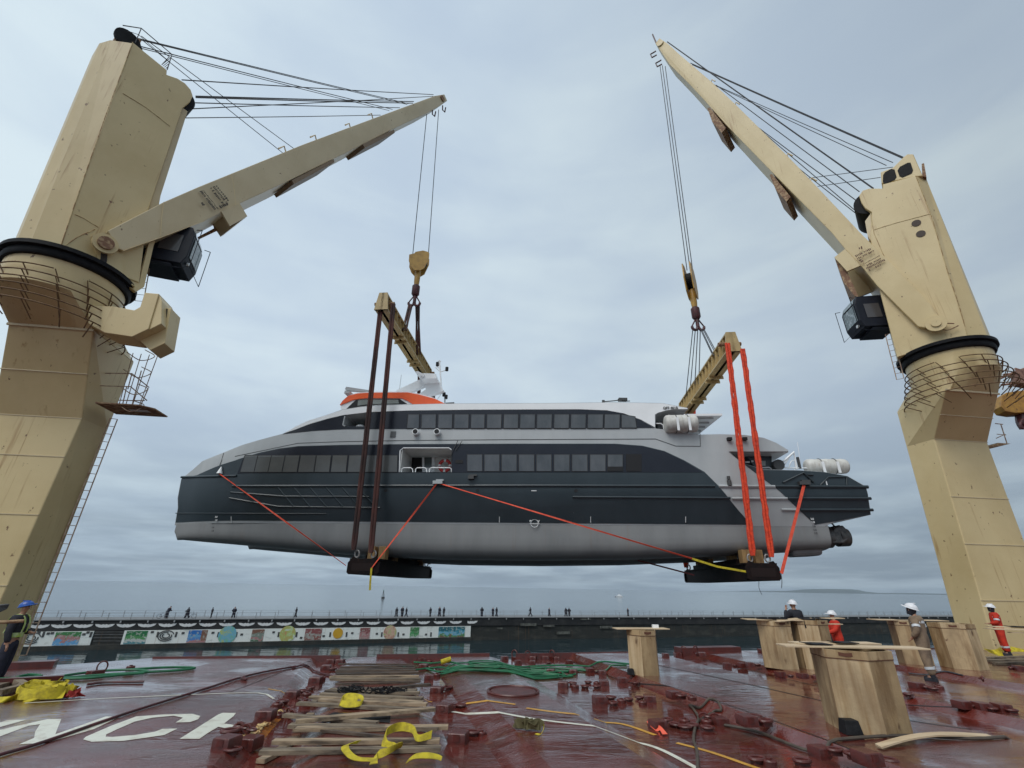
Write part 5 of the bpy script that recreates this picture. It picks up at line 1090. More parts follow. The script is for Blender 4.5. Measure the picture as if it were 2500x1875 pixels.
# ================================================================== CRADLES, SLINGS, LASHINGS
def cradle(s_lo, s_hi, ztop, zbot, lab, slings, smat, labs, grp, sr, sp, jit, woods):
    c = FPt((s_lo+s_hi)/2, 4.7, zbot); r = thing('lifting_cradle', lab, 'cradle', tuple(c), 'dark steel cradles under the ferry')
    Lc = BEAMW+1.3; cm = (s_lo+s_hi)/2; wd = s_hi-s_lo; ax = [FT, FN, (0, 0, 1)]; z = (ztop+zbot)/2; H = ztop-zbot
    mb = MB()
    for sg in (-1, 1): mb.box(FPt(cm+sg*wd*.42, 4.7, z), (.04, Lc-.3, H-.1), ax)
    mb.build('beam_web', CRAD, r); MB().box(FPt(cm, 4.7, ztop-.03), (wd*.98, Lc-.28, .06), ax).build('top_flange', CRAD, r); MB().box(FPt(cm, 4.7, zbot+.03), (wd*.98, Lc-.28, .06), ax).build('bottom_flange', CRAD, r)
    for d, sg in ((4.7-Lc/2, 1), (4.7+Lc/2, -1)):
        q = [(-.5, .1), (-.42, 0), (.42, 0), (.5, .1), (.5, .72), (.36, 1.12), (.22, .98), (-.22, .98), (-.36, 1.12), (-.5, .72)]
        MB().prism([FPt(cm+a*wd, d, zbot+b_*H) for a, b_ in q], FN*.15*sg).build('end_plate', CRAD, r, bevel=.015)
        MB().prism([FPt(cm+a*wd*.72, d-.01*sg, zbot+.2*H+b_*H*.5) for a, b_ in ((-.5, 0), (.5, 0), (.5, 1), (-.5, 1))], FN*.012*sg).build('end_panel', mat('cradle_panel', (.018, .010, .009), .6, spec=.2), r)
        for t_ in (-.28, .24):
            P = FPt(cm+t_*wd, d+.15*sg, ztop+.2); mb = MB(); mb.tube([P+FT*.11*math.cos(a)+np.array([0, 0, .16*math.sin(a)]) for a in np.linspace(0, 2*math.pi, 15)[:-1]], .04, 6, closed=True); mb.build('shackle', mat('galvanised', (.3, .3, .3), .4, (.15, .12, .1), 8.), r, smooth=True)
    for t_ in woods:
        for d in (.05, 1.75, 7.3): MB().box(FPt(cm+t_*wd, d+.3, ztop+.3), (.36, .5, .62), ax).build('timber_block', WOOD, r, bevel=.02)
    mb = MB(); mb.box(FPt(cm, 4.7, ztop+.12), (wd*.7, Lc-3.2, .24), ax).build('packing_timber', CRAD, r)
    for i, (tpx, bpx, dd) in enumerate(slings):
        pass
    return r
def zf(x, y, d): return fraw(x, y, d)[1]
dn = 4.7-(BEAMW+1.3)/2
sLl = fraw(847, 1385, dn)[0]; sLh = fraw(926, 1385, dn)[0]; sRl = fraw(1822, 1395, dn)[0]; sRh = fraw(1905, 1395, dn)[0]
zc0, zc1 = zf(885, 1363, dn), zf(885, 1402, dn)
cradle(sLl, sLh, zc0, zc1, 'dark brown lifting cradle under the forward hull on brown slings', [], None, None, None, 0, 0, 0, (.02, .36))
zc0, zc1 = zf(1865, 1374, dn), zf(1865, 1417, dn)
cradle(sRl, sRh, zc0, zc1, 'dark lifting cradle under the stern on orange slings', [], None, None, None, 0, 0, 0, (-.22, .18))
def vsling(t0, t1, a, d, s, zc, r, m, lab, grp, fx=None):
    """a pair of round slings from a trunnion down to a shackle"""
    mb = MB(); n = 40; off = np.array([r*.95, 0, 0])
    for sg in (-1, 1):
        pts = [lerp(t0, t1, i/n)+off*sg*(1 if i < n else .4)+np.array([random.uniform(-1, 1), random.uniform(-1, 1), 0])*(r*.18 if m is ORSL else .004) for i in range(n+1)]
        mb.tube(pts, r, 7, rj=.18 if m is ORSL else .03)
    return tag(mb.build('round_sling', m, smooth=True), lab, 'sling', grp)
def at2(x, y, o): P = PLANE(x, y, F0+FN*o, FN); return P
for (tp, bp, lab) in (((930, 745), (863, 1343), 'outer brown sling from the near end of the spreader down in front of the ferry'), ((960, 742), (905, 1350), 'inner brown sling down in front of the dark hull beside the side door')):
    vsling(at2(*tp, -.62), at2(*bp, -.62), None, None, None, 0, .075, SLING, lab, 'brown slings carrying the forward cradle')
for (tp, bp, lab) in (((1776, 838), (1838, 1356), 'orange wrinkled sling nearer the ferry windows'), ((1813, 852), (1884, 1360), 'orange wrinkled sling nearer the ferry stern rail')):
    vsling(at2(*tp, -.62), at2(*bp, -.62), None, None, None, 0, .075, ORSL, lab, 'orange slings carrying the stern cradle')
for nm, (b_, s_, sc, zb_, zc_, m_, r_) in dict(a=(bL, sL, (sLl, sLh), 2.1+.66*23.7, zf(885, 1363, dn), SLING, .075), b=(bR, sR, (sRl, sRh), 2.1+.56*22.6, zf(1865, 1374, dn), ORSL, .1)).items():
    for k, sg in enumerate((-1, 1)):
        e = FPt((sc[0]+sc[1])/2+sg*.55, 4.7+(BEAMW+1.3)/2-.1, zc_+.2)
        vsling(b_+s_*(-sg if s_[0]*sg < 0 and False else 1)*0+FT*sg*.6-FN*.45+np.array([0, 0, zb_]), e, None, None, None, 0, r_, m_, ('brown' if nm == 'a' else 'orange')+' sling on the far side of the ferry, '+('bow side' if sg < 0 else 'stern side'), 'slings behind the ferry')
def lash(pts, wd, name, m, lab, cat='strap', group='orange lashing straps on the ferry', twist=0):
    L = [np.array(p) for p in pts]; P = []
    for a, b_ in zip(L, L[1:]):
        for j in range(12): P.append(lerp(a, b_, j/12))
    P.append(L[-1]); d = L[-1]-L[0]; d /= np.linalg.norm(d); u = np.cross(d, FN); v = FN; W_ = []
    for i in range(len(P)): a = 1.2*math.sin(i*.33+1)*twist; W_.append((u*math.cos(a)+v*math.sin(a))*wd)
    return tag(MB().ribbon(P, W_, .012).build(name, m), lab, cat, group)
lash([fpos(535, 1156, .15), at2(845, 1381, dn-.05)], .07, 'lashing_strap', ORST, 'orange strap from the ferry bow down to the forward cradle', twist=.9)
lash([fpos(1066, 1181, .15), at2(908, 1386, dn-.08)], .08, 'lashing_strap', ORST, 'orange strap slanting down left from the hull fairlead to the forward cradle', twist=.6)
lash([fpos(1072, 1180, .15), at2(1690, 1364, -.55)], .07, 'lashing_strap', ORST, 'long orange strap sloping down right across the hull', twist=.6)
lash([fpos(1963, 1184, .15), at2(1908, 1400, dn-.03)], .14, 'lashing_strap', ORST, 'orange strap from the dark stern down to the stern cradle')
lash([FPt(fraw(1557, 1368, 3.)[0], 3., zf(1557, 1368, 3.)), FPt(fraw(1695, 1404, 2.)[0], 2., zf(1695, 1404, 2.))], .08, 'lashing_strap', mat('dark_red_strap', (.16, .03, .03), .7), 'dark red strap under the keel leading to the stern cradle')
lash([at2(1690, 1364, -.57), at2(1750, 1383, -.57), at2(1830, 1397, -.62)], .09, 'ratchet_strap', YEL, 'yellow ratchet strap at the lower end of the long orange strap', group='yellow ratchet straps')
lash([at2(907, 1386, dn-.1), at2(904, 1420, dn-.12), at2(903, 1441, dn-.12)], .09, 'ratchet_strap', YEL, 'yellow strap tail hanging under the forward cradle', group='yellow ratchet straps')
mb = MB(); mb.tube(spline([at2(1853, 1418, dn), at2(1853, 1435, dn), at2(1860, 1452, dn)], 4), .012, 4); tag(mb.build('hanging_cord', ROPE), 'thin dark cord dangling in mid air below the stern cradle', 'cord')
mb = MB(); mb.tube(spline([at2(1907, 1400, dn), at2(1909, 1418, dn), at2(1908, 1436, dn)], 4), .016, 4); tag(mb.build('hanging_cord', ROPE), 'short cord hanging from the right corner of the stern cradle', 'cord')
# ================================================================== THINGS ON THE DECK
def post(base, w, h, rz, lab, nside=6, slot=-1.9, z0=0.):
    """hollow column of bent plywood with a banded rim and a hand slot"""
    b_ = np.array([base[0], base[1], z0]); r = thing('plywood_post', lab, 'plywood post', tuple(b_), 'plywood posts on the deck', rz=0)
    angs = [rz+2*math.pi*i/nside for i in range(nside)]; R_ = w/2
    pt = lambda i, rr, z: b_+np.array([rr*math.cos(angs[i % nside]), rr*math.sin(angs[i % nside]), z])
    for i in range(nside):
        mb = MB(); th = .018
        q = [pt(i, R_, 0), pt(i+1, R_, 0), pt(i+1, R_, h-.13), pt(i, R_, h-.13)]; c = sum(q)/4; nn = (c-b_)*[1, 1, 0]; nn /= np.linalg.norm(nn)
        mb.prism(q, -nn*th); mb.build('side_panel', PLYV[(i+len(lab)) % 3], r, bevel=.002)
        q = [pt(i, R_+.008, h-.125), pt(i+1, R_+.008, h-.125), pt(i+1, R_+.008, h), pt(i, R_+.008, h)]
        MB().prism(q, -nn*(th+.006)).build('rim_board', PLYV[(i+1+len(lab)) % 3], r, bevel=.002)
        d = q[1]-q[0]; d /= np.linalg.norm(d)
        MB().box((q[0]+q[1])/2-nn*.004+np.array([0, 0, -.006]), (np.linalg.norm(q[1]-q[0])-.01, .012, .01), [d, nn, (0, 0, 1)]).build('rim_gap', PLYD, r)
        a = math.atan2(nn[1], nn[0])
        if abs((a-slot+math.pi) % (2*math.pi)-math.pi) < math.pi/nside:
            m_ = (q[0]+q[1])/2+nn*.003+np.array([0, 0, .065]); mb = MB()
            L = [m_+d*x+np.array([0, 0, z]) for x, z in ((-.1, .03), (0, .018), (.1, .03), (.1, -.025), (0, -.037), (-.1, -.025))]; mb.prism(L, nn*.003); mb.build('hand_slot', PLYD, r)
    return r
def board(a, b_, wd, z, lab, th=.022, m=None, tilt=0.):
    a = np.array([a[0], a[1], z]); b_ = np.array([b_[0], b_[1], z+tilt]); d = b_-a; L = np.linalg.norm(d); d /= L; s = np.cross([0, 0, 1.], d); s /= np.linalg.norm(s); up = np.cross(d, s)
    return tag(MB().box((a+b_)/2, (L, wd, th), [d, s, up]).build('plywood_board', m or PLY2, bevel=.002), lab, 'board', 'boards lying on the plywood posts')
def matt(c, wd, ln, ang, z, lab, drop=0.):
    d = np.array([math.cos(ang), math.sin(ang), 0]); s = np.array([-d[1], d[0], 0]); c = np.array([c[0], c[1], z]); pts = [c-d*ln/2+np.array([0, 0, .012]), c-d*ln/4, c+np.array([0, 0, .004]), c+d*ln/4, c+d*ln/2]
    if drop: pts += [c+d*(ln/2+.02)+np.array([0, 0, -.03]), c+d*(ln/2+.025)+np.array([0, 0, -drop])]
    return tag(MB().ribbon(spline(pts, 3), s*wd, .014).build('rubber_mat', RUBB), lab, 'rubber mat', 'black rubber mats')
A_ = (6.10, 9.45); post(A_, 1.22, 1.2, .35, 'large plywood post in the right foreground with a three-line hand slot', slot=-1.75)
board((4.95, 9.55), (7.35, 9.35), .42, 1.215, 'long thin plywood board on top of the large foreground post', tilt=.01); board((5.3, 9.75), (6.9, 9.9), .35, 1.24, 'pale board lying across the large foreground post behind the long one')
matt((5.62, 9.6), .34, .42, .0, 1.245, 'black rubber mat at the left end of the foreground board'); matt((6.2, 9.72), .3, .4, .1, 1.262, 'black rubber mat in the middle of the foreground board')
P = PD(1583, 1650); post((P[0], P[1]+.35), .86, 1.08, .2, 'lone plywood post standing in the middle of the deck', slot=-1.7)
board((P[0]-.75, P[1]+.3), (P[0]+.75, P[1]+.45), .45, 1.095, 'thin board on the lone middle post', tilt=.01)
tag(MB().box((P[0]+.45, P[1]+.5, 1.15), (.16, .12, .09)).build('white_box', WHITE), 'tiny white box on the board of the lone middle post', 'box')
c_ = PD(1925, 1634); post((c_[0], c_[1]+.4), 1.05, 1.27, .1, 'plywood post at the left of the close pair behind the foreground post', slot=-1.8)
board((c_[0]-.95, c_[1]+.3), (c_[0]+.75, c_[1]+.2), .5, 1.3, 'board with two rubber mats on the left post of the pair'); board((c_[0]-.2, c_[1]-.05), (c_[0]+.9, c_[1]+.35), .4, 1.27, 'short lower board tilted on the left post of the pair', tilt=.07)
matt((c_[0]-.25, c_[1]+.25), .4, .55, -.5, 1.318, 'black rubber mat on the left post of the pair'); matt((c_[0]+.15, c_[1]+.3), .35, .4, .1, 1.33, 'second smaller rubber mat on the left post of the pair')
d_ = PD(2015, 1634); post((d_[0]-.12, d_[1]+.2), 1.08, 1.32, .5, 'plywood post at the right of the close pair with a mat over its rim', slot=-1.2)
matt((d_[0]-.25, d_[1]-.0), .36, .3, -1.6, 1.35, 'black rubber mat hanging over the rim of the right post of the pair', drop=.25); matt((d_[0]+.25, d_[1]+.1), .3, .35, -1.3, 1.35, 'rolled black mat on the rim of the right post of the pair', drop=.06)
board((d_[0]+.1, d_[1]+.5), (d_[0]+1.15, d_[1]+.45), .35, 1.33, 'board jutting right from the right post of the pair', tilt=.03); board((d_[0]+.3, d_[1]+.2), (d_[0]+.95, d_[1]+.25), .2, 1.2, 'small board below the jutting one at the right post of the pair')
e_ = PD(2262, 1624); post((e_[0]-.05, e_[1]+.35), .95, 1.27, .3, 'plywood post partly hidden behind the worker in tan overalls', slot=-2.2)
board((e_[0]-1.15, e_[1]+.35), (e_[0]+1.3, e_[1]+.35), .5, 1.285, 'board on the post behind the worker in tan overalls'); matt((e_[0]-.1, e_[1]+.4), .3, .4, 0, 1.305, 'black mat on the board behind the worker in tan overalls')
f_ = PD(2376, 1634); post((f_[0], f_[1]+.3), 1.18, 1.25, .42, 'plywood post between the worker in tan overalls and the crane foot', slot=-2.3)
g_ = PZ(2530, 1542, 1.1); post((g_[0]+.6, g_[1]), 1.0, 1.08, .3, 'plywood post cut off by the right edge under wide boards')
g0 = PZ(2414, 1535, 1.1); board((g0[0], g0[1]), (g0[0]+2.6, g0[1]-.5), .5, 1.1, 'wide board reaching in from the right edge'); board((g0[0]+.45, g0[1]+.4), (g0[0]+2.2, g0[1]+.1), .45, 1.14, 'upper board crossing the wide board at the right edge', tilt=.01); board((g0[0]+.4, g0[1]-.25), (g0[0]+2.2, g0[1]-.5), .2, 1.02, 'lower board under the wide board at the right edge')
matt((g0[0]+1.15, g0[1]+.15), .4, .6, -.2, 1.17, 'black mat on the boards at the right edge')
# small dark blocks against posts
for x, y, s_, lab in ((2078, 1792, .26, 'dark steel wedge at the foot of the large foreground post'), (1540, 1647, .18, 'dark steel block at the foot of the lone middle post'), (2205, 1800, .2, 'flat black rubber scrap by the foot of the large foreground post')):
    P = PD(x, y); tag(MB().loft([[P+np.array([a*s_, b_*s_, z]) for a, b_ in ((-.5, -.4), (.5, -.5), (.55, .4), (-.45, .5))] if z < .01 else [P+np.array([a*s_*.8, b_*s_*.8, z]) for a, b_ in ((-.5, -.4), (.5, -.5), (.55, .4), (-.45, .5))] for z in (0, (.2 if s_ > .2 else .14) if 'rubber' not in lab else .02)]).build('steel_wedge' if 'rubber' not in lab else 'rubber_scrap', RUBB, bevel=.01), lab, 'block')
P0_, P1_ = PD(2146, 1828), PD(2420, 1803)
pts = [lerp(P0_, P1_, t_)+np.array([0, 0, .03+.05*math.sin(math.pi*t_)]) for t_ in np.linspace(0, 1, 12)]; pts = [p+np.array([0, .12*math.sin(math.pi*t_), 0]) for p, t_ in zip(pts, np.linspace(0, 1, 12))]
tag(MB().ribbon(pts, np.array([.03, .17, 0]), .022).build('loose_plank', PLY2), 'bowed pale plank lying in front of the large foreground post', 'plank')
# planks -------------------------------------------------------------
def r5(x, y): return (600+x*.226, 1600+y*.226)
plk = [((1010, 190), (1810, 178), 0), ((1000, 215), (1822, 203), 0), ((965, 240), (1830, 226), 0), ((975, 272), (1862, 262), 0), ((895, 320), (1865, 300), 1), ((900, 345), (1882, 334), 0),
       ((1000, 385), (1600, 395), 0), ((1120, 405), (1985, 408), 0), ((900, 445), (1835, 432), 0), ((842, 485), (1872, 462), 0), ((800, 520), (1905, 532), 0), ((680, 555), (1910, 572), 1), ((780, 595), (1952, 606), 1), ((545, 628), (1892, 636), 0),
       ((395, 768), (1420, 762), 0), ((512, 880), (2030, 712), 1), ((450, 895), (2072, 885), 0), ((515, 935), (2178, 912), 1), ((270, 1085), (2088, 1010), 1), ((130, 1205), (2102, 1092), 0)]
plk_x = [(990, 160, 1790, 150), (985, 228, 1800, 216), (960, 256, 1845, 245), (930, 300, 1850, 284), (960, 362, 1880, 352), (930, 425, 1850, 415), (860, 465, 1840, 448), (820, 540, 1890, 552), (520, 910, 1500, 900)]
words = 'farthest second third fourth fifth sixth seventh eighth ninth tenth eleventh twelfth thirteenth fourteenth fifteenth diagonal seventeenth eighteenth nineteenth nearest'.split()
for i, (a, b_, fr) in enumerate(plk):
    A = PD(*r5(*a)); B_ = PD(*r5(*b_)); z = .035+(.05 if i == 15 else 0); A[2] = B_[2] = max(hq(A[0], A[1]), hq(B_[0], B_[1]), -.02)+z; d = B_-A; L = np.linalg.norm(d); d /= L; s = np.cross([0, 0, 1.], d)
    mb = MB(); n = 8; rings = []; wd = random.uniform(.12, .16); th = .05
    for k in range(n+1):
        c = lerp(A, B_, k/n)+s*random.uniform(-.002, .002)+np.array([0, 0, random.uniform(-.004, .004)]); rings.append([c-s*wd/2-[0, 0, th/2], c+s*wd/2-[0, 0, th/2], c+s*wd/2+[0, 0, th/2], c-s*wd/2+[0, 0, th/2]])
    mb.loft(rings); lab = words[i]+' weathered plank of the row, counted from the water' if words[i] not in ('diagonal', 'nearest') else words[i]+' weathered plank of the row laid over the middle cover'
    tag(mb.build('plank', PLANK2 if fr else PLANKD if i < 4 or i in (6, 7) else PLANK), lab, 'plank', 'planks laid in a row on the deck')
for i, (xa, ya, xb, yb) in enumerate(plk_x):
    A = PD(*r5(xa, ya)); B_ = PD(*r5(xb, yb)); A[2] = B_[2] = max(hq(A[0], A[1]), hq(B_[0], B_[1]), -.02)+.025; d = (B_-A)/np.linalg.norm(B_-A); s = np.cross([0, 0, 1.], d)
    tag(MB().box((A+B_)/2, (np.linalg.norm(B_-A), .07, .035), [d, s, (0, 0, 1)]).build('batten', PLANKD if i % 2 == 0 else PLANK), ['farthest', 'second', 'third', 'fourth', 'fifth', 'sixth', 'seventh', 'eighth', 'ninth', 'nearest'][i]+' thin batten from the water, lying between the planks', 'batten', 'thin battens between the planks')
for i, (a, b_) in enumerate([((545, 835), (700, 660)), ((420, 1020), (515, 925)), ((270, 1120), (400, 1030)), ((700, 545), (800, 490)), ((150, 1180), (280, 1110))]):
    A = PD(*r5(*a)); B_ = PD(*r5(*b_)); A[2] = B_[2] = max(hq(*A[:2]), hq(*B_[:2]))+.035; d = (B_-A)/np.linalg.norm(B_-A); s = np.cross([0, 0, 1.], d)
    tag(MB().box((A+B_)/2, (np.linalg.norm(B_-A), .13, .05), [d, s, (0, 0, 1)]).build('cross_plank', PLANK if i % 2 else PLANK2), ['short light cross plank beside the black mat', 'short cross plank left of the eighteenth plank', 'short cross plank left of the nineteenth plank', 'small cross plank at the yellow coil', 'short cross plank at the near left corner of the row'][i], 'plank', 'short cross planks at the left of the row')
slab([PD(*r5(*q))[:2] for q in ((815, 740), (832, 668), (1565, 655), (1556, 735))], 'deck_mat', RUBB, .012); tag([o for o in bpy.data.objects if o.name == 'deck_mat'][0], 'long flat black rubber mat between the planks', 'rubber mat')
# straps and coils ----------------------------------------------------
def strap_loop(pts, wv, w_, name, m, lab, cat, group=None, parent=None):
    S = spline(pts, 6); Wv = []
    for i in range(len(S)): t_ = i/(len(S)-1)*(len(wv)-1); k = min(int(t_), len(wv)-2); Wv.append(lerp(wv[k], wv[k+1], t_-k)*w_)
    o = MB().ribbon(S, Wv, .006).build(name, m, smooth=True); return tag(o, lab, cat, group)
def q5(x, y, up=.0): P = PD(*r5(x, y)); P[2] = max(P[2], -.02)+.06+up; return P
V = np.array
strap_loop([q5(1215, 1020, .03), q5(1140, 1050, .05), q5(1060, 1080, .04), q5(1090, 1130, .02), q5(1180, 1185, .01), q5(1340, 1200, .01), q5(1420, 1200, .02)], [V([.3, .9, .2]), V([.7, .6, .1]), V([.9, .2, .1]), V([.6, .8, .1]), V([0, 1, .1])], .11, 'yellow_sling', YEL, 'yellow webbing sling looping left over the nearest planks', 'webbing sling', 'yellow webbing slings')
strap_loop([q5(2000, 975, .05), q5(1850, 985, .04), q5(1790, 960, .12), q5(1640, 950, .14), q5(1500, 1000, .12), q5(1490, 1040, .03), q5(1570, 1050, .02), q5(1620, 1120, .05), q5(1640, 1160, .12), q5(1500, 1190, .08), q5(1390, 1180, .03), q5(1370, 1260, .02)], [V([0, .5, .8]), V([.1, .9, .4]), V([.1, .4, .9]), V([.2, .3, .9]), V([.7, .3, .6]), V([.9, .2, .1]), V([.6, .2, .8]), V([.2, .5, .8]), V([.8, .5, 0])], .115, 'yellow_sling', YEL, 'yellow webbing sling folded in a big loop over the nearest planks', 'webbing sling', 'yellow webbing slings')
strap_loop([q5(1740, 1225, .02), q5(1820, 1205, .05), q5(1950, 1195, .05), q5(2060, 1205, .03), q5(2110, 1235, .02)], [V([.2, .9, .2]), V([0, 1, .3]), V([0, 1, .1])], .11, 'yellow_sling', YEL, 'short yellow webbing sling at the bottom right of the planks', 'webbing sling', 'yellow webbing slings')
strap_loop([q5(1010, 575, .02), q5(1040, 548, .08), q5(1120, 540, .1), q5(1230, 545, .08), q5(1255, 570, .04), q5(1200, 590, .03), q5(1080, 592, .03), q5(1020, 585, .05), q5(1050, 560, .06), q5(1200, 560, .06)], [V([0, .6, .8]), V([0, .9, .4]), V([0, .7, .7]), V([0, .8, .5])], .12, 'yellow_sling', YEL, 'small rolled yellow webbing sling resting on the twelfth plank', 'webbing sling', 'yellow webbing slings')
def heap(pxs, n, r_, w_, m, name, lab, cat, zz=.1, flat=.6):
    rnd = random.Random(hash(lab) % 1000 if False else len(lab)); mb = MB()
    for k in range(n):
        x, y = pxs[k % len(pxs)]; c = PD(x, y); c[2] += .02; pts = []; W_ = []
        a0 = rnd.uniform(0, 6.3); rr = r_*rnd.uniform(.5, 1)
        for i in range(8):
            a = a0+i*rnd.uniform(.6, .9); pts.append(c+np.array([math.cos(a)*rr*1.3+rnd.uniform(-.3, .3)*r_, math.sin(a)*rr*flat, rnd.uniform(.0, zz)])); v = np.array([rnd.uniform(-.5, .5), rnd.uniform(-.6, .6), rnd.uniform(.3, 1)]); W_.append(v/np.linalg.norm(v))
        S = spline(pts, 4); WW = [lerp(W_[min(int(i/4), 7)], W_[min(int(i/4)+1, 7)], (i % 4)/4)*w_ for i in range(len(S))]; S = [np.array([p[0], p[1], max(p[2], hq(p[0], p[1])+.02+abs(w[2])/2)]) for p, w in zip(S, WW)]
        mb.ribbon(S, WW, .006)
    return tag(mb.build(name, m, smooth=True), lab, cat)
heap([(85, 1698), (105, 1692), (125, 1700), (140, 1704), (95, 1706)], 11, .32, .2, YEL, 'yellow_sling_heap', 'crumpled heap of yellow webbing at the far left of the deck', 'webbing sling', .16)
heap([(165, 1704), (180, 1702)], 5, .16, .12, mat('red_cloth', (.3, .02, .015), .7), 'red_sling_heap', 'small dark red webbing heap beside the yellow heap', 'webbing sling', .08)
strap_loop([PD(-30, 1712)+V([0, 0, .03]), PD(10, 1716)+V([0, 0, .05]), PD(40, 1706)+V([0, 0, .04]), PD(75, 1712)+V([0, 0, .03]), PD(100, 1710)+V([0, 0, .04])], [V([.1, .9, .2]), V([0, .7, .6]), V([.2, .9, .1])], .2, 'yellow_sling', YEL, 'yellow webbing trailing out of the left picture edge', 'webbing sling')
heap([(905+k*14, 1696) for k in range(6)]+[(868, 1690), (850, 1698)], 14, .14, .03, RUBB, 'black_strap_heap', 'tangle of thin black straps lying on the ninth plank', 'strap', .12)
heap([(852, 1697), (868, 1694), (840, 1700)], 10, .16, .03, RUBB, 'black_strap_heap', 'tangle of black ratchet straps at the left end of the ninth plank', 'strap', .12)
strap_loop([PD(2412, 1597)+V([0, 0, .12]), PD(2440, 1600)+V([0, 0, .08]), PD(2470, 1594)+V([0, 0, .14]), PD(2520, 1598)+V([0, 0, .1])], [V([.1, .9, .4]), V([0, .7, .8]), V([.2, .9, .2])], .3, 'yellow_sling', YEL, 'yellow webbing lying at the foot of the right crane', 'webbing sling')
for i, (a, b_) in enumerate([((2405, 1610), (2520, 1606)), ((2415, 1617), (2520, 1614)), ((2430, 1623), (2520, 1622))]):
    A = PD(*a)+V([0, 0, .04]); B_ = PD(*b_)+V([0, 0, .04]); d = (B_-A)/np.linalg.norm(B_-A); tag(MB().box((A+B_)/2, (np.linalg.norm(B_-A), .2, .07), [d, np.cross([0, 0, 1.], d), (0, 0, 1)]).build('dunnage_timber', PLANK), ['back', 'middle', 'front'][i]+' dark timber at the feet of the worker in orange by the crane', 'timber', 'timbers by the right crane')
for i, (a, b_) in enumerate([((-20, 1688), (50, 1666)), ((-10, 1703), (60, 1683)), ((28, 1672), (66, 1692)), ((-20, 1680), (150, 1668))]):
    A = PD(*a)+V([0, 0, .06+.02*i]); B_ = PD(*b_)+V([0, 0, .05+.02*i]); d = (B_-A)/np.linalg.norm(B_-A); tag(MB().box((A+B_)/2, (np.linalg.norm(B_-A), .14, .09), [d, np.cross([0, 0, 1.], d), (0, 0, 1)]).build('dunnage_timber', PLANK if i < 3 else FIT), ['far grey timber of the pile at the left edge', 'near grey timber of the pile at the left edge', 'short timber lying across the pile at the left edge', 'dark red steel bar behind the pile at the left edge'][i], 'timber', 'timber pile at the left edge')
# cloth with yellow strap, orange tag
heap([(1275, 1780), (1295, 1782), (1308, 1784)], 8, .10, .14, mat('olive_cloth', (.10, .085, .035), .8), 'cloth_bundle', 'crumpled olive cloth lying alone on the middle cover', 'cloth', .07)
strap_loop([PD(1300, 1780)+V([0, 0, .05]), PD(1318, 1775)+V([0, 0, .09]), PD(1328, 1784)+V([0, 0, .06]), PD(1320, 1796)+V([0, 0, .02]), PD(1308, 1795)+V([0, 0, .02])], [V([0, .5, .8]), V([.3, .7, .5]), V([.7, .6, .1])], .05, 'yellow_ratchet', YEL, 'small yellow strap with a buckle beside the olive cloth', 'strap')
strap_loop([PD(1583, 1764)+V([0, 0, .03]), PD(1590, 1774)+V([0, 0, .04]), PD(1604, 1784)+V([0, 0, .02]), PD(1612, 1786)+V([0, 0, .05]), PD(1624, 1796)+V([0, 0, .02])], [V([.7, .3, .3]), V([.9, .1, .1]), V([.2, .8, .6]), V([.9, .2, 0])], .1, 'orange_ribbon', mat('coral_ribbon', (.85, .13, .07), .6), 'short coral orange ribbon twisted on the deck by the puddle', 'ribbon')
# cables and hoses
def cable(pix, r, name, m, lab, cat, up=0., k=6):
    S = spline([PD(*q) for q in pix], k); S = [np.array([p[0], p[1], hq(p[0], p[1])+r+.004+up]) for p in S]; return tag(MB().tube(S, r, 7).build(name, m, smooth=True), lab, cat)
cable([(-60, 1868), (0, 1848), (110, 1815), (310, 1745), (500, 1685), (585, 1658), (602, 1662), (590, 1657), (640, 1644), (722, 1629)], .022, 'mooring_cable', MAROON, 'thin dark wire running diagonally across the painted letters', 'cable')
cable([(715, 1633), (735, 1627), (760, 1634), (800, 1650), (840, 1642)], .02, 'wire_loop', MAROON, 'short dark wire loop at the end of the diagonal wire', 'cable')
cable([(1704, 1910), (1702, 1840), (1694, 1812), (1698, 1780), (1706, 1757), (1692, 1733), (1684, 1722), (1708, 1709), (1742, 1711), (1760, 1724), (1740, 1745), (1716, 1759), (1708, 1762)], .024, 'power_cable', CABLE, 'olive cable looping up from the bottom edge into a puddle', 'cable')
cable([(1716, 1757), (1760, 1772), (1850, 1785), (1950, 1800), (1998, 1808), (2010, 1814), (2000, 1816), (2100, 1806), (2220, 1801), (2400, 1808), (2560, 1820)], .024, 'power_cable', CABLE, 'olive cable running right past the large foreground post', 'cable')
cable([(2218, 1640), (2240, 1636), (2300, 1640), (2350, 1648)], .02, 'power_cable', ROPE, 'dark cable loop around the feet of the worker in tan overalls', 'cable')
cable([(212, 1675), (250, 1670), (300, 1669), (350, 1668)], .025, 'lashing_bar', MAROON, 'thin dark lashing bar lying on the left cover', 'bar')
mb = MB(); rnd = random.Random(4)
for k in range(9):
    cxp, cyp = 1250+rnd.uniform(-45, 45), 1635+rnd.uniform(-1, 1); c = PD(cxp, cyp); rx, ry = rnd.uniform(1.1, 1.9), rnd.uniform(.15, .5); ph = rnd.uniform(0, 6)
    S = [c+np.array([rx*math.cos(a)+.05*math.sin(3*a+ph), ry*math.sin(a)+.06*math.cos(2*a+ph), 0]) for a in np.linspace(0, 2*math.pi, 30)[:-1]]
    S = [np.array([p[0], p[1], hq(p[0], p[1])+.02+.005*k*(.5+.5*math.sin(j*.5+ph))]) for j, p in enumerate(S)]; mb.tube(S, .018, 6, closed=True)
tag(mb.build('hose_coil', GHOSE, smooth=True), 'big flat coil of green hose near the far deck edge', 'hose')
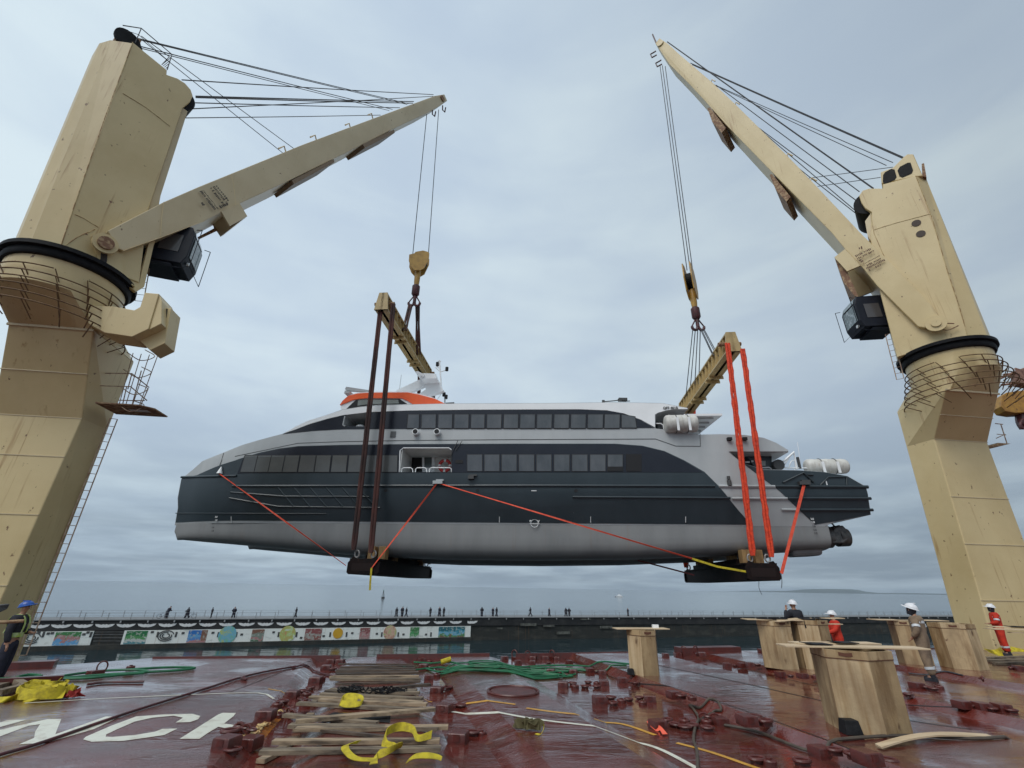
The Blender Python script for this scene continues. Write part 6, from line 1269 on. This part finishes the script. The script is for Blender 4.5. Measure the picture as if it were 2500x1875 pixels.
for i, L in enumerate([[(985, 1633), (1060, 1634), (1130, 1633), (1300, 1630), (1420, 1629), (1540, 1625)], [(1040, 1636), (1120, 1640), (1200, 1636), (1330, 1634), (1450, 1628), (1530, 1628)], [(1120, 1624), (1060, 1622), (1010, 1620)], [(1330, 1638), (1360, 1640), (1378, 1650), (1380, 1654)]]):
    cable(L, .024, 'green_hose', GHOSE, ['straight green hose running through the coil to the lone post', 'second green hose just below the straight one', 'green hose end leading to the yellow nozzle', 'green hose tail at the right of the coil'][i], 'hose', .01)
for i, L in enumerate([[(-30, 1668), (60, 1664), (130, 1658), (200, 1648), (260, 1642), (330, 1640), (360, 1645), (300, 1650), (200, 1656), (100, 1668), (0, 1676), (-30, 1678)], [(-30, 1664), (60, 1660), (100, 1655), (70, 1652), (40, 1660), (120, 1662), (260, 1652), (350, 1646), (420, 1642), (470, 1637), (466, 1634), (400, 1634), (300, 1640)], [(-30, 1672), (120, 1664), (220, 1660), (300, 1652), (350, 1648)]]):
    cable(L, .028, 'green_hose', GHOSE, ['green hose doubled back at the left deck edge', 'longest green hose reaching right along the left coaming', 'green hose lying lowest at the left deck edge'][i], 'hose', .01)
P = PD(1088, 1624); tag(MB().disc(P+V([0, 0, .12]), (1, .2, .3), .07, .3, 10).build('nozzle', YEL), 'small yellow nozzle at the end of the green hose', 'nozzle')
tag(slab([PD(*q)[:2] for q in ((688, 1738), (700, 1740), (676, 1768), (652, 1796), (634, 1812), (628, 1803), (646, 1778), (664, 1756))], 'rust_stain', mat('orange_rust_water', (.42, .16, .035), .12, (.25, .08, .02), 5., lo=.4, hi=.6), .004), 'bright orange rust stain in the gutter left of the planks', 'stain', kind='structure')
mb = MB(); CP = [(694, 1741), (682, 1742), (670, 1748), (655, 1762), (648, 1772), (636, 1776), (628, 1784), (620, 1794), (606, 1798), (594, 1806)]
for i, q in enumerate(CP):
    for dx in (0, 4):
        P = PD(q[0]+dx, q[1]+dx*.3); a_ = i*1.3+dx; mb.tube([P+V([.05*math.cos(a)*math.cos(a_)-.03*math.sin(a)*math.sin(a_), .05*math.cos(a)*math.sin(a_)+.03*math.sin(a)*math.cos(a_), .035+.01*math.sin(a*2)]) for a in np.linspace(0, 2*math.pi, 11)[:-1]], .016, 5, closed=True)
tag(mb.build('pale_chain', mat('pale_yellow_chain', (.62, .45, .2), .5, (.3, .13, .04), 9.), smooth=True), 'pale yellow chain lying on the orange rust stain', 'chain')
# welded deck fittings --------------------------------------------------
blk = MB(); blk.loft([[(a*w, b_*w, z) for a, b_ in ((-1, -1), (1, -1), (1, 1), (-1, 1))] for w, z in ((.15, -.02), (.15, .13), (.135, .15))]); blk.box((.0, -.152, .09), (.12, .01, .1))
rng = MB(); rng.tube([(.15*math.cos(a), .11*math.sin(a), .075) for a in np.linspace(0, 2*math.pi, 19)[:-1]], .032, 7, closed=True); rng.box((0, 0, .02), (.22, .14, .1))
pad = MB(); pad.loft([circ((0, 0), r_, z, 16) for r_, z in ((.13, -.02), (.13, .07), (.11, .095))]); pad.loft([circ((0, 0), r_, z, 12) for r_, z in ((.05, .09), (.05, .12))])
chn = MB()
for i in range(4): c = np.array([.09*i-.14, .02*math.sin(i*2), .07]); chn.tube([c+V([.075*math.cos(a), (.04*math.sin(a) if i % 2 else 0), (0 if i % 2 else .05*math.sin(a))]) for a in np.linspace(0, 2*math.pi, 13)[:-1]], .018, 5, closed=True)
upr = MB(); upr.tube([(.12*math.cos(a), 0, .16+.14*math.sin(a)) for a in np.linspace(0, 2*math.pi, 17)[:-1]], .022, 6, closed=True); upr.box((0, 0, .03), (.2, .12, .1))
protos = {}
for k_, mb_, nm_ in (('B', blk, 'foundation_block'), ('R', rng, 'lashing_ring'), ('P', pad, 'socket_pad'), ('C', chn, 'chain_link'), ('U', upr, 'upright_ring')):
    protos[k_] = mb_.build(nm_, FIT, smooth=True, bevel=.0)
used_ = set(); FL = []
LB = {'B': 'dark red steel foundation block welded %s', 'R': 'dark red oval lashing ring %s', 'P': 'round dark red socket pad %s', 'C': 'short rusty chain %s', 'U': 'upright dark red ring %s'}
CT = {'B': 'deck block', 'R': 'lashing ring', 'P': 'deck pad', 'C': 'chain', 'U': 'lashing ring'}
def fit(kind, x, y, where, s_=1.):
    P = PD(x, y); src = protos[kind]
    if kind in used_: o = src.copy(); COL.objects.link(o)
    else: o = src; used_.add(kind)
    s_ *= {'B': .8, 'R': .62, 'P': .75, 'C': .9, 'U': .85}[kind]
    FL.append((kind, where, x, y, o))
    o.location = P; o.rotation_euler = (0, 0, random.uniform(-.3, .3) if kind == 'B' else random.uniform(-1, 1)); o.scale = (s_, s_, s_)
    tag(o, LB[kind] % where, CT[kind], 'deck fittings '+where)
g1, g2, g3, gb, gr, gc, gn = 'left of the planks', 'right of the planks', 'in the puddle before the lone post', 'along the far deck edge', 'right of the foreground post', 'behind the close pair of posts', 'at the picture bottom'
for k_, x, y, s_ in (('B', 807, 1620, 1), ('B', 830, 1620, 1), ('B', 795, 1636, 1.05), ('R', 812, 1637, 1), ('P', 785, 1660, 1), ('B', 770, 1668, 1.15), ('B', 713, 1702, 1), ('R', 742, 1692, 1.1), ('P', 748, 1700, 1), ('R', 756, 1684, 1), ('P', 745, 1722, 1.2), ('R', 735, 1712, 1), ('R', 690, 1718, 1.1), ('P', 676, 1726, 1), ('B', 648, 1755, 1.15), ('R', 700, 1742, 1.1), ('P', 680, 1752, 1), ('C', 712, 1755, 1.3), ('R', 560, 1795, 1.3), ('P', 585, 1782, 1.1), ('B', 552, 1825, 1.1), ('B', 608, 1825, 1.1), ('R', 566, 1840, 1.1), ('C', 598, 1792, 1.2)): fit(k_, x, y, g1, s_)
for k_, x, y, s_ in (('B', 1029, 1616, 1), ('P', 1048, 1618, 1), ('B', 1034, 1632, 1), ('R', 1052, 1632, 1), ('B', 1047, 1660, 1), ('P', 1066, 1652, 1), ('B', 1066, 1692, 1.05), ('C', 1083, 1688, 1), ('R', 1096, 1683, 1), ('B', 1085, 1738, 1.1), ('P', 1107, 1728, .8), ('R', 1125, 1728, 1.1), ('B', 1119, 1812, 1.15), ('R', 1155, 1796, 1.2), ('P', 1176, 1795, .8)): fit(k_, x, y, g2, s_)
for k_, x, y, s_ in (('B', 1345, 1644, .9), ('R', 1368, 1645, .9), ('R', 1382, 1650, .8), ('B', 1400, 1645, .9), ('B', 1440, 1641, .9), ('R', 1456, 1642, .9), ('B', 1471, 1647, .9), ('B', 1375, 1678, 1), ('R', 1398, 1672, 1), ('P', 1404, 1680, 1), ('R', 1428, 1680, 1), ('R', 1436, 1669, .9), ('P', 1457, 1672, .9), ('R', 1457, 1680, 1), ('B', 1475, 1674, 1), ('B', 1520, 1667, 1), ('R', 1553, 1671, 1),
    ('B', 1464, 1717, 1.1), ('R', 1492, 1708, 1.1), ('R', 1498, 1722, 1.1), ('P', 1517, 1716, 1), ('R', 1535, 1712, 1), ('R', 1562, 1708, 1), ('P', 1569, 1720, .9), ('B', 1587, 1713, 1.05), ('B', 1645, 1703, 1), ('R', 1664, 1704, 1.1), ('P', 1690, 1708, .9), ('B', 1607, 1778, 1.05), ('R', 1630, 1764, 1.1), ('R', 1648, 1776, 1.1), ('P', 1672, 1766, 1), ('R', 1673, 1782, 1.1), ('R', 1692, 1778, 1.1), ('P', 1726, 1768, 1), ('R', 1728, 1784, 1.1), ('B', 1760, 1770, 1), ('B', 1825, 1768, 1.1), ('R', 1845, 1756, 1.1), ('R', 1870, 1769, 1.3), ('C', 1740, 1762, 1.2)): fit(k_, x, y, g3, s_)
for k_, x, y, s_ in (('B', 1232, 1611, .9), ('U', 1256, 1610, 1.1), ('U', 1288, 1610, 1), ('B', 1302, 1611, .9), ('B', 1332, 1610, .9), ('U', 1348, 1610, 1.1), ('B', 1360, 1611, .8), ('B', 1655, 1602, 1), ('U', 1671, 1601, 1.2), ('U', 1700, 1601, 1.2), ('B', 1715, 1602, 1), ('B', 1625, 1603, .8), ('U', 245, 1643, 1), ('B', 225, 1648, .8), ('P', 318, 1633, 1), ('B', 1860, 1592, .9), ('B', 1890, 1592, .9), ('B', 1265, 1620, .8), ('B', 1300, 1621, .8), ('R', 1340, 1620, .8), ('B', 1390, 1620, .8)): fit(k_, x, y, gb, s_)
for k_, x, y, s_ in (('B', 1775, 1628, .9), ('R', 1795, 1627, .9), ('B', 1812, 1628, .9), ('B', 1832, 1627, .9), ('R', 1850, 1626, .9), ('B', 1905, 1650, .9), ('R', 1930, 1653, .9), ('B', 1960, 1655, .9), ('P', 1990, 1655, .9)): fit(k_, x, y, gc, s_)
for k_, x, y, s_ in (('B', 2240, 1680, 1), ('R', 2262, 1682, 1), ('R', 2280, 1686, 1), ('P', 2294, 1682, 1), ('R', 2218, 1700, 1), ('B', 2350, 1727, 1), ('R', 2375, 1728, 1), ('B', 2400, 1732, 1), ('R', 2425, 1736, 1), ('B', 2448, 1735, 1), ('R', 2470, 1634, 1), ('B', 2490, 1636, 1), ('C', 2400, 1664, 1.2), ('R', 2472, 1740, 1)): fit(k_, x, y, gr, s_)
for k_, x, y, s_ in (('B', 2008, 1848, 1.1), ('R', 2040, 1840, 1.1), ('B', 2120, 1862, 1.1), ('R', 2085, 1850, 1.1), ('R', 1850, 1863, 1.2), ('P', 1880, 1868, 1), ('R', 1960, 1868, 1.2), ('R', 2170, 1866, 1.2)): fit(k_, x, y, gn, s_)
ORD = 'first second third fourth fifth sixth seventh eighth ninth tenth eleventh twelfth thirteenth fourteenth fifteenth sixteenth seventeenth eighteenth nineteenth twentieth twenty-first twenty-second twenty-third'.split()
for kk, ww in sorted({(f[0], f[1]) for f in FL}):
    L_ = [f for f in FL if f[0] == kk and f[1] == ww]; deep = ww in (g1, g2)
    L_.sort(key=(lambda f: -f[3]) if deep else (lambda f: f[2]))
    if len(L_) > 1:
        base = {'B': 'dark red steel block', 'R': 'dark red oval ring', 'P': 'round dark red pad', 'C': 'short rusty chain', 'U': 'upright dark red ring'}[kk]
        for i, f in enumerate(L_): f[4]['label'] = ('%s %s, %s from the %s' % (base, ww, ORD[i], 'camera' if deep else 'left'))
# ================================================================== PEOPLE
def skinmesh(name, V_, E_, R_, m, parent, sub=1, root=0):
    bm = bmesh.new(); sk = bm.verts.layers.skin.verify(); vs = []
    for v, r_ in zip(V_, R_):
        b_ = bm.verts.new(v); b_[sk].radius = (r_, r_) if not hasattr(r_, '__len__') else r_; vs.append(b_)
    for a, b_ in E_: bm.edges.new((vs[a], vs[b_]))
    vs[root][sk].use_root = True
    me = bpy.data.meshes.new(name); bm.to_mesh(me); bm.free(); o = bpy.data.objects.new(name, me); COL.objects.link(o)
    md = o.modifiers.new('s', 'SKIN'); md.use_smooth_shade = True
    if sub: u = o.modifiers.new('u', 'SUBSURF'); u.levels = sub; u.render_levels = sub
    bpy.context.view_layer.update(); nm = bpy.data.meshes.new_from_object(o.evaluated_get(bpy.context.evaluated_depsgraph_get()))
    bpy.data.objects.remove(o); bpy.data.meshes.remove(me); nm.materials.clear(); nm.materials.append(m)
    nm.polygons.foreach_set('use_smooth', [True]*len(nm.polygons))
    k = bpy.data.objects.new(name, nm); COL.objects.link(k); k.parent = parent; return k
def person(lab, loc, rz, sc, cloth, legs=None, helmet=None, arms='down', look=0., vest=False, tape=False, hood=None, stride=0., boots=BLK, lod=0, group=None, lean=0.):
    r = thing('person', lab, 'person', tuple(loc), group, rz); r.scale = (sc, sc, sc)
    T = lambda p: (p[0], p[1]+lean*(p[2]-.9) if p[2] > .9 else p[1], p[2])
    hd = (0, .02, 1.62); up_ = look
    ar = {'down': [(.25, -.02, 1.14), (.26, .06, .88)], 'front': [(.25, .02, 1.14), (.14, .24, 1.10)], 'face': [(.27, .12, 1.20), (.14, .22, 1.50)], 'hip': [(.33, -.06, 1.16), (.2, .08, .98)], 'rail': [(.24, .12, 1.18), (.2, .36, 1.12)], 'pocket': [(.28, -.05, 1.16), (.23, .12, .98)]}
    aL, aR = (arms if isinstance(arms, tuple) else (arms, arms))
    V_ = [(0, 0, .96), (0, .01, 1.12), (0, .0, 1.30), (0, -.01, 1.42), (0, .0, 1.50), (0, .015, 1.57), (0, .02+.03*up_, 1.65), (0, .01-.02*up_, 1.73)]
    R_ = [.125, .115, .135, .12, .06, .062, .088, .07]; E_ = [(0, 1), (1, 2), (2, 3), (3, 4), (4, 5), (5, 6), (6, 7)]; armI = []; legI = []
    for sx, a in ((-1, aL), (1, aR)):
        i = len(V_); el, wr = ar[a]; V_ += [(sx*.17, -.01, 1.42), (sx*el[0], el[1], el[2]), (sx*wr[0], wr[1], wr[2])]; R_ += [.065, .045, .032]; E_ += [(3, i), (i, i+1), (i+1, i+2)]; armI.append(i)
        d = np.array(V_[i+2])-np.array(V_[i+1]); d /= np.linalg.norm(d); w = np.array([sx*1., 0, 0])-d*d[0]*sx; w /= np.linalg.norm(w); h = np.array(V_[i+2])
        if not lod:
            j = len(V_); V_.append(tuple(h+d*.06)); R_.append((.036, .018)); E_.append((i+2, j)); nn = np.cross(d, w)
            for f, (off, ln) in enumerate(((-.028, .07), (-.009, .08), (.01, .076), (.028, .06))):
                k = len(V_); V_ += [tuple(h+d*(.085)+w*off), tuple(h+d*(.085+ln*.5)+w*off*1.1+nn*.008), tuple(h+d*(.08+ln)+w*off*1.1+nn*.025)]; R_ += [.010, .009, .008]; E_ += [(j, k), (k, k+1), (k+1, k+2)]
            k = len(V_); V_ += [tuple(h+d*.04-w*.04), tuple(h+d*.075-w*.055+nn*.01)]; R_ += [.011, .009]; E_ += [(j, k), (k, k+1)]
        else:
            j = len(V_); V_.append(tuple(h+d*.12)); R_.append(.03); E_.append((i+2, j))
    for sx in (-1, 1):
        i = len(V_); st_ = stride*sx; V_ += [(sx*.095, 0, .88), (sx*.11, .02+st_*.12, .50), (sx*.12, -.01+st_*.3, .10), (sx*.13, .13+st_*.3, .045)]; R_ += [.095, .062, .045, .04]; E_ += [(0, i), (i, i+1), (i+1, i+2), (i+2, i+3)]; legI.append(i)
    V_ = [T(v) for v in V_]; body = skinmesh('body', V_, E_, R_, SKIN if not lod else BLK if cloth is BLK else SKIN, r, 1 if not lod else 0)
    # clothing follows the same skeleton, a little fuller, without hands, head and feet
    CV = [V_[0], V_[1], V_[2], V_[3], V_[4]]; CR = [.185, .175, .20, .18, .095]; CE = [(0, 1), (1, 2), (2, 3), (3, 4)]
    for i in armI:
        k = len(CV); CV += [V_[i], V_[i+1], tuple(lerp(V_[i+1], V_[i+2], .96))]; CR += [.105, .084, .066]; CE += [(3, k), (k, k+1), (k+1, k+2)]
    jk = None
    LV = [V_[0], (V_[0][0], V_[0][1], 1.02)]; LR = [.185, .175]; LE = [(0, 1)]
    tgt = (CV, CR, CE, 0) if legs is None else (LV, LR, LE, 0)
    for i in legI:
        k = len(tgt[0]); tgt[0].extend([V_[i], V_[i+1], tuple(lerp(V_[i+1], V_[i+2], .6)), tuple(lerp(V_[i+1], V_[i+2], .97))]); tgt[1].extend([.14, .112, .10, .105]); tgt[2].extend([(0, k), (k, k+1), (k+1, k+2), (k+2, k+3)])
    skinmesh('coverall' if legs is None else 'jacket', CV, CE, CR, cloth, r, 1 if not lod else 0)
    if legs is not None: skinmesh('trousers', LV, LE, LR, legs, r, 1 if not lod else 0)
    if lod:
        mb = MB(); c = V_[6]; mb.loft([circ((c[0], c[1]), rr, c[2]+dz, 8) for rr, dz in ((.09, -.02), (.10, .05), (.06, .12))]); o = mb.build('hair', BLK, r, world=False); return r
    for i in legI:
        a, t_ = np.array(V_[i+2]), np.array(V_[i+3]); mb = MB(); mb.loft([circ((a[0], a[1]), .058, .17, 12), circ((a[0], a[1]), .062, .06, 12), circ((a[0], a[1]), .06, .0, 12)]); mb.loft([[a*[1, 1, 0]+np.array([x, y, z]) for x, y in ((-.055, -.07), (.055, -.07), (.06, .13), (.03, .2), (-.03, .2), (-.06, .13))] for z in (.0, .05)]+[[a*[1, 1, 0]+np.array([x, y, .085]) for x, y in ((-.04, -.06), (.04, -.06), (.045, .1), (.02, .16), (-.02, .16), (-.045, .1))]]); mb.build('boot', boots, r, smooth=True, world=False)
    H = np.array(V_[6]); tl = up_*.5; R3 = np.array([[1, 0, 0], [0, math.cos(tl), -math.sin(tl)], [0, math.sin(tl), math.cos(tl)]]); h3 = lambda p: H+R3@np.array(p, float)
    mb = MB(); mb.loft([[h3((x, y, z)) for x, y, z in ((-.012, .085, .0), (.012, .085, .0), (.016, .09, -.035), (-.016, .09, -.035))], [h3((x, y, z)) for x, y, z in ((-.006, .092, .0), (.006, .092, .0), (.008, .115, -.03), (-.008, .115, -.03))]]); mb.build('nose', SKIN, r, world=False)
    for sx in (-1, 1): MB().disc(h3((sx*.032, .086, .008)), R3@np.array([0, 1., 0]), .011, .006, 8).build('eye', DARK, r, world=False); MB().disc(h3((sx*.09, 0, -.01)), R3@np.array([1., 0, 0]), .03, .014, 10).build('ear', SKIN, r, world=False)
    MB().box(h3((0, .088, -.055)), (.045, .006, .008)).build('mouth', MAROON, r, world=False)
    if hood: mb = MB(); mb.loft([[h3((rr*math.cos(a), rr*1.02*math.sin(a)-.012, z)) for a in np.linspace(0, 2*math.pi, 17)[:-1]] for rr, z in ((.085, -.13), (.098, -.07), (.104, 0), (.1, .04))]); mb.build('hood', hood, r, smooth=True, world=False)
    if helmet:
        mb = MB(); rings = []
        for k in range(8): a = k/7*1.45; rings.append([h3((.128*math.cos(a)*math.cos(b_), (.15*math.sin(b_))*math.cos(a)-.005, .045+.125*math.sin(a))) for b_ in np.linspace(0, 2*math.pi, 25)[:-1]])
        mb.loft(rings); brim = [[h3((rr*math.cos(b_), rr*1.2*math.sin(b_)*(1.0)+(.05*max(0, math.sin(b_))**3), .045+dz)) for b_ in np.linspace(0, 2*math.pi, 25)[:-1]] for rr, dz in ((.122, .012), (.145, .0), (.146, -.008), (.12, -.002))]; mb.loft(brim, cap=False)
        mb.box(h3((0, -.0, .168)), (.03, .16, .02)); mb.build('helmet', helmet, r, smooth=True, world=False)
    def band(a, b_, t_, rr, hh, m=REFL, nm='reflective_band'):
        p, q = lerp(a, b_, t_), lerp(a, b_, t_+.02); d = (q-p)/np.linalg.norm(q-p); mb = MB(); mb.disc(p, d, rr, hh, 18); mb.build(nm, m, r, smooth=True, world=False)
    if tape:
        for i in armI: band(V_[i], V_[i+1], .62, .092, .06)
        for i in legI: band(V_[i+1], V_[i+2], .52, .105, .06)
        mb = MB(); c = np.array(T((0, 0, 1.36))); mb.loft([[c+np.array([.225*math.cos(a), .155*math.sin(a)-.01, z]) for a in np.linspace(0, 2*math.pi, 25)[:-1]] for z in (-.03, .03)]); mb.build('reflective_band', REFL, r, smooth=True, world=False)
    if vest:
        mb = MB(); c = np.array(T((0, 0, 1.06))); mb.loft([[c+np.array([.178*math.cos(a), .172*math.sin(a), z]) for a in np.linspace(0, 2*math.pi, 25)[:-1]] for z in (-.05, .05)])
        for sx in (-1, 1): mb.ribbon(spline([(sx*.1, .17, 1.1), (sx*.1, .18, 1.3), (sx*.11, .1, 1.48), (sx*.11, -.08, 1.5), (sx*.08, -.19, 1.35), (-sx*.08, -.18, 1.1)], 4), np.array([.055, 0, 0]), .01)
        mb.build('safety_vest', VEST, r, world=False)
    return r
P = PD(2288, 1664); person('worker in tan overalls and white helmet with his back to the camera, looking up', (P[0], P[1]+.1, P[2]), .62, 1.03, TAN, None, HELW, ('pocket', 'pocket'), .7, tape=True, hood=BLK, stride=.12)
P = PD(2462, 1600); person('worker in orange overalls standing by the foot of the right crane', (P[0], P[1], P[2]), 1.0, .985, ORC, None, HELW, ('front', 'down'), .3, tape=True, hood=BLK, stride=.05)
P = PY(1941, 1500, 18.0); person('person in black jacket and white helmet raising a phone behind the pair of posts', (P[0], 18.0, -.0), .15, 1.02, BLK, NAVY, HELW, ('face', 'front'), .2)
P = PY(2032, 1500, 17.6); person('worker in orange overalls half hidden behind the right post of the pair', (P[0], 17.6, -.22), 1.35, .97, ORC, None, HELW, ('rail', 'rail'), .25)
P = PY(30, 1560, 12.7); person('worker in a blue helmet and yellow safety vest at the left edge, looking up', (P[0]-.0, 12.7, -.16), -1.25, .98, BLK, NAVY, HELB, ('front', 'down'), .5, vest=True, stride=.05, boots=mat('brown_boot', (.2, .11, .07), .7), lean=.0)
P = PY(-10, 1520, 11.6); Q2_ = PY(58, 1516, 11.9); tag(MB().tube([P, Q2_], .035, 8).build('hand_rail', RUSTY), 'rusty horizontal rail in front of the worker in the blue helmet', 'rail')
P = PY(-10, 1478, 11.0); Q2_ = PY(25, 1474, 11.3); tag(MB().prism([P, Q2_, PY(18, 1487, 11.3), PY(-10, 1500, 11.0)], np.array([-.2, .15, 0])).build('ventilator_cowl', MARKD, bevel=.02), 'dark grey cowl edge at the left picture border above the rail', 'cowl')
QL = ['leftmost visitor on the breakwater, bent over a bicycle', 'visitor on the breakwater with a bicycle, second from the left', 'visitor walking on the breakwater above the first roundel', 'visitor standing on the breakwater, fourth from the left', 'lone visitor standing midway along the mural wall', 'left one of three walkers below the forward cradle', 'middle one of three walkers below the forward cradle', 'right one of three walkers below the forward cradle', 'lone visitor above the last mural roundel', 'left one of the pair above the green mural', 'right one of the pair above the green mural', 'visitor standing just past the end of the murals', 'left one of the pair beyond the murals', 'right one of the pair beyond the murals', 'striding visitor on the bare dark breakwater', 'visitor pausing on the bare dark breakwater', 'left one of the last pair on the breakwater', 'right one of the last pair on the breakwater', 'rightmost lone visitor behind the lone plywood post']
for i, x in enumerate([406, 456, 515, 569, 721, 967, 981, 991, 1050, 1072, 1083, 1176, 1203, 1212, 1295, 1341, 1382, 1390, 1534]):
    P, tt, n3 = qpt(x, 1507, -2.2); person(QL[i], (P[0], P[1], ZW), random.uniform(-3, 3) if i != 14 else 1.3, random.uniform(.95, 1.04), BLK if i % 3 else NAVY, NAVY if i % 2 else None, None, 'rail' if i < 2 else random.choice(['down', 'front', 'hip']), 0, stride=random.choice([0, .6, 1.]) if i != 14 else 1.3, lod=1, group='visitors on the breakwater', lean=.35 if i == 0 else 0)
for x, lab in ((397, 'bicycle held by the leftmost breakwater visitor'), (464, 'bicycle beside the second breakwater visitor')):
    P, tt, n3 = qpt(x, 1507, -1.6); b0_ = np.array([P[0], P[1], ZW]); r = thing('bicycle', lab, 'bicycle', tuple(b0_), 'bicycles on the breakwater'); z = np.array([0, 0, 1.])
    for s_ in (-.52, .52): MB().tube([b0_+tt*(s_+.33*math.cos(a))+z*(.34+.33*math.sin(a)) for a in np.linspace(0, 2*math.pi, 17)[:-1]], .03, 5, closed=True).build('wheel', BLK, r)
    mb = MB(); mb.tube([b0_-tt*.52+z*.34, b0_-tt*.15+z*.8, b0_+tt*.35+z*.85, b0_-tt*.05+z*.32, b0_-tt*.52+z*.34], .025, 5); mb.tube([b0_+tt*.52+z*.34, b0_+tt*.34+z*1.0, b0_+tt*.25+z*1.05], .025, 5); mb.build('frame', BLK, r)
    MB().box(b0_-tt*.18+z*.93, (.24, .12, .06), [tt, n3, z]).build('saddle', BLK, r)
# stowed hook block and boom head of the next crane at the right edge
P = PY(2490, 950, 27.); r = thing('stowed_hook_block', 'yellow hook block with red hook cut off by the right edge', 'hook block', tuple(P))
MB().prism([PY(x, y, 26.6) for x, y in ((2447, 965), (2458, 958), (2520, 950), (2520, 1006), (2480, 1008), (2455, 1004), (2444, 992))], np.array([.2, .8, 0])).build('cheek_plate', mat('worn_yellow', (.46, .24, .035), .55, (.3, .14, .03), 3., rust=.9), r, bevel=.03)
MB().tube(spline([PY(2494, 1005, 27), PY(2496, 1030, 27), PY(2505, 1045, 27)], 3), .3, 8).build('hook_shank', MAROON, r)
MB().tube(spline([PY(2497, 1024, 26.8), PY(2491, 1036, 26.8), PY(2496, 1046, 26.8), PY(2504, 1042, 26.8)], 4), .08, 7).build('hook', MAROON, r)
mb = MB()
for a, b_ in (((2445, 940), (2520, 930)), ((2450, 915), (2520, 905)), ((2478, 900), (2520, 912)), ((2440, 925), (2500, 900))): mb.tube([PY(*a, 27.5), PY(*b_, 27.5)], .07, 6)
mb.prism([PY(x, y, 27.2) for x, y in ((2482, 902), (2520, 897), (2520, 940), (2492, 935))], np.array([.1, .6, 0])); tag(mb.build('stowed_boom_head', mat('pinkish_rust', (.3, .17, .12), .7, (.12, .05, .04), 4.)), 'rusty boom head with steelwork cut off by the right edge', 'boom')

# ------------------------------------------------------------------ air
hz_ = MB().box((0, 6500, 60), (32000, 19500, 140)).build('haze', WHITE); hm = bpy.data.materials.new('sea_haze'); hm.use_nodes = True; t = hm.node_tree; t.nodes.clear()
v = N(t, 'ShaderNodeVolumePrincipled'); v.inputs['Color'].default_value = (.72, .82, .92, 1); v.inputs['Density'].default_value = 4.5e-5; v.inputs['Anisotropy'].default_value = .2
o_ = N(t, 'ShaderNodeOutputMaterial'); t.links.new(v.outputs[0], o_.inputs['Volume']); hz_.data.materials.clear(); hz_.data.materials.append(hm)
tag(hz_, 'thin sea haze filling the air out to the horizon', 'haze', kind='stuff')
